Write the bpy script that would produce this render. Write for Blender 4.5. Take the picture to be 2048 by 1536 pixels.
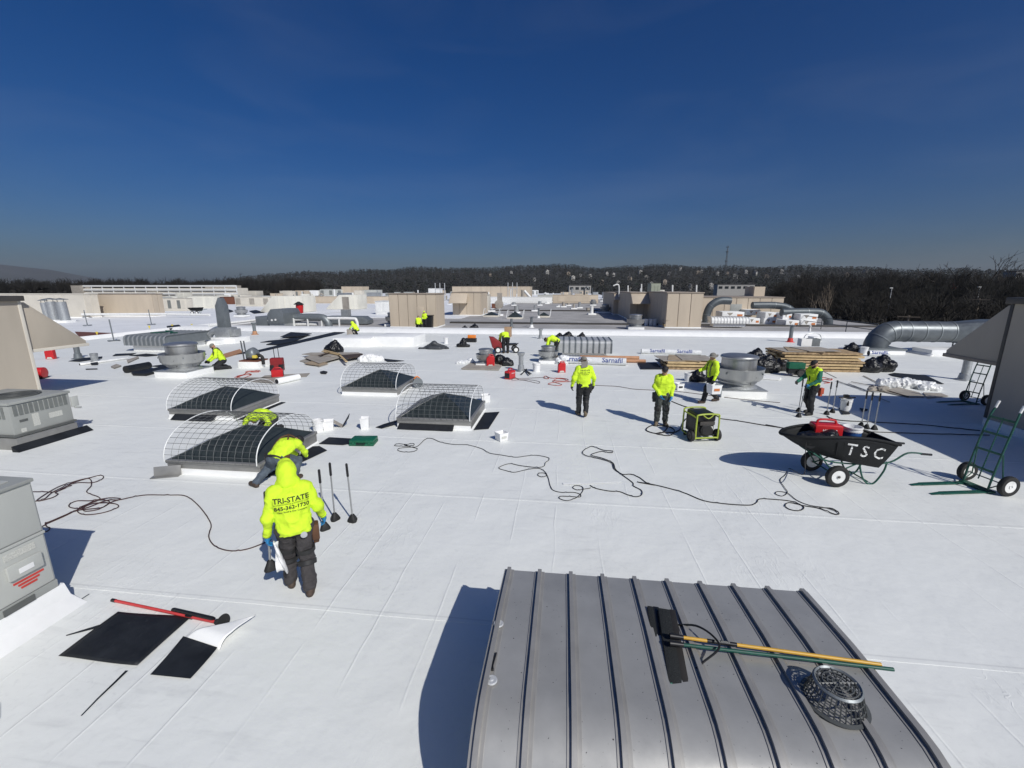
import bpy, bmesh, math, random
import numpy as np
from mathutils import Vector, Matrix
from mathutils.bvhtree import BVHTree
random.seed(7)
rng = np.random.default_rng(7)
for o in list(bpy.data.objects):
    bpy.data.objects.remove(o)
SC = bpy.context.scene
COL = SC.collection
R = math.radians

# ------------------------------------------------------------------ camera
CAM_H, FPX, PITCH = 3.9, 870.0, R(12.5)
cam = bpy.data.cameras.new('camera')
cam.sensor_width = 36.0
cam.lens = 36.0 * FPX / 2048.0
cam.clip_start, cam.clip_end = 0.05, 30000.0
camo = bpy.data.objects.new('camera', cam)
camo.location = (0, 0, CAM_H)
camo.rotation_euler = (R(90) - PITCH, 0, 0)
COL.objects.link(camo)
SC.camera = camo

# ------------------------------------------------------------------ sky, sun, exposure
SUN_AZ, SUN_EL = R(35), R(40)          # sun stands behind the camera, to the right
sun_from = Vector((math.sin(SUN_AZ) * math.cos(SUN_EL), -math.cos(SUN_AZ) * math.cos(SUN_EL), math.sin(SUN_EL)))
W = bpy.data.worlds.new('World')
SC.world = W
W.use_nodes = True
nt = W.node_tree
nt.nodes.clear()
sky = nt.nodes.new('ShaderNodeTexSky')
sky.sky_type = 'NISHITA'
sky.sun_disc = False
sky.sun_elevation = SUN_EL
sky.sun_rotation = math.atan2(sun_from.x, sun_from.y)
sky.altitude = 0
sky.air_density = 1.0
sky.dust_density = 2.4
sky.ozone_density = 10.0
hsv = nt.nodes.new('ShaderNodeHueSaturation')
hsv.inputs['Hue'].default_value = 0.510
hsv.inputs['Saturation'].default_value = 1.22
hsv.inputs['Value'].default_value = 1.0
bg = nt.nodes.new('ShaderNodeBackground')
bg.inputs[1].default_value = 0.055
out = nt.nodes.new('ShaderNodeOutputWorld')
nt.links.new(sky.outputs[0], hsv.inputs['Color'])
# thin high cirrus, a few per cent brighter than the clear sky
wc = nt.nodes.new('ShaderNodeTexCoord'); wm = nt.nodes.new('ShaderNodeMapping'); wm.inputs['Scale'].default_value = (1.2, 2.2, 6.0); wm.inputs['Rotation'].default_value = (0, .5, .3)
wn = nt.nodes.new('ShaderNodeTexNoise'); wn.inputs['Scale'].default_value = 1.6; wn.inputs['Detail'].default_value = 7; wn.inputs['Distortion'].default_value = .8
wr = nt.nodes.new('ShaderNodeMapRange'); wr.inputs[1].default_value = .46; wr.inputs[2].default_value = .80; wr.inputs[3].default_value = 0; wr.inputs[4].default_value = .055
wx = nt.nodes.new('ShaderNodeMix'); wx.data_type = 'RGBA'; wx.inputs['B'].default_value = (7.0, 7.6, 8.6, 1)
nt.links.new(wc.outputs['Generated'], wm.inputs[0]); nt.links.new(wm.outputs[0], wn.inputs['Vector']); nt.links.new(wn.outputs[0], wr.inputs[0])
nt.links.new(wr.outputs[0], wx.inputs['Factor']); nt.links.new(hsv.outputs[0], wx.inputs['A'])
nt.links.new(wx.outputs['Result'], bg.inputs[0])
nt.links.new(bg.outputs[0], out.inputs[0])
sl = bpy.data.lights.new('sun', 'SUN')
sl.energy = 3.6
sl.angle = R(0.5)
sl.color = (1.0, 0.975, 0.92)
slo = bpy.data.objects.new('sun', sl)
slo.rotation_euler = (-sun_from).to_track_quat('-Z', 'Y').to_euler()
slo.location = (30, -40, 60)
COL.objects.link(slo)
SC.view_settings.view_transform = 'Standard'
SC.view_settings.look = 'None'
SC.view_settings.gamma = 1.0
SC.view_settings.exposure = 0.0
SC.view_settings.use_curve_mapping = False

# ------------------------------------------------------------------ layout helpers
TP = math.tan(PITCH)
B = R(-6.7)                                     # the building is turned a little to the view
U = Vector((math.cos(B), math.sin(B), 0))
V = Vector((-math.sin(B), math.cos(B), 0))
def tan_down(py):
    y = (py - 768.0) / FPX
    return (y + TP) / (1 - y * TP)
def at(px, py, z=0.0):                          # point of the horizontal plane z seen at a photo pixel
    Y = (CAM_H - z) / tan_down(py)
    dc = Y * math.cos(PITCH) + (CAM_H - z) * math.sin(PITCH)
    return Vector(((px - 1024.0) / FPX * dc, Y, z))
def atY(px, py, Y):
    v = tan_down(py) * Y
    dc = Y * math.cos(PITCH) + v * math.sin(PITCH)
    return Vector(((px - 1024.0) / FPX * dc, Y, CAM_H - v))
def proj(p):
    v = CAM_H - p.z
    dc = p.y * math.cos(PITCH) + v * math.sin(PITCH)
    return (1024 + FPX * p.x / dc, 768 + FPX * (v * math.cos(PITCH) - p.y * math.sin(PITCH)) / dc)
def span(xl, xr, yb, yt, z0=0.0):               # a face along U: left foot, width, height
    p = at(xl, yb, z0)
    lo, hi = 0.0, min(300.0, (p.y - .3) / -U.y)
    for _ in range(50):
        m = (lo + hi) / 2
        if proj(p + U * m)[0] < xr: lo = m
        else: hi = m
    h = CAM_H - tan_down(yt) * p.y - z0
    return p, lo, h
def pts(ox, oy, s, l, z=0.0):                   # zoomed pixel list to plane points
    return [at(ox + x / s, oy + y / s, z) for x, y in l]

# ------------------------------------------------------------------ mesh builder
class MB:
    def __init__(self):
        self.v = []; self.f = []; self.M = Matrix.Identity(4)
    def add(self, vs, fs):
        n = len(self.v)
        self.v += [tuple(self.M @ Vector(p)) for p in vs]
        self.f += [[i + n for i in f] for f in fs]
        return self
    def box(self, c, s, rz=0, rx=0, ry=0):
        m = Matrix.Translation(Vector(c)) @ Matrix.Rotation(rz, 4, 'Z') @ Matrix.Rotation(ry, 4, 'Y') @ Matrix.Rotation(rx, 4, 'X')
        vs = [m @ Vector((x * s[0] / 2, y * s[1] / 2, z * s[2] / 2)) for x in (-1, 1) for y in (-1, 1) for z in (-1, 1)]
        return self.add(vs, [(0, 1, 3, 2), (4, 6, 7, 5), (0, 4, 5, 1), (2, 3, 7, 6), (0, 2, 6, 4), (1, 5, 7, 3)])
    def b2(self, a, b):                         # box from min corner to max corner
        return self.box([(a[i] + b[i]) / 2 for i in range(3)], [abs(b[i] - a[i]) for i in range(3)])
    def cyl(self, p0, p1, r0, r1=None, n=12, cap=True):
        return self.tube([p0, p1], [r0, r0 if r1 is None else r1], n, cap=cap)
    def tube(self, P, r, n=8, closed=False, cap=True):
        P = [Vector(p) for p in P]
        m = len(P)
        rs = r if isinstance(r, (list, tuple)) else [r] * m
        T = []
        for i in range(m):
            if closed: t = P[(i + 1) % m] - P[i - 1]
            else: t = P[min(i + 1, m - 1)] - P[max(i - 1, 0)]
            T.append(t.normalized() if t.length > 1e-9 else Vector((0, 0, 1)))
        a = Vector((0, 0, 1)) if abs(T[0].z) < .9 else Vector((1, 0, 0))
        x = T[0].cross(a).normalized()
        vs = []
        for i in range(m):
            x = (x - T[i] * x.dot(T[i]))
            x = x.normalized() if x.length > 1e-6 else T[i].orthogonal().normalized()
            y = T[i].cross(x)
            for k in range(n):
                an = 2 * math.pi * k / n
                vs.append(P[i] + (x * math.cos(an) + y * math.sin(an)) * rs[i])
        fs = []
        for i in range(m if closed else m - 1):
            for k in range(n):
                j = (i + 1) % m
                fs.append((i * n + k, i * n + (k + 1) % n, j * n + (k + 1) % n, j * n + k))
        if cap and not closed:
            fs.append(tuple(range(n - 1, -1, -1)))
            fs.append(tuple((m - 1) * n + k for k in range(n)))
        return self.add(vs, fs)
    def lathe(self, prof, n=24, c=(0, 0, 0), cap=True):
        vs = []; fs = []
        for r, z in prof:
            for k in range(n):
                a = 2 * math.pi * k / n
                vs.append((c[0] + r * math.cos(a), c[1] + r * math.sin(a), c[2] + z))
        for i in range(len(prof) - 1):
            for k in range(n):
                fs.append((i * n + k, i * n + (k + 1) % n, (i + 1) * n + (k + 1) % n, (i + 1) * n + k))
        if cap:
            fs.append(tuple(range(n - 1, -1, -1)))
            fs.append(tuple((len(prof) - 1) * n + k for k in range(n)))
        return self.add(vs, fs)
    def prism(self, poly, d0, d1, axis='y'):    # polygon (a,b) extruded: axis y -> (a,y,b); x -> (x,a,b); z -> (a,b,z)
        f = {'y': lambda a, b, d: (a, d, b), 'x': lambda a, b, d: (d, a, b), 'z': lambda a, b, d: (a, b, d)}[axis]
        n = len(poly)
        vs = [f(a, b, d0) for a, b in poly] + [f(a, b, d1) for a, b in poly]
        fs = [tuple(range(n)), tuple(range(2 * n - 1, n - 1, -1))]
        for i in range(n):
            j = (i + 1) % n
            fs.append((i, i + n, j + n, j))
        return self.add(vs, fs)
    def grid(self, fn, nu, nv):
        vs = [fn(i / nu, j / nv) for i in range(nu + 1) for j in range(nv + 1)]
        fs = [(i * (nv + 1) + j, (i + 1) * (nv + 1) + j, (i + 1) * (nv + 1) + j + 1, i * (nv + 1) + j + 1)
              for i in range(nu) for j in range(nv)]
        return self.add(vs, fs)
    def slab(self, P, t):                       # thin plate from a polygon of points, thickness along its normal
        P = [Vector(p) for p in P]
        nrm = (P[1] - P[0]).cross(P[2] - P[0]).normalized() * t
        n = len(P)
        fs = [tuple(range(n - 1, -1, -1)), tuple(range(n, 2 * n))]
        for i in range(n):
            j = (i + 1) % n
            fs.append((i, j, j + n, i + n))
        return self.add(P + [p + nrm for p in P], fs)
    def ball(self, c, r, n=10, m=7):
        r = r if isinstance(r, (list, tuple)) else (r, r, r)
        prof = [(math.sin(math.pi * i / m), -math.cos(math.pi * i / m)) for i in range(1, m)]
        vs = []; fs = []
        for a, z in prof:
            for k in range(n):
                an = 2 * math.pi * k / n
                vs.append((c[0] + r[0] * a * math.cos(an), c[1] + r[1] * a * math.sin(an), c[2] + r[2] * z))
        q = len(prof)
        vs += [(c[0], c[1], c[2] - r[2]), (c[0], c[1], c[2] + r[2])]
        for i in range(q - 1):
            for k in range(n):
                fs.append((i * n + k, i * n + (k + 1) % n, (i + 1) * n + (k + 1) % n, (i + 1) * n + k))
        for k in range(n):
            fs.append((q * n, (k + 1) % n, k))
            fs.append((q * n + 1, (q - 1) * n + k, (q - 1) * n + (k + 1) % n))
        return self.add(vs, fs)
    def mesh(self, name, bev=0, smooth=35, seg=2):
        me = bpy.data.meshes.new(name)
        me.from_pydata(self.v, [], self.f)
        bm = bmesh.new(); bm.from_mesh(me)
        bmesh.ops.recalc_face_normals(bm, faces=bm.faces)
        if bev:
            es = [e for e in bm.edges if len(e.link_faces) == 2 and e.calc_face_angle(0) > R(30)]
            bmesh.ops.bevel(bm, geom=es, offset=bev, segments=seg, profile=.6, affect='EDGES', clamp_overlap=True)
        bm.to_mesh(me); bm.free()
        if smooth:
            me.polygons.foreach_set('use_smooth', [True] * len(me.polygons))
            me.set_sharp_from_angle(angle=R(smooth))
        return me
    def build(self, name, mat, parent=None, bev=0, smooth=35, seg=2):
        return obj(name, self.mesh(name, bev, smooth, seg), mat, parent)

def obj(name, me, mat, parent=None):
    o = bpy.data.objects.new(name, me)
    COL.objects.link(o)
    if mat is not None and not len(me.materials): me.materials.append(M(mat))
    if parent is not None: o.parent = parent
    return o
def thing(name, label, cat, loc=(0, 0, 0), rz=0, group=None):
    o = bpy.data.objects.new(name, None)
    o.empty_display_size = .1
    COL.objects.link(o)
    o.location = loc; o.rotation_euler = (0, 0, rz)
    return tag(o, label, cat, group)
def tag(o, label, cat, group=None):
    o['label'] = label; o['category'] = cat
    if group: o['group'] = group
    return o
def struct(o, kind='structure'):
    o['kind'] = kind
    return o
def place(o, loc, rz=0):
    o.location = loc; o.rotation_euler = (0, 0, rz)
    return o
def dup(root, loc, rz, label, group=None, scale=1.0):
    def cp(o, par):
        c = o.copy(); COL.objects.link(c); c.parent = par
        for ch in o.children: cp(ch, c)
        return c
    c = cp(root, None)
    c.location = loc; c.rotation_euler = (0, 0, rz); c.scale = (scale,) * 3
    c['label'] = label
    if group: c['group'] = group
    return c
def spline(P, n=6, closed=False):               # Catmull-Rom through points
    P = [Vector(p) for p in P]
    m = len(P); out = []
    for i in range(m if closed else m - 1):
        if closed: p0, p1, p2, p3 = P[i - 1], P[i], P[(i + 1) % m], P[(i + 2) % m]
        else: p0, p1, p2, p3 = P[max(i - 1, 0)], P[i], P[i + 1], P[min(i + 2, m - 1)]
        for k in range(n):
            t = k / n
            out.append(.5 * (2 * p1 + (p2 - p0) * t + (2 * p0 - 5 * p1 + 4 * p2 - p3) * t * t + (3 * p1 - p0 - 3 * p2 + p3) * t ** 3))
    if not closed: out.append(P[-1])
    return out

# ------------------------------------------------------------------ procedural materials
MATS = {}
SPEC = {}
def spec(name, c, rough=.6, metal=0, var=.14, vs=5, bump=0, bs=40, c2=None, streak=0, alpha=1, trans=0, coat=0, spec=.5, spots=None, sheen=0):
    SPEC[name] = dict(c=c, rough=rough, metal=metal, var=var, vs=vs, bump=bump, bs=bs, c2=c2, streak=streak,
                      alpha=alpha, trans=trans, coat=coat, spec=spec, spots=spots, sheen=sheen)
def M(name):
    if name in MATS: return MATS[name]
    s = SPEC[name]
    m = bpy.data.materials.new(name); m.use_nodes = True
    n, l = m.node_tree.nodes, m.node_tree.links
    bs = n['Principled BSDF']
    tc = n.new('ShaderNodeTexCoord')
    mp = n.new('ShaderNodeMapping')
    l.new(tc.outputs['Object'], mp.inputs[0])
    if s['streak']: mp.inputs['Scale'].default_value = (1, 1, s['streak'])
    oi = n.new('ShaderNodeObjectInfo')
    addv = n.new('ShaderNodeVectorMath'); addv.operation = 'ADD'
    sc_ = n.new('ShaderNodeMath'); sc_.operation = 'MULTIPLY'; sc_.inputs[1].default_value = 37.0
    l.new(oi.outputs['Random'], sc_.inputs[0])
    l.new(mp.outputs[0], addv.inputs[0]); l.new(sc_.outputs[0], addv.inputs[1])
    nz = n.new('ShaderNodeTexNoise')
    nz.inputs['Scale'].default_value = s['vs']; nz.inputs['Detail'].default_value = 6; nz.inputs['Roughness'].default_value = .6
    l.new(addv.outputs[0], nz.inputs['Vector'])
    rp = n.new('ShaderNodeValToRGB')
    c = s['c']; v = s['var']
    c2 = s['c2']
    lo = c2 if c2 else tuple(max(0, x * (1 - v)) for x in c)
    hi = c if c2 else tuple(min(1, x * (1 + v)) for x in c)
    rp.color_ramp.elements[0].position = .3; rp.color_ramp.elements[1].position = .7
    rp.color_ramp.elements[0].color = (*lo, 1); rp.color_ramp.elements[1].color = (*hi, 1)
    l.new(nz.outputs[0], rp.inputs[0])
    colout = rp.outputs[0]
    if s['spots']:
        sc, thr, sc_col = s['spots']
        n3 = n.new('ShaderNodeTexNoise'); n3.inputs['Scale'].default_value = sc; n3.inputs['Detail'].default_value = 3
        l.new(addv.outputs[0], n3.inputs['Vector'])
        r3 = n.new('ShaderNodeValToRGB')
        r3.color_ramp.elements[0].position = thr; r3.color_ramp.elements[1].position = thr + .04
        l.new(n3.outputs[0], r3.inputs[0])
        mx = n.new('ShaderNodeMix'); mx.data_type = 'RGBA'
        l.new(r3.outputs[0], mx.inputs['Factor']); l.new(colout, mx.inputs['A']); mx.inputs['B'].default_value = (*sc_col, 1)
        colout = mx.outputs['Result']
    l.new(colout, bs.inputs['Base Color'])
    mr = n.new('ShaderNodeMapRange')
    mr.inputs['To Min'].default_value = max(.03, s['rough'] - .12); mr.inputs['To Max'].default_value = min(1, s['rough'] + .12)
    l.new(nz.outputs[0], mr.inputs[0]); l.new(mr.outputs[0], bs.inputs['Roughness'])
    bs.inputs['Metallic'].default_value = s['metal']
    bs.inputs['Specular IOR Level'].default_value = s['spec']
    bs.inputs['Alpha'].default_value = s['alpha']
    bs.inputs['Transmission Weight'].default_value = s['trans']
    bs.inputs['Coat Weight'].default_value = s['coat']
    if s['sheen']: bs.inputs['Sheen Weight'].default_value = s['sheen']
    if s['bump']:
        n2 = n.new('ShaderNodeTexNoise'); n2.inputs['Scale'].default_value = s['bs']; n2.inputs['Detail'].default_value = 4
        l.new(addv.outputs[0], n2.inputs['Vector'])
        bp = n.new('ShaderNodeBump'); bp.inputs['Strength'].default_value = s['bump']; bp.inputs['Distance'].default_value = .02
        l.new(n2.outputs[0], bp.inputs['Height']); l.new(bp.outputs[0], bs.inputs['Normal'])
    MATS[name] = m
    return m

spec('white_flash', (.87, .87, .85), .5, var=.05, vs=2, bump=.15, bs=9)
spec('white_far', (.78, .79, .80), .6, var=.06, vs=.4, bump=.2, bs=3)
spec('white_paint', (.74, .74, .72), .5, var=.12, vs=6)
spec('white_plastic', (.80, .80, .79), .4, var=.05)
spec('cream', (.70, .68, .60), .6, var=.08, vs=1, streak=.2)
spec('tan', (.43, .38, .31), .65, var=.07, vs=1.2, streak=.25)
spec('tan_far', (.52, .44, .34), .65, var=.10, vs=.6, streak=.2)
spec('tan_trim', (.30, .25, .20), .6)
spec('tan_pale', (.62, .58, .50), .6, var=.06, vs=1.0)
spec('dark_trim', (.06, .055, .05), .5)
spec('grey_roof', (.36, .35, .34), .85, var=.22, vs=.35, bump=.25, bs=5, spots=(1.6, .66, (.26, .255, .25)))
spec('ac_grey', (.33, .34, .32), .5, var=.08, vs=2, streak=.4, bump=.03)
spec('ac_light', (.46, .47, .44), .45, var=.05, vs=2, streak=.4)
spec('ac_dark', (.10, .105, .10), .6)
spec('louver', (.17, .18, .17), .6)
spec('galv', (.40, .415, .42), .45, metal=.55, var=.16, vs=9, bump=.04, bs=14)
spec('galv_dark', (.20, .22, .23), .48, metal=.45, var=.10, vs=4, bump=.05)
spec('alum', (.44, .445, .44), .40, metal=.8, var=.10, vs=6, streak=.15, bump=.02)
spec('hood_metal', (.40, .395, .375), .34, metal=.35, var=.10, vs=2.5, bump=.03, bs=3, spots=(48, .70, (.04, .04, .04)))
spec('hood_rib', (.34, .33, .31), .34, metal=.3, var=.1)
spec('wire', (.13, .135, .135), .5, metal=.3)
spec('hoop', (.78, .79, .78), .4)
spec('dome', (.032, .040, .040), .35, var=.2, vs=3, coat=.15, spec=.35)
spec('curb_alum', (.31, .305, .29), .45, metal=.5, var=.12, vs=4)
spec('epdm', (.010, .012, .015), .62, var=.5, vs=4, bump=.12, bs=14, spots=(9, .70, (.022, .024, .027)))
spec('black_plastic', (.012, .012, .013), .4, var=.2)
spec('rubber', (.014, .014, .014), .7, var=.25, bump=.1, bs=60)
spec('bag', (.008, .008, .009), .38, var=.2, bump=.9, bs=16)
spec('cord_black', (.016, .014, .014), .5)
spec('cord_brown', (.055, .022, .018), .5)
spec('cord_red', (.36, .05, .03), .5)
spec('hivis', (.60, .84, .030), .85, var=.10, vs=7, bump=.7, bs=13)
spec('hivis_far', (.66, .92, .03), .8, var=.08)
spec('print', (.03, .04, .012), .8)
spec('print_blue', (.03, .06, .24), .6)
spec('print_orange', (.60, .20, .06), .6)
spec('green_shirt', (.010, .13, .085), .8, bump=.3, bs=22)
spec('trouser_dark', (.045, .041, .042), .85, var=.25, vs=9, bump=.4, bs=25)
spec('trouser_black', (.012, .013, .015), .8, var=.3, bump=.3, bs=25)
spec('jeans', (.075, .095, .12), .85, var=.3, vs=8, bump=.4, bs=25)
spec('camo', (.085, .095, .085), .85, c2=(.022, .026, .026), vs=14, bump=.3)
spec('skin', (.40, .22, .14), .55, var=.1)
spec('beard', (.015, .011, .009), .8)
spec('boot_brown', (.060, .040, .028), .7, var=.3, vs=14, bump=.2)
spec('boot_tan', (.17, .13, .085), .75, var=.2, vs=12)
spec('boot_black', (.014, .013, .013), .6)
spec('sole', (.02, .018, .016), .7)
spec('glove_blue', (.02, .19, .42), .5)
spec('glove_black', (.016, .016, .017), .7)
spec('hat_grey', (.20, .19, .17), .85, bump=.2)
spec('cap_black', (.012, .012, .014), .75)
spec('strap', (.02, .02, .02), .6)
spec('rag', (.78, .78, .77), .9, bump=.5, bs=30)
spec('leather', (.10, .045, .02), .7, var=.25)
spec('lime', (.36, .44, .05), .4, var=.08)
spec('red', (.52, .018, .022), .35, var=.1)
spec('red_dark', (.22, .014, .016), .45)
spec('red_tool', (.55, .05, .05), .4)
spec('green_tool', (.008, .075, .052), .5, var=.35, vs=14, spots=(40, .68, (.05, .04, .03)))
spec('green_case', (.008, .11, .055), .45, var=.1)
spec('barrow', (.009, .010, .011), .6, var=.4, vs=6, bump=.15, spec=.25, spots=(18, .68, (.035, .035, .033)))
spec('spray', (.80, .80, .78), .7)
spec('yellow_wood', (.62, .36, .05), .45, var=.1, vs=9, streak=.2)
spec('wood', (.52, .38, .20), .75, var=.2, vs=3, bump=.2)
spec('osb', (.50, .36, .20), .8, c2=(.20, .13, .07), vs=7, bump=.2)
spec('ply', (.36, .28, .19), .8, var=.25, vs=3)
spec('cover_board', (.33, .30, .26), .85, var=.18, vs=2.5)
spec('cardboard', (.38, .25, .15), .8, var=.1)
spec('tube_brown', (.42, .22, .12), .7)
spec('foam', (.84, .84, .82), .75, var=.04)
spec('plastic_wrap', (.72, .73, .73), .22, var=.12, vs=7, bump=.8, bs=14)
spec('pvc', (.78, .78, .76), .4)
spec('blue_label', (.02, .08, .25), .5)
spec('label', (.66, .66, .60), .6, c2=(.40, .40, .37), vs=60)
spec('label_red', (.55, .05, .04), .6)
spec('brown_trim', (.15, .055, .03), .6)
spec('yellow_marker', (.70, .55, .08), .6)
spec('bristle', (.012, .014, .014), .8, var=.4, vs=60, bump=.5, bs=120)
spec('bristle_green', (.01, .17, .11), .7)
spec('strainer', (.07, .075, .075), .5)
spec('orange', (.70, .20, .02), .5)
spec('orange_red', (.42, .08, .04), .5)
spec('bark', (.028, .023, .02), .9, var=.3, vs=2)
spec('bark_pale', (.16, .13, .10), .9, var=.3, vs=2)
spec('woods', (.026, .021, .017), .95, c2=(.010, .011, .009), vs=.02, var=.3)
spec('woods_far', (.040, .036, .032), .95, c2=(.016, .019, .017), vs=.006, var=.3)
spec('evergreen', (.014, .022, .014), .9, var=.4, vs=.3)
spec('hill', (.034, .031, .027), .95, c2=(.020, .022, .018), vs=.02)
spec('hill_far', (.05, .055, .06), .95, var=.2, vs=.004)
spec('soil', (.05, .045, .035), .95, c2=(.03, .034, .024), vs=.05)
spec('asphalt', (.05, .05, .05), .9)
spec('house_white', (.40, .385, .36), .7)
spec('house_tan', (.36, .30, .24), .7)
spec('house_roof', (.09, .085, .085), .8)
spec('glass_dark', (.03, .035, .04), .15)
spec('steel_dark', (.09, .10, .11), .5, metal=.5)
spec('pale_steel', (.42, .43, .44), .5)
spec('olive_unit', (.30, .32, .25), .6)
spec('red_sign', (.45, .03, .03), .6)
spec('hood_pale', (.50, .51, .51), .42, metal=.3, var=.08)
spec('tarp_grey', (.045, .05, .055), .6, bump=.3, bs=12)
spec('duct_shade', (.085, .10, .11), .5, metal=.25, var=.15, vs=4)  # duct metal darkened, the shade on it is put into the colour
spec('duct_mid', (.13, .145, .155), .42, metal=.45, var=.14, vs=4)
# ------------------------------------------------------------------ white roofing membrane (setting)
def hash3(i, j, k, s):
    x = np.sin(i * 127.1 + j * 311.7 + k * 74.7 + s * 19.19) * 43758.5453
    return x - np.floor(x)
def vnoise(P, s=0):                              # value noise, P (n,3)
    i = np.floor(P); f = P - i; f = f * f * (3 - 2 * f)
    r = 0
    for a in (0, 1):
        for b in (0, 1):
            for c in (0, 1):
                w = (f[:, 0] if a else 1 - f[:, 0]) * (f[:, 1] if b else 1 - f[:, 1]) * (f[:, 2] if c else 1 - f[:, 2])
                r = r + w * hash3(i[:, 0] + a, i[:, 1] + b, i[:, 2] + c, s)
    return r * 2 - 1
def membrane_mat():
    m = bpy.data.materials.new('membrane'); m.use_nodes = True
    n, l = m.node_tree.nodes, m.node_tree.links
    bs = n['Principled BSDF']
    tc = n.new('ShaderNodeTexCoord')
    def noise(scale, detail, vec, dist=0):
        t = n.new('ShaderNodeTexNoise'); t.inputs['Scale'].default_value = scale; t.inputs['Detail'].default_value = detail
        t.inputs['Distortion'].default_value = dist
        l.new(vec, t.inputs['Vector']); return t.outputs[0]
    def math_(op, a, b=None, c=None):
        t = n.new('ShaderNodeMath'); t.operation = op
        for i, x in enumerate((a, b, c)):
            if x is None: continue
            if isinstance(x, (int, float)): t.inputs[i].default_value = x
            else: l.new(x, t.inputs[i])
        return t.outputs[0]
    def ramp(x, a, b):
        t = n.new('ShaderNodeMapRange'); t.inputs[1].default_value = a; t.inputs[2].default_value = b
        t.interpolation_type = 'SMOOTHSTEP'
        l.new(x, t.inputs[0]); return t.outputs[0]
    v = tc.outputs['Object']
    sp = n.new('ShaderNodeSeparateXYZ'); l.new(v, sp.inputs[0])
    # fastener rows under the sheet: ridges along v, a little wavering
    wob = noise(.7, 2, v)
    uu = math_('ADD', math_('MULTIPLY', sp.outputs[0], 1 / .69), math_('MULTIPLY', wob, .16))
    fr = math_('PINGPONG', uu, .5)
    ridge = ramp(fr, .030, .0)
    mask = ramp(noise(.55, 3, v), .42, .58)
    mp = n.new('ShaderNodeMapping'); mp.inputs['Scale'].default_value = (5, 1.3, 1); mp.inputs['Rotation'].default_value = (0, 0, .5)
    l.new(v, mp.inputs[0])
    wr = noise(1.1, 4, mp.outputs[0], .7)
    wrr = math_('MULTIPLY', ramp(math_('PINGPONG', wr, .12), .03, .0), ramp(noise(.4, 2, v), .5, .66))
    big = noise(1.1, 4, v)
    fine = noise(120, 2, v)
    scuff = noise(14, 5, v, .6)
    h = math_('ADD', math_('MULTIPLY', ridge, math_('MULTIPLY', mask, .16)), math_('MULTIPLY', wrr, .08))
    h = math_('ADD', h, math_('MULTIPLY', big, 1.3))
    h = math_('ADD', h, math_('MULTIPLY', noise(5, 4, v), .16))
    h = math_('ADD', h, math_('MULTIPLY', fine, .03))
    bp = n.new('ShaderNodeBump'); bp.inputs['Strength'].default_value = .8; bp.inputs['Distance'].default_value = .03
    l.new(h, bp.inputs['Height']); l.new(bp.outputs[0], bs.inputs['Normal'])
    # soiling: traffic scuffs, a dirt line along each lap
    d1 = ramp(scuff, .52, .78)
    d2 = ramp(noise(.5, 5, v), .45, .75)
    seam = math_('PINGPONG', math_('MULTIPLY', math_('ADD', sp.outputs[1], 4.95), 1 / 3.12), .5)
    sd = math_('MULTIPLY', ramp(seam, .006, .0), .35)
    mp2 = n.new('ShaderNodeMapping'); mp2.inputs['Scale'].default_value = (.8, 4.5, 1); l.new(v, mp2.inputs[0])
    st = math_('MULTIPLY', ramp(noise(1.6, 6, mp2.outputs[0], .5), .54, .74), math_('MULTIPLY', ramp(noise(.22, 3, v), .40, .62), .26))
    dirt = math_('ADD', math_('MULTIPLY', d1, math_('ADD', .09, math_('MULTIPLY', d2, .26))), math_('ADD', sd, math_('MULTIPLY', d2, .10)))
    dirt = math_('ADD', dirt, st)
    mx = n.new('ShaderNodeMix'); mx.data_type = 'RGBA'; mx.clamp_factor = True
    l.new(dirt, mx.inputs['Factor'])
    mx.inputs['A'].default_value = (.79, .802, .772, 1); mx.inputs['B'].default_value = (.45, .455, .455, 1)
    l.new(mx.outputs['Result'], bs.inputs['Base Color'])
    bs.inputs['Roughness'].default_value = .5
    bs.inputs['Specular IOR Level'].default_value = .4
    MATS['membrane'] = m
membrane_mat()

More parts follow.
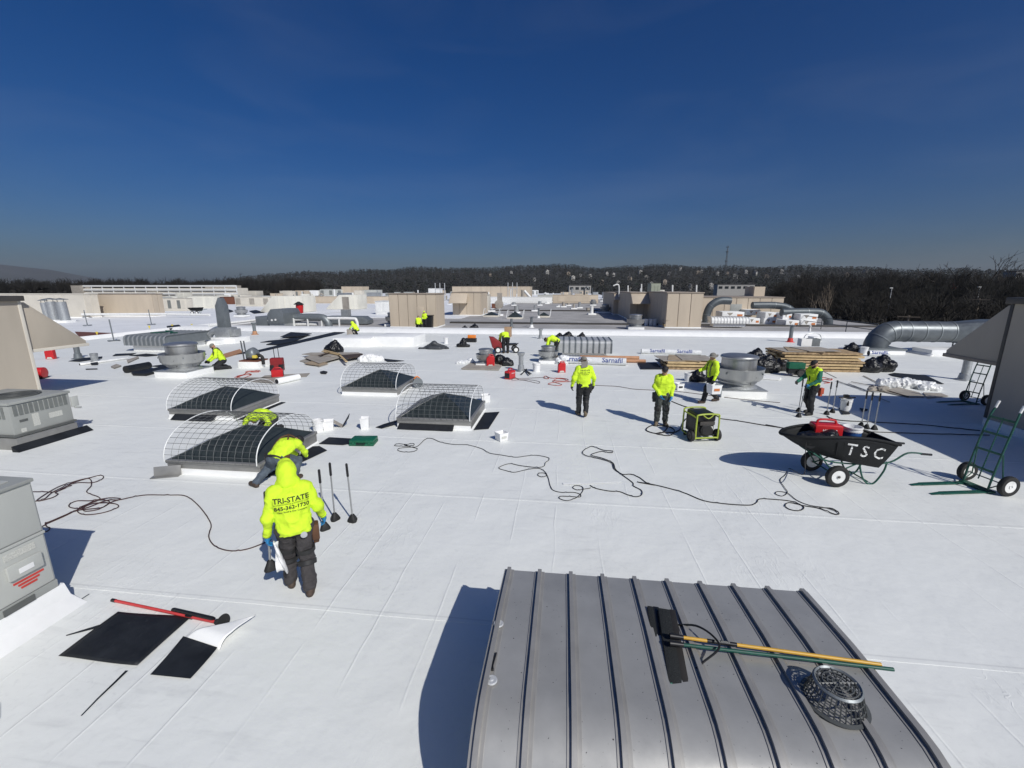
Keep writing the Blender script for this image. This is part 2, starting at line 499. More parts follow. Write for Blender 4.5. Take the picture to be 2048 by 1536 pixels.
UMIN, UMAX, VEND = -36.5, 46.0, 37.2
def slab_roof(name, u0, u1, v0, v1, z, mat, depth=9.2):
    b = MB(); b.b2((u0, v0, z - depth), (u1, v1, z))
    return struct(place(b.build(name, mat), (0, 0, 0), B))
main_roof = slab_roof('white_roof', UMIN, UMAX, -9, VEND + 1.3, -.03, 'white_flash')
def und(u, v):
    P = np.stack([u, v, u * 0], 1)
    return (.0045 * vnoise(P * np.array([1.3, .9, 1]), 1) + .003 * vnoise(P * np.array([3.1, 2.0, 1]), 2)
            + .0025 * vnoise(P * np.array([.35, .6, 1]), 3))
row = 0
v0 = -4.95
while v0 < VEND - .1:
    v1 = min(v0 + 3.12, VEND)
    u0 = UMIN - (row * 5.3) % 13
    while u0 < UMAX:
        a, b_ = max(u0, UMIN), min(u0 + 13.0, UMAX)
        u0 += 13.0
        if b_ - a < .3: continue
        near = v0 < 17 and b_ > -18 and a < 18
        st = .13 if near else .6
        nu, nv = max(2, int((b_ - a) / st)), max(2, int((v1 - v0 + .06) / st))
        uu, vv = np.meshgrid(np.linspace(a, b_ + .04, nu + 1), np.linspace(v0 - .06, v1, nv + 1), indexing='ij')
        uu, vv = uu.ravel(), vv.ravel()
        t = (vv - (v0 - .06)) / (v1 - v0 + .06)
        zz = und(uu, vv) - .004 + .0035 * (1 - t)
        vs = np.stack([uu, vv, zz], 1)
        lip = vs.reshape(nu + 1, nv + 1, 3)[:, 0].copy(); lip[:, 2] -= .012
        idx = np.arange((nu + 1) * (nv + 1)).reshape(nu + 1, nv + 1)
        fs = np.stack([idx[:-1, :-1], idx[1:, :-1], idx[1:, 1:], idx[:-1, 1:]], -1).reshape(-1, 4)
        n0 = len(vs)
        li = np.arange(n0, n0 + nu + 1)
        fl = np.stack([li[:-1], li[1:], idx[1:, 0], idx[:-1, 0]], -1)
        me = bpy.data.meshes.new('membrane_sheet')
        me.from_pydata(np.concatenate([vs, lip]).tolist(), [], np.concatenate([fs, fl]).tolist())
        me.polygons.foreach_set('use_smooth', [True] * len(me.polygons))
        me.set_sharp_from_angle(angle=R(40))
        obj('membrane_sheet', me, 'membrane', main_roof)
    v0 += 3.12
    row += 1

# parapet between the white roof and the old grey roof behind it
b = MB()
b.prism([(37.0, -.02), (37.45, .27), (37.7, .33), (38.5, .37), (38.62, .30), (38.62, -1.0), (37.0, -1.0)], UMIN + .4, UMAX, 'x')
par = place(b.build('roof_parapet', 'white_flash', bev=.03), (0, 0, 0), B)
tag(par, 'low white membrane covered parapet between the white roof and the old grey roof', 'parapet')
# raised joint along the left end of the white roof
b = MB()
b.prism([(UMIN - .45, -.3), (UMIN - .35, .22), (UMIN + .1, .26), (UMIN + .5, .02), (UMIN + .5, -.3)], 17, 56, 'y')
ej = place(b.build('expansion_joint', 'white_flash', bev=.03), (0, 0, 0), B)
tag(ej, 'raised white roof joint running away on the left, behind the tan sloped hood', 'roof joint')
west_roof = slab_roof('west_roof', -120, UMIN - .45, 10, 150, -.06, 'white_far')
grey_roof = slab_roof('grey_roof', UMIN + .5, 34, 38.5, 160, -.12, 'grey_roof')
nw_roof = slab_roof('north_roof', UMIN + .5, -13.5, 57, 160, -.05, 'white_far', 4)
far_roof = slab_roof('far_roof', -130, 20, 160, 300, .0, 'white_far')
# dark joint across the grey roof
b = MB(); b.b2((-13, 49.2, -.12), (33.5, 49.75, .06))
tag(place(b.build('expansion_joint', 'dark_trim', bev=.02), (0, 0, 0), B), 'low dark joint cover running across the grey roof behind the parapet', 'roof joint')
b = MB(); b.b2((-13, 77.0, -.12), (14, 77.7, .08))
tag(place(b.build('expansion_joint', 'dark_trim', bev=.02), (0, 0, 0), B), 'second dark joint cover farther back on the grey roof, behind the pyramid skylights', 'roof joint')

# ------------------------------------------------------------------ big standing-seam relief hood in the foreground
def relief_hood(label, p, w, depth, top, n, rad, mat='hood_metal', rmat='hood_rib', low=.28, both=False, name='relief_hood', ribw=.03, ribh=.035):
    # local x along U, y from 0 (far) to -depth (near); curved down at the near side (and the far side when both)
    t = thing(name, label, 'vent hood', (p.x, p.y, 0), B)
    prof = []
    if both:
        for k in range(0, 9):
            a = R(90) * k / 8
            prof.append((-(rad - rad * math.sin(a)), top - rad + rad * math.cos(math.pi / 2 - a)))
        prof = [(0, low)] + prof
    else:
        prof = [(0, top - .10), (-.004, top - .055), (-.3, top - .034), (-.75, top - .005)]
    y1 = -depth + rad
    prof.append((y1 + .02, top))
    for k in range(1, 11):
        a = R(90) * k / 10
        prof.append((y1 - rad * math.sin(a), top - rad + rad * math.cos(a)))
    prof.append((-depth, low))
    pw = w / n
    def strip(mb, x0, x1, off, th=.012):
        P = [Vector((0, y, z)) for y, z in prof]
        N = []
        for i in range(len(P)):
            d = (P[min(i + 1, len(P) - 1)] - P[max(i - 1, 0)]).normalized()
            N.append(Vector((0, d.z, -d.y)) if True else None)
        outv = [P[i] + N[i] * off for i in range(len(P))]
        inv = [P[i] + N[i] * (off - th) for i in range(len(P))]
        k = len(P)
        vs = [(x0, q.y, q.z) for q in outv] + [(x1, q.y, q.z) for q in outv] + [(x0, q.y, q.z) for q in inv] + [(x1, q.y, q.z) for q in inv]
        fs = []
        for i in range(k - 1):
            fs.append((i, i + 1, k + i + 1, k + i)); fs.append((2 * k + i, 3 * k + i, 3 * k + i + 1, 2 * k + i + 1))
            fs.append((i, 2 * k + i, 2 * k + i + 1, i + 1)); fs.append((k + i, k + i + 1, 3 * k + i + 1, 3 * k + i))
        fs.append((0, k, 3 * k, 2 * k)); fs.append((k - 1, 3 * k - 1, 4 * k - 1, 2 * k - 1))
        mb.add(vs, fs)
    sgn = 1
    pm = MB(); strip(pm, .004, pw - .004, 0); pme = pm.mesh('panel', smooth=30)
    rm = MB(); strip(rm, -ribw / 2, ribw / 2, ribh, ribh + .006); strip(rm, -ribw * 1.3, ribw * 1.3, .007, .008); rme = rm.mesh('rib', bev=.003, smooth=30, seg=1)
    for i in range(n):
        o = obj('panel', pme, mat, t); o.location = (i * pw, 0, 0)
    for i in range(n + 1):
        o = obj('rib', rme, rmat, t); o.location = (i * pw, 0, 0)
    e = MB()
    poly = [(y * .985 - .01, z - .014) for y, z in prof] + ([(-.01, low)] if not both else [])
    e.prism(poly, .012, .03, 'x'); e.build('end_panel', mat, t)
    e = MB(); e.prism(poly, w - .03, w - .012, 'x'); e.build('end_panel', mat, t)
    e = MB(); e.b2((.25, -depth + .28, -.01), (w - .25, -.22, low + .12)); e.build('curb', 'white_flash', t, bev=.02)
    return t
hp = at(1019, 1140, .86)
h_w = span(1019, 1603, 1140, 1100, .86)[1]
hood = relief_hood('large grey standing seam roof hood in the foreground with brooms lying on it', hp, h_w, 2.08, .92, 9, .56, ribw=.040)
for px, py in ((997, 1248), (983, 1361)):
    q = at(px, py, .93)
    b = MB(); b.lathe([(.046, 0), (.046, .006), (.04, .012), (.018, .010), (.012, .018), (.0, .018)], 20, cap=False)
    o = place(b.build('fastener_plate', 'pale_steel'), q, 0)
    tag(o, 'round metal fastener plate on the left edge of the foreground hood, ' + ('nearer its far corner' if py < 1300 else 'nearer the camera'), 'metal plate', 'round plates on the hood edge')
q0, q1 = at(990, 1296, .935), at(976, 1340, .935)
b = MB(); b.box(((q0 + q1) / 2), (.018, (q1 - q0).length, .02), rz=.12); b.box(((q0 + q1) / 2 + Vector((.02, -.03, .008))), (.012, .16, .015), rz=-.2)
tag(b.build('plastic_clip', 'black_plastic'), 'small black plastic clip on the left edge of the foreground hood', 'clip')

# ------------------------------------------------------------------ pyramid skylights under arched wire guards
SK = 2.12
def flat(p): return Vector((p.x, p.y, 0))
def skylight_proto(label, loc):
    t = thing('roof_skylight', label, 'skylight', loc, B, 'caged pyramid skylights')
    s = SK
    # local origin: front left corner of the curb at roof level
    b = MB(); b.prism([(-.04, -.01), (-.04, .01), (-.002, .03), (-.002, .12), (s + .002, .12), (s + .002, .03), (s + .04, .01), (s + .04, -.01)], -.04, s + .04, 'y')
    b.build('curb_flashing', 'white_flash', t)
    for (a, c) in (((-.012, -.012, .035), (s + .012, .05, .232)), ((-.012, s - .05, .035), (s + .012, s + .012, .232)), ((-.012, .05, .035), (.05, s - .05, .232)), ((s - .05, .05, .035), (s + .012, s - .05, .232))):
        b = MB(); b.b2(a, c); b.build('curb_rail', 'curb_alum', t, bev=.006)
    for (a, c) in (((-.03, -.03, .225), (s + .03, .06, .30)), ((-.03, s - .06, .225), (s + .03, s + .03, .30)), ((-.03, .06, .225), (.06, s - .06, .30)), ((s - .06, .06, .225), (s + .03, s - .06, .30))):
        b = MB(); b.b2(a, c); b.build('frame_rail', 'curb_alum', t, bev=.008)
    c = Vector((s / 2, s / 2, .78))
    cn = [Vector((.05, .05, .3)), Vector((s - .05, .05, .3)), Vector((s - .05, s - .05, .3)), Vector((.05, s - .05, .3))]
    for i in range(4):
        a_, b_ = cn[i], cn[(i + 1) % 4]
        m_ = (a_ + b_) / 2
        b = MB(); k = 8
        def fn(x, y, a_=a_, b_=b_):
            p = a_.lerp(b_, x).lerp(c, y)
            p.z += .05 * math.sin(math.pi * y) * .6
            return p
        b.grid(fn, k, k)
        b.build('pane', 'dome', t, smooth=60)
    b = MB()
    for q in cn: b.tube([q, q.lerp(c, .5) + Vector((0, 0, .03)), c], .012, 6)
    struct(b.build('hip_bead', 'dome', t), 'stuff')
    # wire guard: barrel vault over y, running along x
    def arc(x, n=16):
        return [Vector((x, s / 2 - (s / 2 + .05) * math.cos(math.pi * k / n), .27 + .74 * math.sin(math.pi * k / n) ** .85)) for k in range(n + 1)]
    b = MB()
    for i in range(1, 13): b.tube(arc(s * i / 13 - .02), .0048, 4, cap=False)
    n = 20
    for k in range(n + 1):
        q = arc(0, n)[k]
        b.tube([Vector((-.02, q.y, q.z)), Vector((s - .02, q.y, q.z))], .0048, 4, cap=False)
    struct(b.build('wire_mesh', 'wire', t), 'stuff')
    for x in (-.03, s - .02):
        b = MB(); b.tube(arc(x, 24), .012, 6); b.build('hoop', 'hoop', t)
    return t
sky_at = {'s1': (335, 919), 's2': (338, 817), 's3': (684, 773.5), 's4': (795, 834.5)}
sl_lab = {'s1': 'nearest caged pyramid skylight, one worker at its corner and one behind it',
          's2': 'dark pyramid skylight under a wire cage, in front of the large left exhaust fan',
          's3': 'farthest of the four near caged pyramid skylights, beside the pile of boards',
          's4': 'caged pyramid skylight with black flaps, nearest the middle of the roof'}
S1 = skylight_proto(sl_lab['s1'], flat(at(*sky_at['s1'], .3)))
SKY = {'s1': S1}
for k in ('s2', 's3', 's4'):
    SKY[k] = dup(S1, flat(at(*sky_at[k], .3)), B, sl_lab[k], 'caged pyramid skylights')
# loose black flashing flaps round the skylights
def flap(label, P, t=.012, mat='epdm', name='membrane_flap', lift=None, cat='roofing sheet', z=.012):
    b = MB()
    b.slab([(p.x, p.y, p.z + z) for p in P], t)
    return tag(b.build(name, mat, bev=.004, seg=1), label, cat)
def sk_pt(k, x, y, z=0):
    return Vector(SKY[k].location) + U * x + V * y + Vector((0, 0, z))
flap('black flap hanging along the front of the middle caged skylight', [sk_pt('s4', .05, -.20), sk_pt('s4', 1.65, -.20), sk_pt('s4', 1.65, -.02, .12), sk_pt('s4', .05, -.02, .12)])
flap('black flap on the roof along the right side of the middle caged skylight', [sk_pt('s4', 2.2, -.02), sk_pt('s4', 2.6, .12), sk_pt('s4', 2.66, 1.85), sk_pt('s4', 2.2, 1.7)])
flap('black scrap folded out at the left corner of the middle caged skylight', [sk_pt('s4', -.62, -.12), sk_pt('s4', -.4, -.2), sk_pt('s4', -.05, .15, .1), sk_pt('s4', -.05, .45, .1), sk_pt('s4', -.5, .2)])
flap('black flap along the right side of the nearest caged skylight', [sk_pt('s1', 2.2, -.12), sk_pt('s1', 2.36, .2), sk_pt('s1', 2.7, 1.6), sk_pt('s1', 2.36, 1.85), sk_pt('s1', 2.2, 1.8)])
flap('black sheet lying behind the right rear corner of the nearest caged skylight', [sk_pt('s1', 2.25, 2.0), sk_pt('s1', 2.9, 2.0), sk_pt('s1', 3.45, 2.45), sk_pt('s1', 2.25, 2.5)])
flap('black flap hanging along the front of the left rear caged skylight', [sk_pt('s2', .2, -.22), sk_pt('s2', 1.55, -.22), sk_pt('s2', 1.6, -.02, .13), sk_pt('s2', .2, -.02, .13)])
flap('black flap along the right side of the left rear caged skylight', [sk_pt('s2', 2.2, -.05), sk_pt('s2', 2.38, .1), sk_pt('s2', 2.38, 2.1), sk_pt('s2', 2.2, 2.1)])
# bent flashing piece at the front left corner of the nearest skylight
b = MB(); b.M = Matrix.Translation(sk_pt('s1', .10, -.14)) @ Matrix.Rotation(B + .35, 4, 'Z')
b.box((0, 0, .11), (.5, .02, .2), rx=-.25); b.box((-.02, -.06, .012), (.52, .14, .012))
tag(b.build('bent_flashing', 'curb_alum', bev=.003), 'bent metal flashing piece at the front left corner of the nearest skylight', 'flashing')

# ------------------------------------------------------------------ upblast exhaust fans
def fan_proto(label, loc, rz=B, R_=.88, curb='white_flash'):
    t = thing('exhaust_fan', label, 'exhaust fan', loc, rz, 'round metal exhaust fans')
    k = R_ / .88
    b = MB(); b.b2((-.78 * k, -.78 * k, -.02), (.78 * k, .78 * k, .26 * k)); b.build('curb', curb, t, bev=.03)
    b = MB(); b.b2((-.80 * k, -.80 * k, .26 * k), (.80 * k, .80 * k, .285 * k)); b.lathe([(.70 * k, .285 * k), (.58 * k, .38 * k)], 32); b.build('base_plate', 'galv', t, bev=.008)
    b = MB(); b.lathe([(.56 * k, .36 * k), (.62 * k, .42 * k), (.66 * k, .46 * k), (.66 * k, .50 * k), (.76 * k, .56 * k), (.84 * k, .66 * k), (.875 * k, .98 * k), (.895 * k, 1.01 * k), (.875 * k, 1.015 * k), (.85 * k, .96 * k), (.80 * k, .68 * k), (.5 * k, .55 * k)], 44)
    b.build('wind_band', 'alum', t, smooth=40)
    b = MB(); b.lathe([(.60 * k, .62 * k), (.60 * k, 1.34 * k), (.645 * k, 1.36 * k), (.65 * k, 1.40 * k), (.62 * k, 1.44 * k), (.48 * k, 1.475 * k), (.2 * k, 1.50 * k), (.02, 1.505 * k)], 44)
    b.build('motor_cover', 'alum', t, smooth=30)
    for i in range(4):
        a = math.pi / 4 + i * math.pi / 2
        b = MB(); b.box((.73 * k * math.cos(a), .73 * k * math.sin(a), .86 * k), (.34 * k, .05 * k, .06 * k), rz=a); b.build('bracket', 'galv_dark', t)
    b = MB()
    for i in range(3):
        a = -1.2 + i * .9
        b.cyl((.66 * k * math.cos(a), .66 * k * math.sin(a), .48 * k), (.67 * k * math.cos(a), .67 * k * math.sin(a), .49 * k), .018, n=8)
        b.cyl((.885 * k * math.cos(a), .885 * k * math.sin(a), .56 * k + .2), (.895 * k * math.cos(a), .895 * k * math.sin(a), .56 * k + .2), .014, n=8)
    struct(b.build('bolt', 'dark_trim', t), 'stuff')
    return t
FAN = fan_proto('large round metal exhaust fan on a white curb beside the worker carrying a box', at(1471, 786))
def fan(label, px, py, s=1.0, z=0):
    return dup(FAN, at(px, py, z), B, label, 'round metal exhaust fans', s)
fan('large round metal exhaust fan on a white curb behind the left caged skylight', 371, 749, 1.0)
fan('small round metal exhaust fan with a red fuel can in front of it', 972, 730, .58)
fan('small round metal exhaust fan on a white curb left of the ribbed hood', 1096, 724, .60)
fan('metal exhaust fan behind the parapet, left of the lumber pile and penthouse', 1270, 658, .98, -.12)
fan('metal exhaust fan just behind the parapet, at the left foot of the wide tan penthouse', 788, 652, .98, -.12)
fan('metal exhaust fan at the foot of the tan penthouse with the sloped awning', 939, 627, .95, -.12)
fan('metal exhaust fan on the grey roof left of the shaded penthouse row, nearer one', 1210, 626, .95, -.12)
fan('metal exhaust fan on the grey roof left of the shaded penthouse row, farther one', 1186, 611, .9, -.12)
fan('small metal exhaust fan on the far white roof beside the slanted pipe', 1025, 606, .9, -.12)
fan('round metal fan beside the long white pipe on the left', 484, 633, .9, 0)
# ------------------------------------------------------------------ soft shapes: signed distance fields meshed with surface nets
def sdf_mesh(prims, h=.012, k=.03, clips=(), disp=0, dfreq=8, seed=1, aniso=(1, 1, 1)):
    lo = np.array([1e9] * 3); hi = -lo
    for p in prims:
        if p[0] == 'cap':
            for q, r in ((p[1], p[3]), (p[2], p[4])):
                lo = np.minimum(lo, np.array(q) - r); hi = np.maximum(hi, np.array(q) + r)
        else:
            r = max(p[2]); lo = np.minimum(lo, np.array(p[1]) - r); hi = np.maximum(hi, np.array(p[1]) + r)
    lo -= k + 3 * h; hi += k + 3 * h
    n = np.ceil((hi - lo) / h).astype(int) + 1
    ax = [lo[i] + h * np.arange(n[i]) for i in range(3)]
    f = np.full(n, 1.0, np.float32)
    for p in prims:
        if p[0] == 'cap':
            a, b, ra, rb = np.array(p[1], float), np.array(p[2], float), p[3], p[4]
            m = max(ra, rb); l_, h_ = np.minimum(a, b) - m, np.maximum(a, b) + m
        else:
            c, rad = np.array(p[1], float), np.array(p[2], float)
            l_, h_ = c - max(rad), c + max(rad)
        i0 = np.maximum(0, np.floor((l_ - k - 2 * h - lo) / h).astype(int)); i1 = np.minimum(n, np.ceil((h_ + k + 2 * h - lo) / h).astype(int) + 1)
        X, Y, Z = np.meshgrid(ax[0][i0[0]:i1[0]], ax[1][i0[1]:i1[1]], ax[2][i0[2]:i1[2]], indexing='ij')
        if p[0] == 'cap':
            d = b - a; L = max(1e-9, d @ d)
            t = np.clip(((X - a[0]) * d[0] + (Y - a[1]) * d[1] + (Z - a[2]) * d[2]) / L, 0, 1)
            g = np.sqrt((X - a[0] - t * d[0]) ** 2 + (Y - a[1] - t * d[1]) ** 2 + (Z - a[2] - t * d[2]) ** 2) - (ra + t * (rb - ra))
        else:
            Rm = np.array(p[3]) if len(p) > 3 and p[3] is not None else np.eye(3)
            q = np.stack([X - c[0], Y - c[1], Z - c[2]], -1) @ Rm
            k0 = np.sqrt(((q / rad) ** 2).sum(-1)) + 1e-9; k1 = np.sqrt(((q / rad ** 2) ** 2).sum(-1)) + 1e-9
            g = k0 * (k0 - 1) / k1
        s = f[i0[0]:i1[0], i0[1]:i1[1], i0[2]:i1[2]]
        hh = np.clip(.5 + .5 * (s - g) / k, 0, 1)
        f[i0[0]:i1[0], i0[1]:i1[1], i0[2]:i1[2]] = s + (g - s) * hh - k * hh * (1 - hh)
    for (cp, cn) in clips:                       # keep the side the normal points away from
        cn = np.array(cn, float); cn /= np.linalg.norm(cn)
        pl = ((ax[0][:, None, None] - cp[0]) * cn[0] + (ax[1][None, :, None] - cp[1]) * cn[1] + (ax[2][None, None, :] - cp[2]) * cn[2])
        f = np.maximum(f, pl)
    sg = f < 0
    c = sg[:-1, :-1, :-1].astype(np.int8)
    tot = np.zeros_like(c)
    offs = [(a, b_, e) for a in (0, 1) for b_ in (0, 1) for e in (0, 1)]
    nx, ny, nz = f.shape
    for a, b_, e in offs: tot += sg[a:nx - 1 + a, b_:ny - 1 + b_, e:nz - 1 + e]
    act = np.argwhere((tot > 0) & (tot < 8))
    if len(act) == 0: return np.zeros((0, 3)), np.zeros((0, 4), int)
    cv = np.stack([f[act[:, 0] + a, act[:, 1] + b_, act[:, 2] + e] for a, b_, e in offs], 1)
    pos = np.zeros((len(act), 3)); cnt = np.zeros(len(act))
    for i in range(8):
        for j in range(i + 1, 8):
            df = [offs[j][q] - offs[i][q] for q in range(3)]
            if sum(map(abs, df)) != 1: continue
            va, vb = cv[:, i], cv[:, j]
            m = (va < 0) != (vb < 0)
            t = np.where(m, va / np.where(m, va - vb, 1), 0)
            pos += np.where(m[:, None], np.array(offs[i]) + t[:, None] * np.array(df), 0); cnt += m
    vs = lo + h * (act + pos / cnt[:, None])
    cid = np.full((nx - 1, ny - 1, nz - 1), -1, int)
    cid[act[:, 0], act[:, 1], act[:, 2]] = np.arange(len(act))
    fs = []
    for axis in range(3):
        sl0 = [slice(None)] * 3; sl1 = [slice(None)] * 3
        sl0[axis] = slice(0, -1); sl1[axis] = slice(1, None)
        e = np.argwhere(sg[tuple(sl0)] != sg[tuple(sl1)])
        o1, o2 = (axis + 1) % 3, (axis + 2) % 3
        e = e[(e[:, o1] > 0) & (e[:, o2] > 0) & (e[:, o1] < f.shape[o1] - 1) & (e[:, o2] < f.shape[o2] - 1)]
        q = []
        for d1, d2 in ((1, 1), (0, 1), (0, 0), (1, 0)):
            g = e.copy(); g[:, o1] -= d1; g[:, o2] -= d2
            q.append(cid[g[:, 0], g[:, 1], g[:, 2]])
        q = np.stack(q, 1)
        inside = sg[e[:, 0], e[:, 1], e[:, 2]]
        q[~inside] = q[~inside][:, ::-1]
        fs.append(q)
    fs = np.concatenate(fs)
    fs = fs[(fs >= 0).all(1)]
    # relax a little, then fold the cloth along the normals
    for _ in range(2):
        acc = np.zeros_like(vs); ct = np.zeros(len(vs))
        for a, b_ in ((0, 1), (1, 2), (2, 3), (3, 0)):
            np.add.at(acc, fs[:, a], vs[fs[:, b_]]); np.add.at(ct, fs[:, a], 1)
            np.add.at(acc, fs[:, b_], vs[fs[:, a]]); np.add.at(ct, fs[:, b_], 1)
        vs = vs * .5 + .5 * acc / np.maximum(ct, 1)[:, None]
    if disp:
        fnrm = np.cross(vs[fs[:, 2]] - vs[fs[:, 0]], vs[fs[:, 3]] - vs[fs[:, 1]])
        nr = np.zeros_like(vs)
        for a in range(4): np.add.at(nr, fs[:, a], fnrm)
        nr /= np.linalg.norm(nr, axis=1)[:, None] + 1e-12
        P = vs * np.array(aniso) * dfreq
        d = (1 - 2 * np.abs(vnoise(P, seed))) * .7 + (1 - 2 * np.abs(vnoise(P * 1.9 + 3.3, seed + 5))) * .4 + vnoise(P * .45, seed + 9) * .6
        vs = vs + nr * (d * disp)[:, None]
    return vs, fs
def npobj(name, vf, mat, parent=None, smooth=True):
    vs, fs = vf
    me = bpy.data.meshes.new(name)
    me.from_pydata(vs.tolist(), [], fs.tolist())
    if smooth: me.polygons.foreach_set('use_smooth', [True] * len(me.polygons))
    return obj(name, me, mat, parent)

# ------------------------------------------------------------------ lettering wrapped onto a surface
def text_mesh(body, size=1.0, res=2, bold=0):
    cu = bpy.data.curves.new('lettering', 'FONT')
    cu.body = body; cu.size = size; cu.align_x = 'CENTER'; cu.align_y = 'CENTER'; cu.resolution_u = res; cu.offset = bold
    o = bpy.data.objects.new('lettering', cu); COL.objects.link(o)
    dg = bpy.context.evaluated_depsgraph_get(); dg.update()
    me = bpy.data.meshes.new_from_object(o.evaluated_get(dg))
    bpy.data.objects.remove(o)
    bm = bmesh.new(); bm.from_mesh(me)
    bmesh.ops.triangulate(bm, faces=bm.faces)
    for _ in range(2):
        es = [e for e in bm.edges if e.calc_length() > size * .16]
        if es: bmesh.ops.subdivide_edges(bm, edges=es, cuts=1)
        bmesh.ops.triangulate(bm, faces=bm.faces)
    bm.to_mesh(me); bm.free()
    return me
def text_flat(body, size, mat, parent, Mx, name='lettering', bold=0):
    me = text_mesh(body, size, bold=bold)
    me.transform(Mx)
    o = obj(name, me, mat, parent)
    return struct(o, 'stuff')
def text_wrap(body, size, mat, parent, surf, org, xdir, ydir, name='lettering', bold=0, lift=.004):
    # surf: object whose mesh (same parent space) receives the lettering, cast along -(x cross y)
    me = text_mesh(body, size, bold=bold)
    bvh = BVHTree.FromPolygons([v.co.copy() for v in surf.data.vertices], [p.vertices[:] for p in surf.data.polygons])
    xdir, ydir = Vector(xdir).normalized(), Vector(ydir).normalized()
    nrm = xdir.cross(ydir).normalized()
    org = Vector(org)
    for v in me.vertices:
        p = org + xdir * v.co.x + ydir * v.co.y
        hit, hn, _, _ = bvh.ray_cast(p + nrm * .4, -nrm, 1.0)
        v.co = (hit + nrm * lift) if hit else p
    return struct(obj(name, me, mat, parent), 'stuff')

# ------------------------------------------------------------------ people
def lerp(a, b, t): return tuple(a[i] + (b[i] - a[i]) * t for i in range(3))
def add3(a, b): return tuple(a[i] + b[i] for i in range(3))
STAND = dict(pel=(0, 0, .97), chest=(0, .01, 1.30), neck=(0, 0, 1.50), head=(0, .045, 1.645), look=(0, 1, -.1),
             shL=(-.185, 0, 1.425), shR=(.185, 0, 1.425), elL=(-.245, -.02, 1.15), elR=(.245, -.02, 1.15), wrL=(-.255, .07, .91), wrR=(.255, .07, .91),
             hdL=(0, .25, -1), hdR=(0, .25, -1),
             hiL=(-.095, 0, .94), hiR=(.095, 0, .94), knL=(-.115, .03, .51), knR=(.115, .03, .51), anL=(-.12, -.02, .09), anR=(.12, -.02, .09),
             toL=(-.15, .15, .035), toR=(.15, .15, .035))
GLOVE_CACHE = {}
def glove_verts(side, h):
    key = (side, h)
    if key in GLOVE_CACHE: return GLOVE_CACHE[key]
    s = -1 if side == 'L' else 1                 # hand hangs along -z, palm to the body, fingers curl forward (+y)
    P = [('cap', (0, 0, .02), (0, .005, -.05), .031, .036)]
    P.append(('cap', (0, -.018, -.03), (0, -.022, -.075), .018, .020)); P.append(('cap', (0, .022, -.03), (0, .026, -.07), .018, .020))
    for y, l1, l2, l3 in ((.034, .038, .026, .02), (.012, .042, .030, .022), (-.011, .040, .028, .021), (-.032, .032, .022, .018)):
        a = (0, y, -.078); b = (-s * .012, y + .004, -.078 - l1); c = (-s * .034, y + .006, -.078 - l1 - l2 * .75); d = (-s * .05, y + .006, -.078 - l1 - l2 * .75 - l3 * .3)
        P += [('cap', a, b, .0115, .0105), ('cap', b, c, .0105, .0095), ('cap', c, d, .0095, .0085)]
    P += [('cap', (0, .03, -.03), (-s * .02, .060, -.062), .014, .0125), ('cap', (-s * .02, .060, -.062), (-s * .032, .066, -.092), .0125, .010)]
    GLOVE_CACHE[key] = sdf_mesh(P, h, .007)
    return GLOVE_CACHE[key]
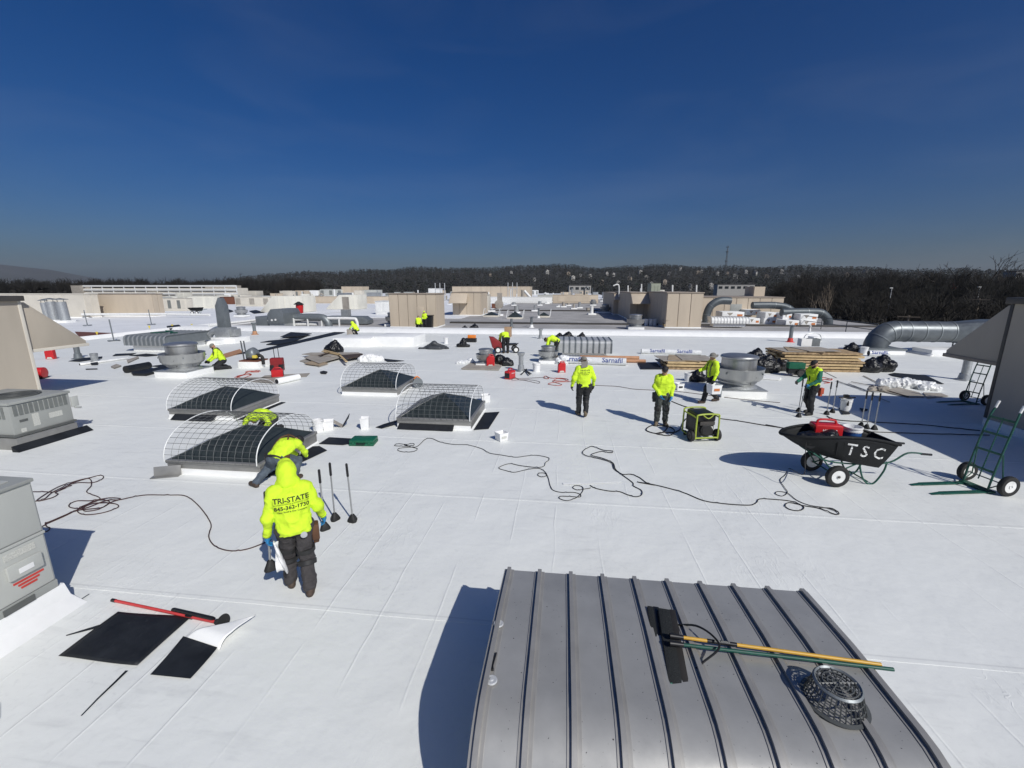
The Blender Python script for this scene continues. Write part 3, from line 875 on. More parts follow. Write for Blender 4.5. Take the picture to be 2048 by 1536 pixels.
def person(label, loc, rz, pose=None, top='hivis', legs='trouser_dark', boots='boot_brown', gloves='glove_black', hat=None, hat_mat='cap_black',
           res=.013, scale=1.0, sleeves=None, fold=.017, hem=.88, extra=None, group=None, seed=1, beard=False):
    J = dict(STAND)
    if pose: J.update(pose)
    t = thing('person', label, 'person', loc, rz, group)
    t.scale = (scale,) * 3
    head, look = Vector(J['head']), Vector(J['look']).normalized()
    neck = Vector(J['neck'])
    upv = (head - neck).normalized()
    fx = look.cross(upv).normalized(); upv = fx.cross(look).normalized()
    Rm = np.array([[fx.x, look.x, upv.x], [fx.y, look.y, upv.y], [fx.z, look.z, upv.z]])
    H = lambda x, y, z: tuple(head + fx * x + look * y + upv * z)
    up = Vector(J['chest']) - Vector(J['pel']); up.normalize()
    # body: one continuous figure
    bd = [('ell', H(0, -.005, .015), (.076, .096, .105), Rm), ('cap', H(0, .035, -.055), H(0, .06, -.085), .052, .036), ('ell', H(0, .097, -.012), (.014, .020, .022), Rm),
          ('cap', H(-.03, .088, .022), H(.03, .088, .022), .012, .012), ('cap', H(-.018, .088, -.062), H(.018, .088, -.062), .010, .010),
          ('ell', H(-.078, -.005, -.005), (.012, .024, .032), Rm), ('ell', H(.078, -.005, -.005), (.012, .024, .032), Rm),
          ('cap', tuple(head + upv * -.05 - look * .015), J['neck'], .056, .06), ('cap', J['neck'], J['chest'], .07, .11), ('cap', J['chest'], J['pel'], .115, .11)]
    for s in 'LR':
        bd += [('cap', lerp(J['neck'], J['sh' + s], .3), J['sh' + s], .06, .06), ('cap', J['sh' + s], J['el' + s], .055, .045), ('cap', J['el' + s], J['wr' + s], .044, .030),
               ('cap', J['pel'], J['hi' + s], .10, .095), ('cap', J['hi' + s], J['kn' + s], .082, .058), ('cap', J['kn' + s], J['an' + s], .056, .038), ('cap', J['an' + s], J['to' + s], .038, .028)]
    npobj('body', sdf_mesh(bd, res, .03), 'skin', t)
    # top
    pe, ch, nk = J['pel'], J['chest'], J['neck']
    sx = (Vector(J['shR']) - Vector(J['shL'])); sx.normalize()
    hx = (Vector(J['hiR']) - Vector(J['hiL'])); hx.normalize()
    P = []
    for s, q in (('L', -1), ('R', 1)):
        pl = tuple(Vector(pe) + hx * .075 * q - up * .09); cl = tuple(Vector(ch) + sx * .085 * q); sh = J['sh' + s]
        P += [('cap', pl, cl, .118, .124), ('cap', cl, lerp(sh, nk, .28), .122, .080), ('cap', sh, J['el' + s], .069, .056), ('cap', J['el' + s], lerp(J['el' + s], J['wr' + s], .9), .056, .042)]
    P += [('cap', pe, ch, .13, .14), ('cap', ch, nk, .13, .072)]
    hemp = Vector(pe) - up * (.97 - hem)
    if sleeves:
        Pt = [p for i, p in enumerate(P) if i % 4 in (0, 1) or i >= 8]
        for s in 'LR': Pt.append(('cap', J['sh' + s], lerp(J['sh' + s], J['el' + s], .35), .080, .074))
        tp = npobj('vest', sdf_mesh(Pt, res, .05, [(tuple(hemp), tuple(-up))], fold, 8, seed), top, t)
        Ps = []
        for s in 'LR': Ps += [('cap', J['sh' + s], J['el' + s], .068, .060), ('cap', J['el' + s], J['wr' + s], .060, .044)]
        Ps += [('cap', tuple(Vector(pe) - up * .08 + hx * .07), tuple(Vector(pe) - up * .08 - hx * .07), .128, .128)]
        npobj('shirt', sdf_mesh(Ps, res, .03, [], fold * .7, 10, seed + 2), sleeves, t)
    else:
        tp = npobj('sweatshirt', sdf_mesh(P, res, .05, [(tuple(hemp), tuple(-up))], fold, 8, seed), top, t)
        for s in 'LR':
            w, e = Vector(J['wr' + s]), Vector(J['el' + s])
            b = MB(); b.tube([w + (e - w) * .13, w + (e - w) * .02, w], [.05, .045, .037], 12); b.build('cuff', top, t, smooth=60)
    # legs
    P = [('cap', J['hiL'], J['hiR'], .115, .115), ('cap', tuple(Vector(pe) + up * .03 - hx * .05), tuple(Vector(pe) + up * .03 + hx * .05), .115, .115)]
    for s in 'LR':
        P += [('cap', J['hi' + s], J['kn' + s], .112, .083), ('cap', J['kn' + s], lerp(J['kn' + s], J['an' + s], .95), .083, .068)]
    npobj('trousers', sdf_mesh(P, res, .035, [], fold, 10, seed + 3), legs, t)
    for s in 'LR':
        an, to = Vector(J['an' + s]), Vector(J['to' + s])
        fw = (to - an); low = an + Vector((0, 0, -.045)); heel = low - Vector((fw.x, fw.y, 0)) * .22
        kn = Vector(J['kn' + s])
        zb = min(an.z, to.z) - .09
        P = [('cap', tuple(an + (kn - an) * .22), tuple(an), .058, .056), ('cap', tuple(an), tuple(heel), .054, .046), ('cap', tuple(low), tuple(to + Vector((0, 0, .012))), .050, .044),
             ('cap', tuple(lerp(an, to, .5)), tuple(to + Vector((0, 0, .012))), .05, .046)]
        npobj('boot', sdf_mesh(P, min(res, .011), .02, [], .003, 14, seed), boots, t)
        w, e = Vector(J['wr' + s]), Vector(J['el' + s])
        if gloves:
            gm = gloves if isinstance(gloves, str) else gloves[s]
            d = Vector(J['hd' + s]).normalized()
            o = npobj('glove', glove_verts(s, .0045 if res < .016 else .008), gm, t)
            yv = Vector((0, 1, 0)) if abs(d.y) < .9 else Vector((0, 0, 1))
            z_ = -d; x_ = yv.cross(z_).normalized(); y_ = z_.cross(x_)
            o.matrix_local = Matrix.Translation(w) @ Matrix((x_, y_, z_)).transposed().to_4x4()
    for q in (-1, 1):
        b = MB(); b.ball(H(q * .032, .083, .012), (.011, .009, .008), 8, 6); b.build('eye', 'cap_black', t)
    if beard:
        npobj('beard', sdf_mesh([('cap', H(-.055, .04, -.05), H(0, .075, -.09), .03, .036), ('cap', H(.055, .04, -.05), H(0, .075, -.09), .03, .036), ('cap', H(-.03, .085, -.045), H(.03, .085, -.045), .012, .012)], .009, .02), 'beard', t)
    if hat == 'hood':
        P = [('ell', H(0, -.02, .03), (.106, .125, .135), Rm), ('cap', H(0, -.05, -.02), tuple(neck + Vector((0, -.03, .02))), .108, .10), ('cap', H(0, -.06, .10), H(0, -.12, .03), .06, .06),
             ('cap', tuple(neck + sx * -.07), tuple(neck + sx * .07), .075, .075)]
        npobj('hood', sdf_mesh(P, res, .04, [(H(0, .075, 0), tuple(look))], .009, 9, seed + 7), top, t)
    elif hat in ('cap', 'beanie'):
        P = [('ell', H(0, -.012, .045), (.086, .106, .088), Rm)]
        npobj('cap', sdf_mesh(P, .009, .02, [(H(0, 0, .012), tuple(-upv - look * .15))]), hat_mat, t)
        if hat == 'cap':
            b = MB()
            def fn(x, y):
                a = (x - .5) * 2
                return Vector(H(a * .075 * (1 - .25 * y * y), .07 * math.sqrt(max(0, 1 - a * a)) + .01 + .085 * y * math.sqrt(max(0.02, 1 - a * a * .8)), .045 - .012 * y - .02 * a * a))
            b.grid(fn, 10, 5); b.build('cap_brim', hat_mat, t, smooth=60)
    elif hat == 'boonie':
        P = [('ell', H(0, -.005, .055), (.088, .105, .085), Rm)]
        npobj('hat_crown', sdf_mesh(P, .009, .02, [(H(0, 0, .03), tuple(-upv))]), hat_mat, t)
        b = MB()
        def fn(x, y):
            a = 2 * math.pi * x; r = 1 + .85 * y
            return Vector(H(.086 * r * math.cos(a), -.005 + .100 * r * math.sin(a), .048 - .03 * y - .022 * y * math.cos(2 * a) + .008 * math.sin(3 * a + 1) * y))
        b.grid(fn, 26, 5); b.build('hat_brim', hat_mat, t, smooth=60)
    t['_top'] = tp.name
    return t, tp, J
def knee_pads(t, J, mat='strap', res=.012, back=False):
    for s in 'LR':
        k, a, h_ = Vector(J['kn' + s]), Vector(J['an' + s]), Vector(J['hi' + s])
        f = (Vector(J['to' + s]) - a); f.z = 0; f.normalize()
        P = [('ell', tuple(k + f * .055 + Vector((0, 0, .0))), (.075, .05, .095))]
        npobj('knee_pad', sdf_mesh(P, res, .02), mat, t)
        for q, off in ((h_, .10), (a, .13)):
            c = k + (q - k).normalized() * off
            d = (q - k).normalized()
            b = MB(); b.tube([c - d * .022, c + d * .022], .094 if off < .12 else .088, 16, cap=False)
            b.tube([c - d * .022, c + d * .022], .084, 16, cap=False)
            b.build('strap', mat, t)
def pouch(t, p, s=(.07, .16, .2), mat='leather'):
    b = MB(); b.box(p, s); b.box(add3(p, (0, .02, -.12)), (s[0] * .8, s[1] * .7, .1))
    return b.build('tool_pouch', mat, t, bev=.02)
def belt(t, J, mat='strap'):
    pe = Vector(J['pel']); c = Vector(J['chest']); up = (c - pe).normalized()
    q = pe - up * .055
    b = MB()
    hx = (Vector(J['hiR']) - Vector(J['hiL'])).normalized(); fy = up.cross(hx)
    ring = [q + hx * .205 * math.cos(2 * math.pi * k / 24) + fy * .15 * math.sin(2 * math.pi * k / 24) for k in range(24)]
    b.tube(ring, .022, 6, closed=True)
    return b.build('tool_belt', mat, t)
# ------------------------------------------------------------------ big rooftop boxes at the sides
def uv(p): return p.dot(U), p.dot(V)
def panel_box(t, w, d, h, z0, mat, trim, nf, ns=2, cap=True, nb=0, off=.012, sides='fr'):
    # a box from (0,0) to (w,d) with separate cladding panels on the seen faces
    b = MB(); b.b2((.02, .02, z0), (w - .02, d - .02, z0 + h - .02)); b.build('core', trim, t)
    def face(n, L, fn):
        e = [L * i / n for i in range(n + 1)]
        for i in range(n):
            b = MB(); fn(b, e[i] + off, e[i + 1] - off); b.build('panel', mat, t, bev=.008, seg=1)
    face(nf, w, lambda b, a, c: b.b2((a, -.02, z0 + .02), (c, .018, z0 + h - .03)))
    if 'r' in sides: face(ns, d, lambda b, a, c: b.b2((w - .018, a, z0 + .02), (w + .02, c, z0 + h - .03)))
    if 'l' in sides: face(ns, d, lambda b, a, c: b.b2((-.02, a, z0 + .02), (.018, c, z0 + h - .03)))
    if cap:
        b = MB(); b.b2((-.08, -.08, z0 + h - .03), (w + .08, d + .08, z0 + h + .08)); b.build('roof_cap', trim, t, bev=.02)
    b = MB(); b.b2((-.04, -.04, z0 - .25), (w + .04, d + .04, z0 + .015)); b.build('curb', 'white_flash', t, bev=.02)

# left tan unit: its right side faces the roof, sloped intake hood on its far side
def big_unit(label, c, side):
    L = 7.0
    t = thing('rooftop_unit', label, 'rooftop unit', c - V * L - (U * 5.0 if side < 0 else U * 0), B)
    panel_box(t, 5.0, L, 3.3, .22, 'tan', 'tan_trim', 4, 4, sides='lr', cap=False)
    b = MB(); b.prism([(L + .03, 3.42), (L + .2, 3.42), (L + 1.85, 1.95), (L + 1.85, 1.84), (L + .03, 1.84)], .06, 4.94, 'x'); b.build('intake_hood', 'tan', t, bev=.015)
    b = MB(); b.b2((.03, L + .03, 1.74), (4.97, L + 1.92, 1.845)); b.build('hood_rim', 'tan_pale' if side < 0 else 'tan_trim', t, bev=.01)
    b = MB(); b.b2((-.14, -.14, 3.47), (5.14, L + .10, 3.64)); b.build('roof_edge', 'dark_trim', t, bev=.02)
    x = 5.0 if side < 0 else 0
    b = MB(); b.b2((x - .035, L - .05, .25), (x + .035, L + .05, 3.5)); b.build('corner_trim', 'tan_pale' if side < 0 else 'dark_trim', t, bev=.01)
    return t
big_unit('tall tan metal rooftop unit with sloped hood at the left edge of the photo', Vector((-16.3, 14.6, 0)), -1)
# pipe under the hood tip
def vent_pipe(label, px, py, h, r=.09, mat='galv', cap='flare', base=None, z=0, lean=0):
    p = at(px, py, z)
    t = thing('vent_pipe', label, 'vent pipe', p, 0, 'roof vent pipes')
    b = MB(); b.cyl((0, 0, -.02), (lean, 0, h), r, n=16); b.build('pipe', mat, t)
    b = MB(); b.lathe([(r * 2.4, -.01), (r * 2.3, .015), (r * 1.5, .05), (r * 1.25, .28), (r * 1.02, .30)], 18); b.build('boot_flashing', base or mat, t)
    if cap == 'flare':
        b = MB(); b.lathe([(r, h - .16), (r * 1.55, h - .08), (r * 1.6, h + .01), (r * .9, h + .015)], 18, (lean, 0, 0)); b.build('pipe_cap', mat, t)
    elif cap == 'hat':
        b = MB(); b.lathe([(r * 1.7, h + .03), (r * 1.7, h + .06), (.01, h + .12)], 16, (lean, 0, 0)); b.cyl((lean, 0, h), (lean, 0, h + .05), r * .3, n=6); b.build('pipe_cap', mat, t)
    return t
vent_pipe('metal vent pipe standing under the tip of the left tan hood', 157, 717, 1.05, .13, 'galv_dark')
vent_pipe('flared metal vent pipe beside the small red generator in mid roof', 1042, 742, .88, .11)
vent_pipe('slim metal vent pipe left of the far ribbed hood, in front of the parapet', 1081, 677, .75, .11)
vent_pipe('metal vent pipe with a pink base left of the two white crates', 1580, 684, 1.15, .13, 'galv_dark', 'hat', 'label_red')
vent_pipe('metal vent pipe with a copper coloured base on the far left of the white roof', 510, 669, 1.0, .13, 'galv_dark', 'flare', 'tube_brown')
vent_pipe('metal vent pipe under the tip of the dark right hood', 1928, 760, 1.0, .15, 'galv')
vent_pipe('dark vent pipe on the grey roof left of the pyramid skylights', 1023, 655, .9, .12, 'galv_dark', None, z=-.12)
vent_pipe('thin dark vent pipe on the grey roof with a white foot, near the middle', 1063, 655, 1.0, .13, 'galv_dark', 'hat', 'white_flash', -.12)
vent_pipe('vent pipe on the grey roof behind the middle pyramid skylights', 1077, 636, 1.2, .12, 'galv_dark', 'hat', 'white_flash', -.12)
vent_pipe('short white footed pipe on the grey roof left of the wide tan penthouse', 731, 649, .8, .06, 'galv_dark', None, 'white_flash', -.12)
vent_pipe('short pipe with a white foot on the grey roof right of the insulation packs', 1619, 664, .5, .07, 'white_paint', 'hat', None, -.12)

big_unit('tall tan metal rooftop unit in its own shade at the right edge of the photo', Vector((13.63, 12.0, 0)), 1)

# condenser unit in front of the left tan unit
c = at(38, 900)
t = thing('air_conditioner', 'grey condenser unit with a round fan on top, at the left edge', 'air conditioner', c - U * 1.9, B)
w, d = 1.9, 1.32
b = MB(); b.b2((-.03, -.03, -.02), (w + .03, d + .03, .30)); b.build('curb', 'curb_alum', t, bev=.02)
b = MB(); b.prism([(w + .03, 0), (w + .22, 0), (w + .03, .14)], -.15, d + .25, 'y'); b.build('curb_flashing', 'epdm', t)
b = MB(); b.b2((0, 0, .30), (w, d, 1.12)); b.build('cabinet', 'ac_grey', t, bev=.025)
b = MB(); b.b2((-.04, -.04, .33), (w + .035, d + .035, .38)); b.build('base_rail', 'ac_dark', t, bev=.006)
b = MB(); b.b2((-.03, -.03, 1.12), (w + .03, d + .03, 1.19)); b.build('top_cover', 'ac_grey', t, bev=.02)
b = MB(); b.lathe([(.48, 1.19), (.48, 1.225), (.44, 1.225), (.42, 1.20), (.05, 1.20)], 32, (w * .62, d / 2, 0)); b.build('fan_ring', 'ac_dark', t)
for k in range(5):
    b = MB(); r = .10 + .075 * k
    b.tube([(w * .62 + r * math.cos(a * .2618), d / 2 + r * math.sin(a * .2618), 1.232) for a in range(24)], .007, 4, closed=True); b.build('fan_grille', 'ac_dark', t)
for k in range(11):
    y = .07 + k * (d - .12) / 11
    b = MB(); b.b2((w - .01, y, .84), (w + .012, y + .075, 1.09)); b.build('coil_louver', 'louver', t)
for k in range(14):
    x = .09 + k * (w - .2) / 14
    b = MB(); b.b2((x, -.012, .78), (x + .075, .01, 1.08)); b.build('coil_louver', 'louver', t)
for (y0, z0, y1, z1, m) in ((.42, .48, .56, .80, 'label'), (.78, .58, 1.08, .72, 'label'), (.14, .40, .25, .50, 'label'), (.15, .66, .32, .72, 'ac_dark')):
    b = MB(); b.b2((w, y0, z0), (w + .006, y1, z1)); b.build('label_plate', m, t)
b = MB(); b.b2((w - .05, d + .035, .72), (w - .02, d + .22, 1.0)); b.cyl((w - .035, d + .1, .70), (w - .035, d + .26, .66), .03, n=8); b.build('disconnect_box', 'ac_light', t, bev=.01)

# cabinet at the lower left edge
c = Vector((-5.70, 4.78, 0))
L = 2.7
t = thing('air_conditioner', 'pale grey equipment cabinet with red stickers at the lower left corner', 'air conditioner', c - U * 2.2 - V * L, B)
w = 2.2
b = MB(); b.prism([(-.1, -.02), (-.1, .25), (w + .02, .25), (w + .08, .10), (w + .30, .0), (w + .30, -.02)], -.1, L + .06, 'y'); b.build('curb_flashing', 'white_flash', t, bev=.03)
b = MB(); b.b2((0, 0, .25), (w, L, 1.66)); b.build('cabinet', 'ac_light', t, bev=.012)
b = MB(); b.b2((-.02, -.02, 1.655), (w + .02, L + .02, 1.70)); b.build('top_cover', 'ac_grey', t, bev=.012)
b = MB(); b.b2((.12, .1, 1.70), (w - .12, L - .12, 1.715)); b.build('top_seam', 'ac_light', t, bev=.006)
b = MB(); b.b2((w, 0, .99), (w + .022, L, 1.025)); b.build('mid_rail', 'ac_light', t, bev=.006)
e = [L - .02, L - .72, L - 1.42, L - 2.1]
for i in range(3):
    b = MB(); b.b2((w - .005, e[i + 1] + .008, .36), (w + .012, e[i], .985)); b.build('door', 'ac_light', t, bev=.006)
for i in range(2):
    b = MB(); b.b2((w - .005, e[0] - 1.3 * (i + 1) + .008, 1.035), (w + .012, e[0] - 1.3 * i, 1.63)); b.build('access_panel', 'ac_light', t, bev=.006)
b = MB(); b.b2((w + .012, L - .44, .62), (w + .05, L - .10, .80)); b.build('access_cover', 'ac_light', t, bev=.012)
for (y0, z0, y1, z1, m) in ((.12, .86, .42, .94, 'label'), (.20, .67, .34, .73, 'white_plastic'), (.10, .545, .40, .57, 'label_red'), (.15, .505, .36, .53, 'label_red'), (.18, .465, .34, .49, 'label_red'), (1.05, .76, 1.18, .84, 'label')):
    b = MB(); b.b2((w + .012, L - y1, z0), (w + .016 if z0 < .6 or z0 > .8 else w + .056, L - y0, z1)); b.build('sticker', m, t)
b = MB(); b.cyl((w + .04, L - .86, .52), (w + .04, L - .84, .70), .018, n=10); b.box((w + .03, L - .92, .64), (.05, .09, .12)); b.build('latch_handle', 'galv_dark', t, bev=.006)
b = MB(); b.b2((w - .02, L - .55, .255), (w + .03, L - .25, .33)); b.build('lifting_slot', 'ac_dark', t)
b = MB(); b.b2((w - .005, 0, .25), (w + .02, L, .35)); b.build('base_rail', 'ac_grey', t, bev=.006)

# ------------------------------------------------------------------ tools and small things
def plunger_parts(t):
    b = MB(); b.cyl((0, 0, .10), (0, 0, .84), .0135, n=10); b.build('pole', 'alum', t)
    b = MB(); b.tube([(0, 0, .82), (0, 0, .83), (0, 0, 1.04), (0, 0, 1.055)], [.015, .021, .020, .013], 12); b.build('grip', 'black_plastic', t)
    b = MB()
    n = 20
    pr = [(.022, .13), (.034, .12), (.058, .07), (.080, .018), (.078, .0)]
    vs = []; fs = []
    for i, (r, z) in enumerate(pr):
        for k in range(n):
            a = 2 * math.pi * k / n
            rr = r * (1 + (.14 * math.cos(3 * a) if i > 1 else 0)); vs.append((rr * math.cos(a), rr * math.sin(a), z))
    for i in range(len(pr) - 1):
        for k in range(n): fs.append((i * n + k, i * n + (k + 1) % n, (i + 1) * n + (k + 1) % n, (i + 1) * n + k))
    fs.append(tuple(range(n))); fs.append(tuple(range(4 * n, 5 * n)))
    b.add(vs, fs); b.build('rubber_foot', 'rubber', t, smooth=40)
    return t
PL = plunger_parts(thing('plunger_tool', 'upright pole tool with black rubber foot nearest the front worker, by his right hand', 'pole tool', at(650, 1058), .2, 'pole tools with rubber feet'))
def plunger(label, p, rz=0, tilt=None, s=1.0):
    o = dup(PL, p, rz, label, 'pole tools with rubber feet', s)
    if tilt: o.rotation_euler = tilt
    return o
plunger('upright pole tool with black rubber foot, middle of the three beside the front worker', at(670, 1039), .5, (R(1.5), 0, .5))
plunger('upright pole tool with black rubber foot, rightmost of the three beside the front worker', at(706, 1042), 1.2, (R(-1), R(-1), 1.2))
for px, py, lab in ((1653, 829, 'leftmost upright pole tool between the right worker and the white bucket'), (1665, 825, 'upright pole tool just left of the white bucket at the edge of the shade'),
                    (1722, 853, 'left one of three upright pole tools standing in the shade'), (1733, 857, 'middle one of three upright pole tools standing in the shade'), (1748, 859, 'right one of three upright pole tools standing in the shade')):
    plunger(lab, at(px, py), px * .37, None, 1.0)

def bucket(label, p, r=.15, h=.36, mat='white_plastic', lid=False, band=None, bail=True, rz=0, name='bucket', metal=False, fill=None):
    t = thing(name, label, 'bucket', p, rz, 'buckets')
    b = MB(); b.lathe([(r * .86, 0), (r * .98, h * .93), (r * 1.04, h * .93), (r * 1.04, h * .99), (r * 1.0, h), (r * .93, h), (r * .80, .02)], 24)
    b.build('pail', mat, t, smooth=40)
    b = MB(); b.tube([(r * .905 * math.cos(k * .2618), r * .905 * math.sin(k * .2618), h * .80) for k in range(24)], .007, 5, closed=True)
    b = MB(); b.lathe([(r * 1.02, h * .77), (r * 1.035, h * .77), (r * 1.035, h * .83), (r * 1.02, h * .83)], 24, cap=False); b.build('rim_band', mat, t)
    if lid:
        b = MB(); b.lathe([(r * 1.06, h * .95), (r * 1.08, h), (r * 1.0, h + .012), (.01, h + .008)], 24); b.build('lid', mat, t)
    if band:
        b = MB(); b.lathe([(r * .92, h * .42), (r * .925, h * .42), (r * .965, h * .72), (r * .955, h * .72)], 24, cap=False); b.build('label', band, t)
    if bail:
        b = MB(); b.tube([(r * 1.05 * math.cos(a), -r * .55 * math.sin(a) - .02, h * .82 + r * .35 * math.sin(a)) for a in [math.pi * k / 10 for k in range(11)]], .004, 5); b.build('bail_handle', 'galv', t)
    if fill:
        b = MB(); b.lathe([(r * .90, h * .84), (.01, h * .86)], 24); b.build('contents', fill, t)
    return t
def square_pail(label, p, s=.24, h=.24, rz=0, print_=None):
    t = thing('square_pail', label, 'pail', p, rz, 'buckets')
    b = MB(); q = s / 2
    for z0, k0, z1, k1 in ((0, .86, h, 1.0),):
        vs = [(x * q * k0, y * q * k0, z0) for x, y in ((-1, -1), (1, -1), (1, 1), (-1, 1))] + [(x * q * k1, y * q * k1, z1) for x, y in ((-1, -1), (1, -1), (1, 1), (-1, 1))]
        vs += [(x * q * .93, y * q * .93, z1) for x, y in ((-1, -1), (1, -1), (1, 1), (-1, 1))] + [(x * q * .80, y * q * .80, .02) for x, y in ((-1, -1), (1, -1), (1, 1), (-1, 1))]
        fs = [(3, 2, 1, 0)] + [(i + 4 * L_, (i + 1) % 4 + 4 * L_, (i + 1) % 4 + 4 * (L_ + 1), i + 4 * (L_ + 1)) for L_ in range(3) for i in range(4)] + [(12, 13, 14, 15)]
        b.add(vs, fs)
    b.build('pail', 'white_plastic', t, bev=.012)
    b = MB(); b.b2((-q * 1.04, -q * 1.04, h * .93), (q * 1.04, -q * .98, h)); b.b2((-q * 1.04, q * .98, h * .93), (q * 1.04, q * 1.04, h)); b.b2((-q * 1.04, -q * .98, h * .93), (-q * .98, q * .98, h)); b.b2((q * .98, -q * .98, h * .93), (q * 1.04, q * .98, h))
    b.build('rim', 'white_plastic', t)
    if print_:
        b = MB(); b.b2((-q * .55, -q * .985, h * .35), (q * .55, -q * .965, h * .62)); b.build('label', print_, t)
    return t
bucket('white round pail beside the nearest skylight, left of the two', at(637, 862), .15, .33)
square_pail('white square pail just right of the round pail by the nearest skylight', at(658, 858), .28, .26, .3)
square_pail('white square pail with dark contents standing alone left of the green case', at(731, 857), .24, .33, .15)
square_pail('small white pail with a printed label, alone right of the middle caged skylight', at(1003, 880), .27, .22, .6, 'label')
bucket('open white bucket with black tool across its rim, at the edge of the shade', at(1690, 822), .16, .42, fill='rubber')
b = MB(); b.M = Matrix.Translation(at(1690, 822)); b.cyl((-.26, 0, .45), (.30, .05, .44), .022, n=8); b.box((-.02, .02, .49), (.14, .1, .10)); b.cyl((-.03, -.1, .43), (-.08, -.17, .22), .03, n=8)
tag(b.build('hand_tool', 'black_plastic', bev=.004, seg=1), 'black hand tool lying across the open white bucket in the shade', 'tool')
bucket('metal pail left of the vent pipe on the far left', at(190, 722), .17, .42, 'galv')
bucket('white pail with dark drips, alone right of the dark far strip', at(522, 722), .15, .36, fill='epdm')
bucket('white pail in front of the board pile, left one', at(556, 731), .15, .36)
bucket('white pail with a printed label in front of the board pile, right one', at(562, 733), .16, .45, band='label')
bucket('white bucket by the crossed black strips, near the flared pipe', at(1073, 743), .19, .42)
square_pail('white square pail with a black mark in front of the large right fan', at(1357, 779), .30, .26, .2, 'cap_black')
bucket('white pail left of the worker carrying a box', at(1375, 762), .15, .36, fill='rubber')
square_pail('white pail on the far side of the middle caged skylight', at(971, 802), .3, .24, .2)
bucket('white jug like pail by the parapet, right of the dark tarp', at(892, 687), .16, .42, lid=True)
bucket('white pail beside the right membrane roll behind the lumber stack', at(1727, 708), .2, .42, lid=True)

# green tool case
t = thing('tool_case', 'flat green plastic tool case on the white roof', 'tool case', at(728, 887), -.02)
b = MB(); b.b2((-.31, -.2, 0), (.31, .2, .075)); b.build('case_bottom', 'green_case', t, bev=.02)
b = MB(); b.b2((-.305, -.195, .08), (.305, .195, .15)); b.build('case_lid', 'green_case', t, bev=.02)
b = MB(); b.tube([(-.1, -.2, .08), (-.1, -.25, .08), (.1, -.25, .08), (.1, -.2, .08)], .014, 8); b.build('handle', 'black_plastic', t)
for x in (-.2, .2):
    b = MB(); b.b2((x - .03, -.215, .05), (x + .03, -.19, .11)); b.build('latch', 'green_case', t, bev=.005)
# bent offcut of cover board standing open
t = thing('bent_offcut', 'folded grey and black offcut standing open right of the white pails', 'offcut', at(686, 853), .3)
for s_, an in ((-1, .9), (1, .75)):
    b = MB(); b.M = Matrix.Rotation(s_ * an - s_ * .9, 4, 'Y')
    b.slab([(0, -.12, .01), (s_ * .22, -.1, .16 + .08 * (s_ > 0)), (s_ * .25, .12, .2 + .1 * (s_ > 0)), (0, .14, .01)], .012); b.build('flap', 'cover_board' if s_ < 0 else 'epdm', t)

# cords
def cord(label, P, mat='cord_black', r=.008, z=None, name='extension_cord', lift=.012):
    P = [Vector((p.x, p.y, (p.z if p.z > .05 else 0) + lift)) for p in P]
    Q = spline(P, 6)
    for i, q in enumerate(Q):
        if P[0].z < .2 and q.z < .1: q.z = lift + .010 * (i % 11 == 5)
    b = MB(); b.tube(Q, r, 6); o = b.build(name, mat, smooth=60)
    return tag(o, label, 'cord')
Z5 = lambda l: pts(0, 780, 2.9257, l)
cord('dark red extension cord lying in tangled loops beside the lower left cabinet', Z5([(200, 655), (260, 640), (310, 600), (430, 545), (560, 507), (603, 505), (596, 525), (540, 545), (440, 548), (330, 600), (340, 612), (300, 635), (215, 650),
     (330, 575), (430, 540), (520, 520), (535, 560), (508, 600), (575, 628), (580, 645), (520, 668), (470, 690), (455, 715), (500, 733), (600, 722), (690, 690), (670, 668), (560, 665), (490, 690), (500, 712), (580, 700), (650, 660), (705, 640), (640, 634), (540, 650), (450, 652), (405, 675), (420, 692), (500, 694), (620, 650), (700, 645),
     (780, 628), (860, 617), (980, 618), (1075, 620), (1130, 650), (1180, 700), (1222, 760), (1236, 800), (1222, 860), (1250, 910), (1310, 938), (1380, 945), (1470, 928), (1590, 880)]), 'cord_brown', .0085)
cord('dark cord running from the cabinet corner into the tangled red brown cord', Z5([(236, 808), (290, 780), (380, 740), (460, 700), (560, 650), (640, 655), (600, 690), (520, 700), (440, 712), (300, 770), (268, 782), (272, 800), (292, 812), (280, 828), (244, 838)]), 'cord_brown', .0085)
cord('thin cord end reaching left from the tangle behind the lower left cabinet', Z5([(185, 598), (260, 598), (330, 597), (420, 560)]), 'cord_brown', .008)
Z8 = lambda l: pts(770, 850, 3.793, l)
cord('thin dark cord winding from small coils near the middle skylight to the roof centre', Z8([(190, 165), (110, 163), (72, 158), (100, 145), (160, 150), (215, 143), (216, 158), (160, 160), (150, 150), (200, 170), (245, 183), (220, 203), (150, 208), (100, 197), (110, 180), (180, 172), (245, 165), (305, 112), (355, 105), (420, 132), (520, 150), (625, 154), (735, 183), (790, 215), (890, 232), (990, 247), (1070, 238), (1150, 233), (1235, 250), (1243, 268), (1218, 288), (1205, 316), (1150, 325), (1030, 312), (950, 297), (885, 314), (866, 333), (920, 350), (980, 362), (1060, 345), (1140, 332), (1190, 340), (1228, 380), (1195, 398), (1160, 385), (1172, 368), (1218, 372), (1240, 410), (1252, 460), (1275, 498), (1340, 515), (1430, 515), (1480, 530), (1478, 550), (1400, 546), (1330, 545), (1325, 562), (1380, 577), (1450, 556), (1500, 505), (1495, 472), (1450, 463), (1424, 478), (1460, 497), (1515, 489), (1560, 482)]), 'cord_black', .0075)
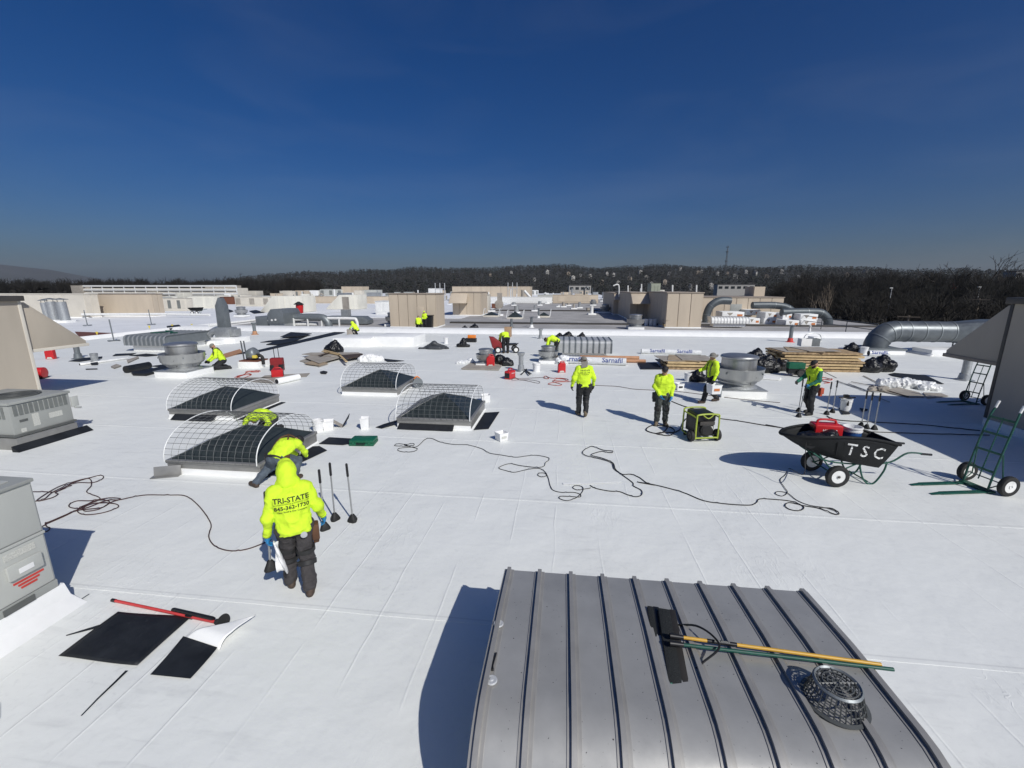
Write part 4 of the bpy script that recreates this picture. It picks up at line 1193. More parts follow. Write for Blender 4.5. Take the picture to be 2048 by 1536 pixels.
cord('black cord with a doubled run looping across the roof centre to the wheelbarrow cord', Z8([(1556, 462), (1600, 485), (1700, 505), (1780, 510), (1840, 533), (1900, 548), (1945, 535), (1945, 500), (1885, 466), (1878, 440), (1790, 375), (1738, 335), (1718, 290), (1640, 262), (1525, 235), (1500, 205), (1550, 170), (1582, 167), (1655, 193), (1722, 200), (1722, 212), (1680, 210), (1640, 203), (1565, 230), (1650, 255), (1728, 290), (1750, 340), (1800, 377), (1865, 377), (1930, 402), (1985, 442), (2048, 460)])
     + pts(1200, 700, 2.415, [(180, 640), (270, 655), (400, 690), (500, 730), (600, 745), (720, 752), (755, 740), (772, 722), (850, 725), (930, 735), (983, 760), (965, 778), (920, 774), (893, 755), (915, 740), (985, 755), (1060, 768), (1130, 795), (1154, 792), (1120, 768), (1060, 764)]), 'cord_black', .009)
bz = .92
cord('thin black cord hanging from the wheelbarrow tray down to loops on the roof', [Vector((5.78, 8.1, .93)), Vector((5.74, 8.0, .6)), Vector((5.72, 7.95, .3))] + pts(1200, 700, 2.415, [(915, 575), (895, 605), (870, 630), (890, 665), (905, 690), (880, 708), (848, 698), (858, 686), (905, 694), (950, 728), (1010, 752), (1090, 765), (1150, 785)]), 'cord_black', .007)
Z6 = lambda l: pts(1260, 690, 6.827, l)
cord('thick black hose coiled on the roof at the feet of the worker with blue gloves', Z6([(520, 1095), (500, 1150), (430, 1205), (340, 1212), (235, 1180), (228, 1145), (290, 1108), (400, 1102), (530, 1120), (600, 1160), (598, 1205), (530, 1242), (420, 1232), (360, 1215), (450, 1200), (600, 1198), (680, 1160), (715, 1080), (765, 1010)]), 'cord_black', .016, name='hose')
cord('long black cord running right across the roof from the lime generator into the shade', Z6([(1230, 1010), (1500, 1045), (1800, 1095), (2048, 1130)]) + pts(1200, 700, 2.415, [(800, 362), (900, 380), (1100, 390), (1400, 400), (1650, 408), (1880, 413)]), 'cord_black', .014)
cord('second long cord lying in the shade parallel to the first, behind the upright pole tools', pts(1560, 700, 6.827, [(640, 905), (720, 945), (900, 970), (1300, 990), (1700, 1010), (2048, 1035)]) + [at(1900, 856), at(1960, 862)], 'cord_black', .014)
cord('grey cord running behind the workers from the red coil to the large right fan', pts(960, 480, 3.938, [(690, 1115), (900, 1145), (1080, 1155), (1200, 1175), (1380, 1185), (1560, 1195), (1800, 1225), (2048, 1255)]) + [at(1560, 806)], 'cord_brown', .010)
cord('red cord coil on the roof between the red fuel can and the small generator', pts(1090, 690, 9.6, [(30, 600), (70, 650), (-20, 640), (10, 600), (120, 640), (300, 640), (430, 660), (430, 690), (300, 700), (170, 690), (240, 650), (380, 665), (400, 695), (260, 695), (150, 690), (180, 720), (320, 765), (250, 785), (90, 765), (70, 745), (200, 720), (480, 710)]), 'cord_red', .013)
cord('thin cord from the small red generator lying in a flat loop', pts(840, 640, 7.877, [(1500, 905), (1560, 945), (1650, 955), (1780, 985), (1870, 1000), (1880, 975), (1760, 950), (1600, 945), (1450, 950), (1480, 925), (1600, 925), (1980, 905)]), 'cord_brown', .009)
cord('red cord heap between the kneeling worker and the red generator', pts(480, 650, 9.309, [(-80, 1000), (0, 960), (100, 930), (200, 930), (130, 900), (60, 930), (-60, 960), (40, 990), (180, 950), (210, 920), (110, 890), (250, 870), (380, 865), (320, 850), (200, 880), (350, 880), (260, 860), (120, 870), (90, 920), (-100, 980)]), 'cord_red', .015)
cord('red cord bunched behind the right worker', pts(1560, 700, 6.827, [(540, 390), (600, 380), (680, 400), (710, 400), (690, 415), (600, 405), (560, 420), (640, 440), (680, 450), (600, 455)]), 'cord_red', .02)

# long handled red pole tool, black sheets and strips in the lower left
t = thing('pole_tool', 'red pole tool with a black round foot lying on the white roof', 'pole tool', (0, 0, 0))
a, b_, c_ = at(224, 1200, .03), at(350, 1228, .03), at(440, 1246, .03)
b = MB(); b.cyl(a, c_, .018, n=12); b.build('pole', 'red_tool', t)
b = MB(); b.cyl(a, a.lerp(c_, .035), .021, n=12); b.build('end_cap', 'black_plastic', t)
s1, s2 = at(345, 1219, .05), at(428, 1238, .05)
b = MB(); b.tube([s1, s1.lerp(s2, .04), s2.lerp(s1, .04), s2], [.02, .026, .026, .02], 12); b.build('grip', 'black_plastic', t)
b = MB(); q = at(380, 1232, .03); d = (c_ - a).normalized(); b.box(q, (.1, .05, .05), rz=math.atan2(d.y, d.x)); b.build('clamp', 'black_plastic', t, bev=.008)
f0 = at(432, 1243, .06)
b = MB(); b.tube([f0, f0 + d * .06, f0 + d * .09, f0 + d * .10], [.03, .045, .10, .098], 24); b.build('round_foot', 'rubber', t, smooth=40)
def sheet(label, pl, name='roofing_sheet', mat='epdm', ox=0, oy=1150, s=3.303, t=.004, wav=.012, cat='roofing sheet'):
    c4 = pts(ox, oy, s, pl)
    b = MB()
    def fn(x, y):
        p = c4[0].lerp(c4[1], x).lerp(c4[3].lerp(c4[2], x), y)
        return Vector((p.x, p.y, .014 + wav * (.5 + .5 * math.sin(7 * x + 3 * y)) * (.3 + .7 * abs(2 * x - 1))))
    b.grid(fn, 14, 14)
    o = b.build(name, mat, smooth=60)
    md = o.modifiers.new('thickness', 'SOLIDIFY'); md.thickness = .003
    return tag(o, label, cat)
sheet('larger black roofing sheet lying flat on the white roof, lower left', [(388, 545), (905, 610), (1262, 285), (782, 252)])
# the smaller sheet with its far corner curled over, white face up
c4 = pts(0, 1150, 3.303, [(993, 665), (1258, 692), (1440, 500), (1215, 425)])
t = thing('roofing_sheet', 'smaller black roofing sheet with one end curled over showing its white face', 'roofing sheet', (0, 0, 0))
b = MB()
b.grid(lambda x, y: (lambda p: Vector((p.x, p.y, .014 + .03 * y * y)))(c4[0].lerp(c4[1], x).lerp(c4[3].lerp(c4[2], x), y)), 10, 10)
b.build('flat_part', 'epdm', t, smooth=60)
e0, e1 = c4[3], c4[2]
tip0, tip1 = at(450, 1247), at(510, 1230)
k0, k1 = at(375, 1280), at(440, 1301)
b = MB()
cA, cB, tA, tB = at(370, 1281), at(440, 1302), at(503, 1236, .09), at(512, 1234, .06)
def curl(x, y):
    k = min(1, y * 3.2)
    p = cA.lerp(cB, x).lerp(tA.lerp(tB, x), y)
    return Vector((p.x - .03 * math.sin(math.pi * k) * .5, p.y, .022 + .085 * math.sin(k * math.pi / 2) - .02 * max(0, y - .5) + .006 * math.sin(8 * y + 4 * x)))
b.grid(curl, 12, 22)
o = b.build('curled_end', 'white_flash', t, smooth=60); md = o.modifiers.new('thickness', 'SOLIDIFY'); md.thickness = .004
def strip(label, pl, w0, w1, mat='epdm', ox=0, oy=1150, s=3.303, name='membrane_strip', z=.014, cat='strip'):
    P = pts(ox, oy, s, pl); b = MB()
    n = len(P); L, Rr = [], []
    for i in range(n):
        d = (P[min(i + 1, n - 1)] - P[max(i - 1, 0)]).normalized(); nn = Vector((-d.y, d.x, 0)); w = w0 + (w1 - w0) * i / (n - 1)
        L.append(P[i] + nn * w / 2); Rr.append(P[i] - nn * w / 2)
    vs = [(p.x, p.y, z) for p in L + Rr] + [(p.x, p.y, z - .004) for p in L + Rr]
    fs = []
    for i in range(n - 1):
        fs += [(i, i + 1, n + i + 1, n + i), (2 * n + i, 3 * n + i, 3 * n + i + 1, 2 * n + i + 1), (i, 2 * n + i, 2 * n + i + 1, i + 1), (n + i, n + i + 1, 3 * n + i + 1, 3 * n + i)]
    fs += [(0, n, 3 * n, 2 * n), (n - 1, 3 * n - 1, 4 * n - 1, 2 * n - 1)]
    b.add(vs, fs)
    return tag(b.build(name, mat), label, cat)
strip('thin black strip alone on the white roof below the black sheets', [(538, 936), (650, 820), (760, 715), (838, 638)], .008, .026)
strip('short black sliver sticking out left from the larger black sheet', [(438, 405), (560, 370), (668, 340), (720, 320)], .012, .075)
strip('thin dark offcut edge beside the lower left cabinet flashing', [(0, 503), (180, 392), (400, 255), (590, 130)], .012, .010, 'ac_dark')
strip('thin white strip on the roof beside the black doubled cord', [(1350, 450), (1560, 445), (1790, 435)], .07, .02, 'white_flash', 770, 850, 3.793)
# ------------------------------------------------------------------ brooms and strainer lying on the foreground hood
HZ = .93
def frame(o, x, y):                               # matrix with x axis along x, y roughly along y
    x = x.normalized(); z = x.cross(y).normalized(); y = z.cross(x)
    return Matrix.Translation(o) @ Matrix((x, y, z)).transposed().to_4x4()
def broom(label, a, c, ha, hb, hmat, seed, grip=False, brace=False, lean=0, bl=.11):
    t = thing('push_broom', label, 'broom', (0, 0, 0))
    mid = (ha + hb) / 2; L = (hb - ha).length
    hd = (a - c).normalized()                     # handle direction, from head to its end
    Fm = frame(mid, hb - ha, -hd)                 # x along the block, y away from the handle, z up
    b = MB(); b.M = Fm; b.box((0, .0, .05), (L, .055, .07), rx=lean); b.build('block', 'sole' if brace else 'black_plastic', t, bev=.008)
    b = MB(); b.M = Fm; rr = random.Random(seed)
    for i in range(330):
        x = (rr.random() - .5) * L; z = .03 + rr.random() * .05
        q = Vector((x, .02, z)); e = Vector((x + rr.uniform(-.02, .02), .02 + bl * rr.uniform(.8, 1.05), z + rr.uniform(-.022, .022)))
        d = (e - q).normalized(); s = d.orthogonal().normalized() * .007; s2 = d.cross(s)
        b.add([q + s, q - s * .5 + s2, q - s * .5 - s2, e], [(0, 1, 3), (1, 2, 3), (2, 0, 3)])
    struct(b.build('bristles', 'bristle', t, smooth=0), 'stuff')
    b = MB(); b.M = Fm; b.box((0, .02 + bl * .42, .052), (L * .99, bl * .84, .075), rx=lean); b.build('bristle_bed', 'bristle', t, bev=.012)
    if brace:
        b = MB(); b.M = Fm
        for i in range(26):
            x = L / 2 + rr.uniform(-.05, .01); z = .03 + rr.random() * .05; q = Vector((x, .02, z)); e = Vector((x + rr.uniform(.0, .07), .02 + rr.uniform(.0, .12), z + rr.uniform(-.03, .05)))
            b.tube([q, e], .004, 4)
        struct(b.build('loose_bristles', 'bristle_green', t), 'stuff')
    b = MB(); b.cyl(c, a, .0145, n=14); b.build('handle', hmat, t)
    b = MB(); b.cyl(c - hd * .05, c + hd * .06, .024, .018, n=12); b.build('socket', 'black_plastic', t)
    if grip:
        p, q = c.lerp(a, .16), c.lerp(a, .31); b = MB(); b.cyl(p, q, .0165, n=14); b.build('sleeve', 'black_plastic', t)
        text_flat('STEEL HANDLE', .018, 'label', t, frame((p + q) / 2 + Vector((0, -.006, .0165)), q - p, Vector((0, 1, .3))))
    if brace:
        b = MB(); k1 = Fm @ Vector((-L * .34, -.02, .07)); k2 = Fm @ Vector((L * .34, -.02, .06)); k3 = c + hd * .30 + Vector((0, 0, .03))
        b.tube(spline([k1, k1.lerp(k3, .6) + Vector((0, .05, .03)), k3 + Vector((0, .02, .01)), k3 + Vector((0, -.10, .0)), k2.lerp(k3, .45) + Vector((0, -.04, .0)), k2], 5), .009, 6); b.build('brace', 'black_plastic', t)
    return t
broom('push broom with a yellow handle and black bristles on the foreground hood', at(1762, 1329, HZ + .03), at(1352, 1273, HZ + .06), at(1345, 1216, HZ + .05), at(1374, 1374, HZ + .0), 'yellow_wood', 3, True, True, bl=.13)
broom('push broom with a green handle, its head left of the yellow broom', at(1787, 1339, HZ + .02), at(1352, 1288, HZ + .05), at(1312, 1210, HZ + .02), at(1332, 1340, HZ - .02), 'green_tool', 5, bl=.07)
t = thing('drain_strainer', 'grey plastic roof drain strainer basket on the foreground hood', 'drain strainer', at(1668, 1404, HZ - .005), 0)
rb, rt, hh = .19, .145, .165
b = MB(); b.lathe([(rb + .02, 0), (rb + .025, .012), (rb, .02), (rb - .012, .0)], 36, cap=False); b.build('base_ring', 'strainer', t)
for zz in (.055, .11):
    b = MB(); r = rb + (rt - rb) * zz / hh; b.tube([(r * math.cos(k * .1745), r * math.sin(k * .1745), zz) for k in range(36)], .005, 5, closed=True); b.build('side_ring', 'strainer', t)
for k in range(34):
    a = 2 * math.pi * k / 34
    b = MB(); b.tube([(rb * math.cos(a), rb * math.sin(a), .01), (rt * math.cos(a), rt * math.sin(a), hh)], .0055, 4); b.build('side_bar', 'strainer', t)
b = MB(); b.lathe([(rt + .006, hh - .012), (rt + .010, hh), (rt - .002, hh + .012), (rt - .014, hh)], 36, cap=False); b.build('top_ring', 'galv_dark', t)
for r in (.035, .065, .095, .122):
    b = MB(); b.tube([(r * math.cos(k * .2094), r * math.sin(k * .2094), hh + .004) for k in range(30)], .0055, 5, closed=True); b.build('top_lattice_ring', 'strainer', t)
for k in range(10):
    a = 2 * math.pi * k / 10
    b = MB(); b.tube([(.012 * math.cos(a), .012 * math.sin(a), hh + .004), (rt * math.cos(a), rt * math.sin(a), hh + .002)], .006, 4); b.build('top_bar', 'strainer', t)

# ------------------------------------------------------------------ the workers
def two_hand(z=.95, y=.22): return dict(elL=(-.25, .02, 1.16), elR=(.25, .02, 1.16), wrL=(-.09, y, z), wrR=(.09, y, z), hdL=(.4, .5, -.7), hdR=(-.4, .5, -.7))
# front worker, seen from behind
pose = dict(pel=(0, -.02, .95), chest=(-.01, .05, 1.28), neck=(-.02, .14, 1.465), head=(-.03, .235, 1.575), look=(-.1, .62, -.75),
            shL=(-.205, .07, 1.385), shR=(.18, .08, 1.40), elL=(-.285, .0, 1.11), elR=(.29, .05, 1.13), wrL=(-.315, .06, .84), wrR=(.35, .19, .90), hdL=(-.05, .15, -1), hdR=(.1, .2, -1),
            knL=(-.11, .16, .52), anL=(-.12, .14, .09), toL=(-.15, .31, .045), knR=(.10, .02, .49), anR=(.10, -.16, .10), toR=(.13, .0, .035))
w1, w1top, J = person('worker in a yellow hooded sweatshirt with printed back in the foreground', at(604, 1180), R(27), pose, hat='hood', legs='trouser_dark', gloves='glove_blue', res=.0105, fold=.019, seed=11)
text_wrap('TRI-STATE', .088, 'print', w1, w1top, (.0, -.1, 1.345), (1, 0, 0.0), (0, .22, 1), bold=.0022)
text_wrap('WATERPROOFING & ROOFING CORP', .0235, 'print', w1, w1top, (.0, -.1, 1.295), (1, 0, 0.0), (0, .22, 1))
text_wrap('845-362-1730', .070, 'print', w1, w1top, (.0, -.1, 1.245), (1, 0, 0.0), (0, .22, 1), bold=.0018)
text_wrap('Your Roof Is Our Concern', .030, 'print', w1, w1top, (.0, -.1, 1.195), (1, 0, 0.0), (0, .22, 1), bold=.0006)
pouch(w1, (.235, .02, .80), (.09, .14, .22))
for s in 'LR':
    k = Vector(J['kn' + s]); an = Vector(J['an' + s]); hi = Vector(J['hi' + s])
    for q, off in ((hi, .09), (an, .10)):
        d = (q - k).normalized(); c = k + d * off
        b = MB(); b.tube([c - d * .03, c - d * .028, c + d * .028, c + d * .03], [.090, .117, .115, .088], 18, cap=False); b.build('knee_strap', 'strap', w1, smooth=40)
    npobj('knee_pad', sdf_mesh([('ell', tuple(k + Vector((0, .07, 0))), (.085, .055, .11))], .012, .02), 'rubber', w1)
b = MB(); b.lathe([(.04, 0), (.04, .012), (.02, .02), (.01, .02)], 14); o = b.build('belt_badge', 'pale_steel', w1); o.location = (.10, -.155, .87); o.rotation_euler = (R(90), 0, 0)
b = MB()
def ragf(x, y):
    return Vector((-.19 - .07 * x - .035 * math.sin(3 * y + 5 * x) + .05 * y, -.10 - .03 * math.sin(9 * x) - .02 * y + .02 * math.sin(14 * x + 3 * y), .83 - .44 * y * (1 - .12 * x)))
b.grid(ragf, 12, 16); o = b.build('towel', 'rag', w1, smooth=60); md = o.modifiers.new('thickness', 'SOLIDIFY'); md.thickness = .006
lw = w1.matrix_basis @ Vector((-.318, .085, .77))
plunger('pole tool with black rubber foot held off the roof in the front worker\'s left hand', Vector((lw.x - .01, lw.y, .36)), .3, (R(-3), R(2), .3))

# worker bent over the corner of the nearest skylight
pose = dict(pel=(0, -.05, .62), chest=(.06, .22, .80), neck=(.12, .40, .84), head=(.17, .50, .80), look=(.1, .55, -.85), shL=(-.06, .37, .82), shR=(.27, .33, .80),
            elL=(-.12, .52, .58), elR=(.28, .52, .54), wrL=(-.04, .68, .40), wrR=(.2, .68, .38), hdL=(.1, .7, -.7), hdR=(-.1, .7, -.7),
            hiL=(-.1, -.05, .60), hiR=(.1, -.05, .60), knL=(-.30, .12, .34), knR=(.24, .32, .42), anL=(-.40, -.26, .09), anR=(.24, .12, .09), toL=(-.56, -.20, .04), toR=(.28, .30, .04))
w2, w2t, J = person('worker in yellow sweatshirt and grey jeans bent over the corner of the nearest skylight', at(562, 966), R(-8), pose, legs='jeans', boots='boot_brown', gloves='glove_black', hat='cap', res=.012, hem=.92, seed=21, scale=.93)
belt(w2, J); pouch(w2, (-.20, -.02, .62), (.10, .16, .18), 'strap'); pouch(w2, (.2, .0, .58), (.09, .14, .18), 'leather')
b = MB(); b.tube(spline([(-.14, .02, .75), (-.06, .2, .95), (.08, .33, 1.0), (.2, .36, .94)], 6), .018, 6); b.build('harness_strap', 'leather', w2)
b = MB(); b.tube(spline([(.16, .02, .75), (.14, .2, .95), (.06, .35, 1.0), (-.04, .38, .95)], 6), .018, 6); b.build('harness_strap', 'leather', w2)
# worker crouched behind the nearest skylight
pose = dict(pel=(0, -.15, .42), chest=(0, .12, .60), neck=(0, .33, .62), head=(0, .45, .56), look=(0, .5, -.85), shL=(-.2, .28, .59), shR=(.2, .28, .59),
            elL=(-.33, .36, .42), elR=(.33, .36, .42), wrL=(-.26, .56, .30), wrR=(.26, .56, .30), hdL=(.2, .6, -.7), hdR=(-.2, .6, -.7),
            hiL=(-.1, -.15, .40), hiR=(.1, -.15, .40), knL=(-.17, .12, .12), knR=(.17, .12, .12), anL=(-.16, -.36, .09), anR=(.16, -.36, .09), toL=(-.16, -.30, .035), toR=(.16, -.30, .035))
person('worker in yellow sweatshirt crouched behind the nearest skylight, seen through its wire cage', sk_pt('s1', .42, 2.62), B + math.pi, pose, hat='hood', legs='trouser_black', res=.014, seed=31)
# worker walking away in the middle
pose = dict(look=(-.2, 1, -.1), head=(-.01, .05, 1.64), knL=(-.10, .10, .52), anL=(-.09, .10, .09), toL=(-.12, .27, .04), knR=(.10, .06, .50), anR=(.04, -.20, .17), toR=(.06, -.08, .04),
            elL=(-.29, -.02, 1.16), wrL=(-.33, .06, .90), elR=(.29, -.04, 1.15), wrR=(.31, .06, .91))
wa, wat, J = person('worker in grey brimmed hat and yellow shirt walking away, back to the camera, mid roof', at(1165, 832), R(5), pose, hat='boonie', hat_mat='hat_grey', legs='trouser_black', boots='boot_tan', res=.013, scale=1.05, hem=.90, seed=41)
for z, s_, tx in ((1.39, .062, 'TRI-STATE'), (1.325, .05, '845-362-1730'), (1.275, .03, 'Your Roof Is Our')):
    text_wrap(tx, s_, 'print', wa, wat, (0, -.1, z), (1, 0, 0), (0, .05, 1), bold=.0012)
knee_pads(wa, J); pouch(wa, (.22, .05, .86), (.09, .15, .2), 'strap')
b = MB(); b.slab([(-.10, -.07, 1.66), (.08, -.085, 1.66), (.06, -.13, 1.50), (-.12, -.12, 1.47)], .008); b.build('neck_flap', 'hat_grey', wa)
# worker with blue gloves holding the hose
pose = dict(two_hand(.93, .20), head=(0, .06, 1.635), look=(.1, .9, -.35)); pose['wrL'] = (-.22, .14, .90); pose['hdL'] = (.1, .4, -.9)
w3, w3t, J = person('worker in yellow sweatshirt and black cap with blue gloves holding a black hose', at(1321, 850), R(168), pose, hat='cap', legs='camo', boots='boot_tan', gloves='glove_blue', res=.013, scale=.99, seed=51)
knee_pads(w3, J, 'rubber'); pouch(w3, (.24, .0, .87), (.1, .15, .2), 'strap'); belt(w3, J)
h0 = w3.matrix_basis @ Vector((-.22, .19, .78))
cord('black hose held taut between the gloved worker and the lime generator', [h0, h0.lerp(Vector((3.75 + 1.25, 11.2, .75)), .5) + Vector((0, 0, -.05)), Vector((5.0, 11.15, .72))], 'cord_black', .015, name='hose', lift=0)
# worker walking left with a white box
pose = dict(pel=(0, 0, .95), look=(0, 1, -.15), knL=(-.1, .22, .55), anL=(-.1, .30, .10), toL=(-.12, .47, .06), knR=(.1, .02, .48), anR=(.1, -.34, .12), toR=(.12, -.19, .035),
            elL=(-.27, .0, 1.14), wrL=(-.30, .12, .86), elR=(.28, .15, 1.17), wrR=(.26, .38, 1.10))
w4, w4t, J = person('worker in grey brimmed hat walking left with a white box, beside the large right fan', at(1419, 805), R(97), pose, hat='boonie', hat_mat='hat_grey', legs='trouser_black', boots='boot_brown', res=.014, scale=.98, seed=61)
belt(w4, J); knee_pads(w4, J)
for s in (-1, 1):
    b = MB(); b.tube(spline([(s * .11, -.155, 1.0), (s * .12, -.16, 1.25), (s * .12, -.06, 1.49), (s * .12, .10, 1.42), (s * .11, .165, 1.2), (s * .11, .16, .98)], 5), .02, 6); b.build('harness_strap', 'strap', w4)
bp = w4.matrix_basis @ Vector((-.37, .12, .43))
t = square_pail('white box with orange print carried by the worker walking left', bp, .36, .32, R(8), 'print_orange')
# worker with two pole tools at the right
pose = dict(look=(.25, .8, -.5), head=(0, .06, 1.635), elL=(-.27, .06, 1.16), wrL=(-.20, .30, 1.02), elR=(.27, .10, 1.18), wrR=(.16, .42, 1.05), hdL=(.3, .6, -.6), hdR=(-.3, .6, -.5),
            knL=(-.12, .10, .5), anL=(-.14, .06, .09), toL=(-.17, .24, .035), knR=(.12, .08, .5), anR=(.12, -.16, .10), toR=(.15, .0, .035))
w5, w5t, J = person('worker in yellow vest over a green shirt with black cap, holding two pole tools', at(1617, 828), R(98), pose, hat='cap', legs='trouser_black', boots='boot_black', gloves={'L': 'glove_blue', 'R': 'glove_black'}, sleeves='green_shirt', res=.014, scale=.98, seed=71, beard=True)
b = MB(); b.box((0, .158, 1.18), (.025, .02, .16)); b.build('zip', 'strap', w5); pouch(w5, (-.17, -.16, .80), (.12, .12, .2), 'orange_red')
plunger('pole tool with a blue pole held slanting by the worker in the green shirt', at(1597, 834), .4, (R(-6), R(9), 0))
plunger('pole tool held upright in the far hand of the worker in the green shirt', at(1597, 823), .9)
# kneeling worker on the left
pose = dict(pel=(0, -.12, .40), chest=(0, .02, .73), neck=(0, .12, .93), head=(0, .19, 1.05), look=(.1, .7, -.6), shL=(-.19, .1, .86), shR=(.19, .1, .86), elL=(-.27, .16, .60), elR=(.28, .22, .60), wrL=(-.2, .38, .42), wrR=(.2, .45, .40),
            hdL=(.2, .6, -.7), hdR=(-.2, .6, -.7), hiL=(-.1, -.12, .38), hiR=(.1, -.12, .38), knL=(-.2, .22, .12), knR=(.2, .22, .12), anL=(-.2, -.24, .09), anR=(.2, -.24, .09), toL=(-.2, -.36, .035), toR=(.2, -.36, .035))
wk, wkt, J = person('bearded worker in yellow jacket kneeling beside the large left fan', at(442, 738), R(128), pose, hat='cap', hat_mat='hat_grey', legs='trouser_black', boots='boot_black', res=.016, scale=1.08, seed=81, beard=True)
for s in (-1, 1):
    b = MB(); b.tube(spline([(s * .12, .10, .48), (s * .13, .20, .70), (s * .12, .16, .94), (s * .12, -.02, .93), (s * .12, -.15, .6)], 5), .02, 6); b.build('harness_strap', 'strap', wk)
# far workers
crouch = dict(pel=(0, -.1, .48), chest=(0, .1, .78), neck=(0, .25, .93), head=(0, .34, 1.0), look=(0, .7, -.7), shL=(-.19, .2, .88), shR=(.19, .2, .88), elL=(-.27, .3, .66), elR=(.27, .3, .66), wrL=(-.18, .5, .55), wrR=(.18, .5, .55),
              hiL=(-.1, -.1, .46), hiR=(.1, -.1, .46), knL=(-.18, .26, .42), knR=(.18, .26, .42), anL=(-.18, .05, .09), anR=(.18, .05, .09), toL=(-.18, .2, .035), toR=(.18, .2, .035))
bend = dict(pel=(0, -.12, .88), chest=(0, .14, 1.02), neck=(0, .34, 1.0), head=(0, .45, .92), look=(0, .4, -.9), shL=(-.19, .28, .99), shR=(.19, .28, .99), elL=(-.24, .34, .72), elR=(.24, .34, .72), wrL=(-.16, .42, .50), wrR=(.16, .42, .50),
            hiL=(-.1, -.12, .86), hiR=(.1, -.12, .86), knL=(-.12, -.02, .47), knR=(.12, -.02, .47), anL=(-.12, -.08, .09), anR=(.12, -.08, .09), toL=(-.12, .1, .035), toR=(.12, .1, .035))
person('worker in yellow crouched by the parapet holding a grey box, far left of centre', at(713, 671), R(70), crouch, 'hivis_far', 'trouser_black', hat='hood', res=.022, seed=91)
b = MB(); b.box((0, 0, .26), (.62, .4, .52)); o = place(b.build('grey_box', 'cover_board', bev=.02), at(703, 671), .1); tag(o, 'grey box in front of the crouched worker by the parapet', 'box')
person('worker in yellow kneeling behind the parapet near the wide tan penthouse', at(838, 662, -.12), R(12), dict(crouch, pel=(0, -.1, .70), hiL=(-.1, -.1, .68), hiR=(.1, -.1, .68), chest=(0, .02, 1.02), neck=(0, .12, 1.2), head=(0, .2, 1.28), shL=(-.19, .06, 1.14), shR=(.19, .06, 1.14)), 'hivis_far', 'trouser_black', hat='cap', res=.022, seed=95)
person('worker in yellow with dark trousers standing against the wide tan penthouse', at(850, 657.5, -.12), R(160), dict(two_hand(.98, .2)), 'hivis_far', 'trouser_black', hat='cap', hat_mat='hivis_far', res=.022, seed=97)
person('worker in yellow bending over the small cart, mid roof', at(1011, 706), R(15), dict(bend), 'hivis_far', 'trouser_black', hat='cap', hat_mat='hat_grey', res=.02, seed=99, scale=1.1)
person('worker in yellow bending behind the small fan left of the ribbed hood', at(1109, 716), R(75), dict(bend), 'hivis_far', 'trouser_black', hat='cap', res=.02, seed=101, scale=1.1)

# ------------------------------------------------------------------ wheelbarrow
t = thing('wheelbarrow', 'black two wheeled wheelbarrow with TSC sprayed in white on its side', 'wheelbarrow', (6.50, 8.47, 0), R(-2))
WB = t
rim = [(-.98, 0, .97), (-.90, .14, .985), (-.72, .27, 1.0), (-.40, .37, 1.03), (0, .42, 1.05), (.45, .43, 1.03), (.85, .42, .96), (1.08, .39, .90), (1.13, .30, .885)]
full = rim + [(x, -y, z) for x, y, z in reversed(rim[1:])]
bot = []
for x, y, z in full:
    bx = -.30 + (x + .98) / 2.11 * 1.18; bot.append((bx, y * .76, .60 - (bx + .3) * .19))
n = len(full)
def lay(k): return [tuple(Vector(full[i]).lerp(Vector(bot[i]), k) + Vector((0, 0, -.03 * math.sin(math.pi * k)))) for i in range(n)]
b = MB(); vs = []; fs = []
K = 8
for k in range(K + 1): vs += lay(k / K)
for k in range(K):
    for i in range(n): fs.append((k * n + i, k * n + (i + 1) % n, (k + 1) * n + (i + 1) % n, (k + 1) * n + i))
fs.append(tuple(K * n + i for i in range(n)))
b.add(vs, fs); tray = b.build('tray', 'barrow', t, smooth=50)
md = tray.modifiers.new('thickness', 'SOLIDIFY'); md.thickness = .012; md.offset = 0
b = MB(); b.tube(spline([Vector(p) for p in full], 3, True), .028, 8, closed=True); b.build('rim', 'barrow', t, smooth=60)
for i in range(5):
    x = -.1 + i * .13
    b = MB(); b.tube([(x, -.40, .93), (x + .03, -.36, .76), (x + .06, -.31, .63)], .012, 6); b.build('tray_rib', 'barrow', t, smooth=60)
me = text_mesh('T S C', .38, bold=.003)
bv = BVHTree.FromPolygons([v.co.copy() for v in tray.data.vertices], [p.vertices[:] for p in tray.data.polygons])
for v in me.vertices:
    sx_ = v.co.x; p = Vector((.47 + sx_ * .86, -1.2, .735 + v.co.y * .92 - .12 * sx_))
    hit = bv.ray_cast(p, Vector((0, 1, 0)), 2)[0]
    v.co = hit + Vector((0, -.011, .002)) if hit else p + Vector((0, .8, 0))
struct(obj('spray_lettering', me, 'spray', t), 'stuff')
sm = M('spray'); sn, sl_ = sm.node_tree.nodes, sm.node_tree.links     # thin, broken spray paint
tn = sn.new('ShaderNodeTexNoise'); tn.inputs['Scale'].default_value = 26; tn.inputs['Detail'].default_value = 6
tr = sn.new('ShaderNodeMapRange'); tr.inputs[1].default_value = .36; tr.inputs[2].default_value = .54; tr.inputs[3].default_value = .25; tr.inputs[4].default_value = .96
tcs = sn.new('ShaderNodeTexCoord'); sl_.new(tcs.outputs['Object'], tn.inputs['Vector']); sl_.new(tn.outputs[0], tr.inputs[0]); sl_.new(tr.outputs[0], sn['Principled BSDF'].inputs['Alpha'])
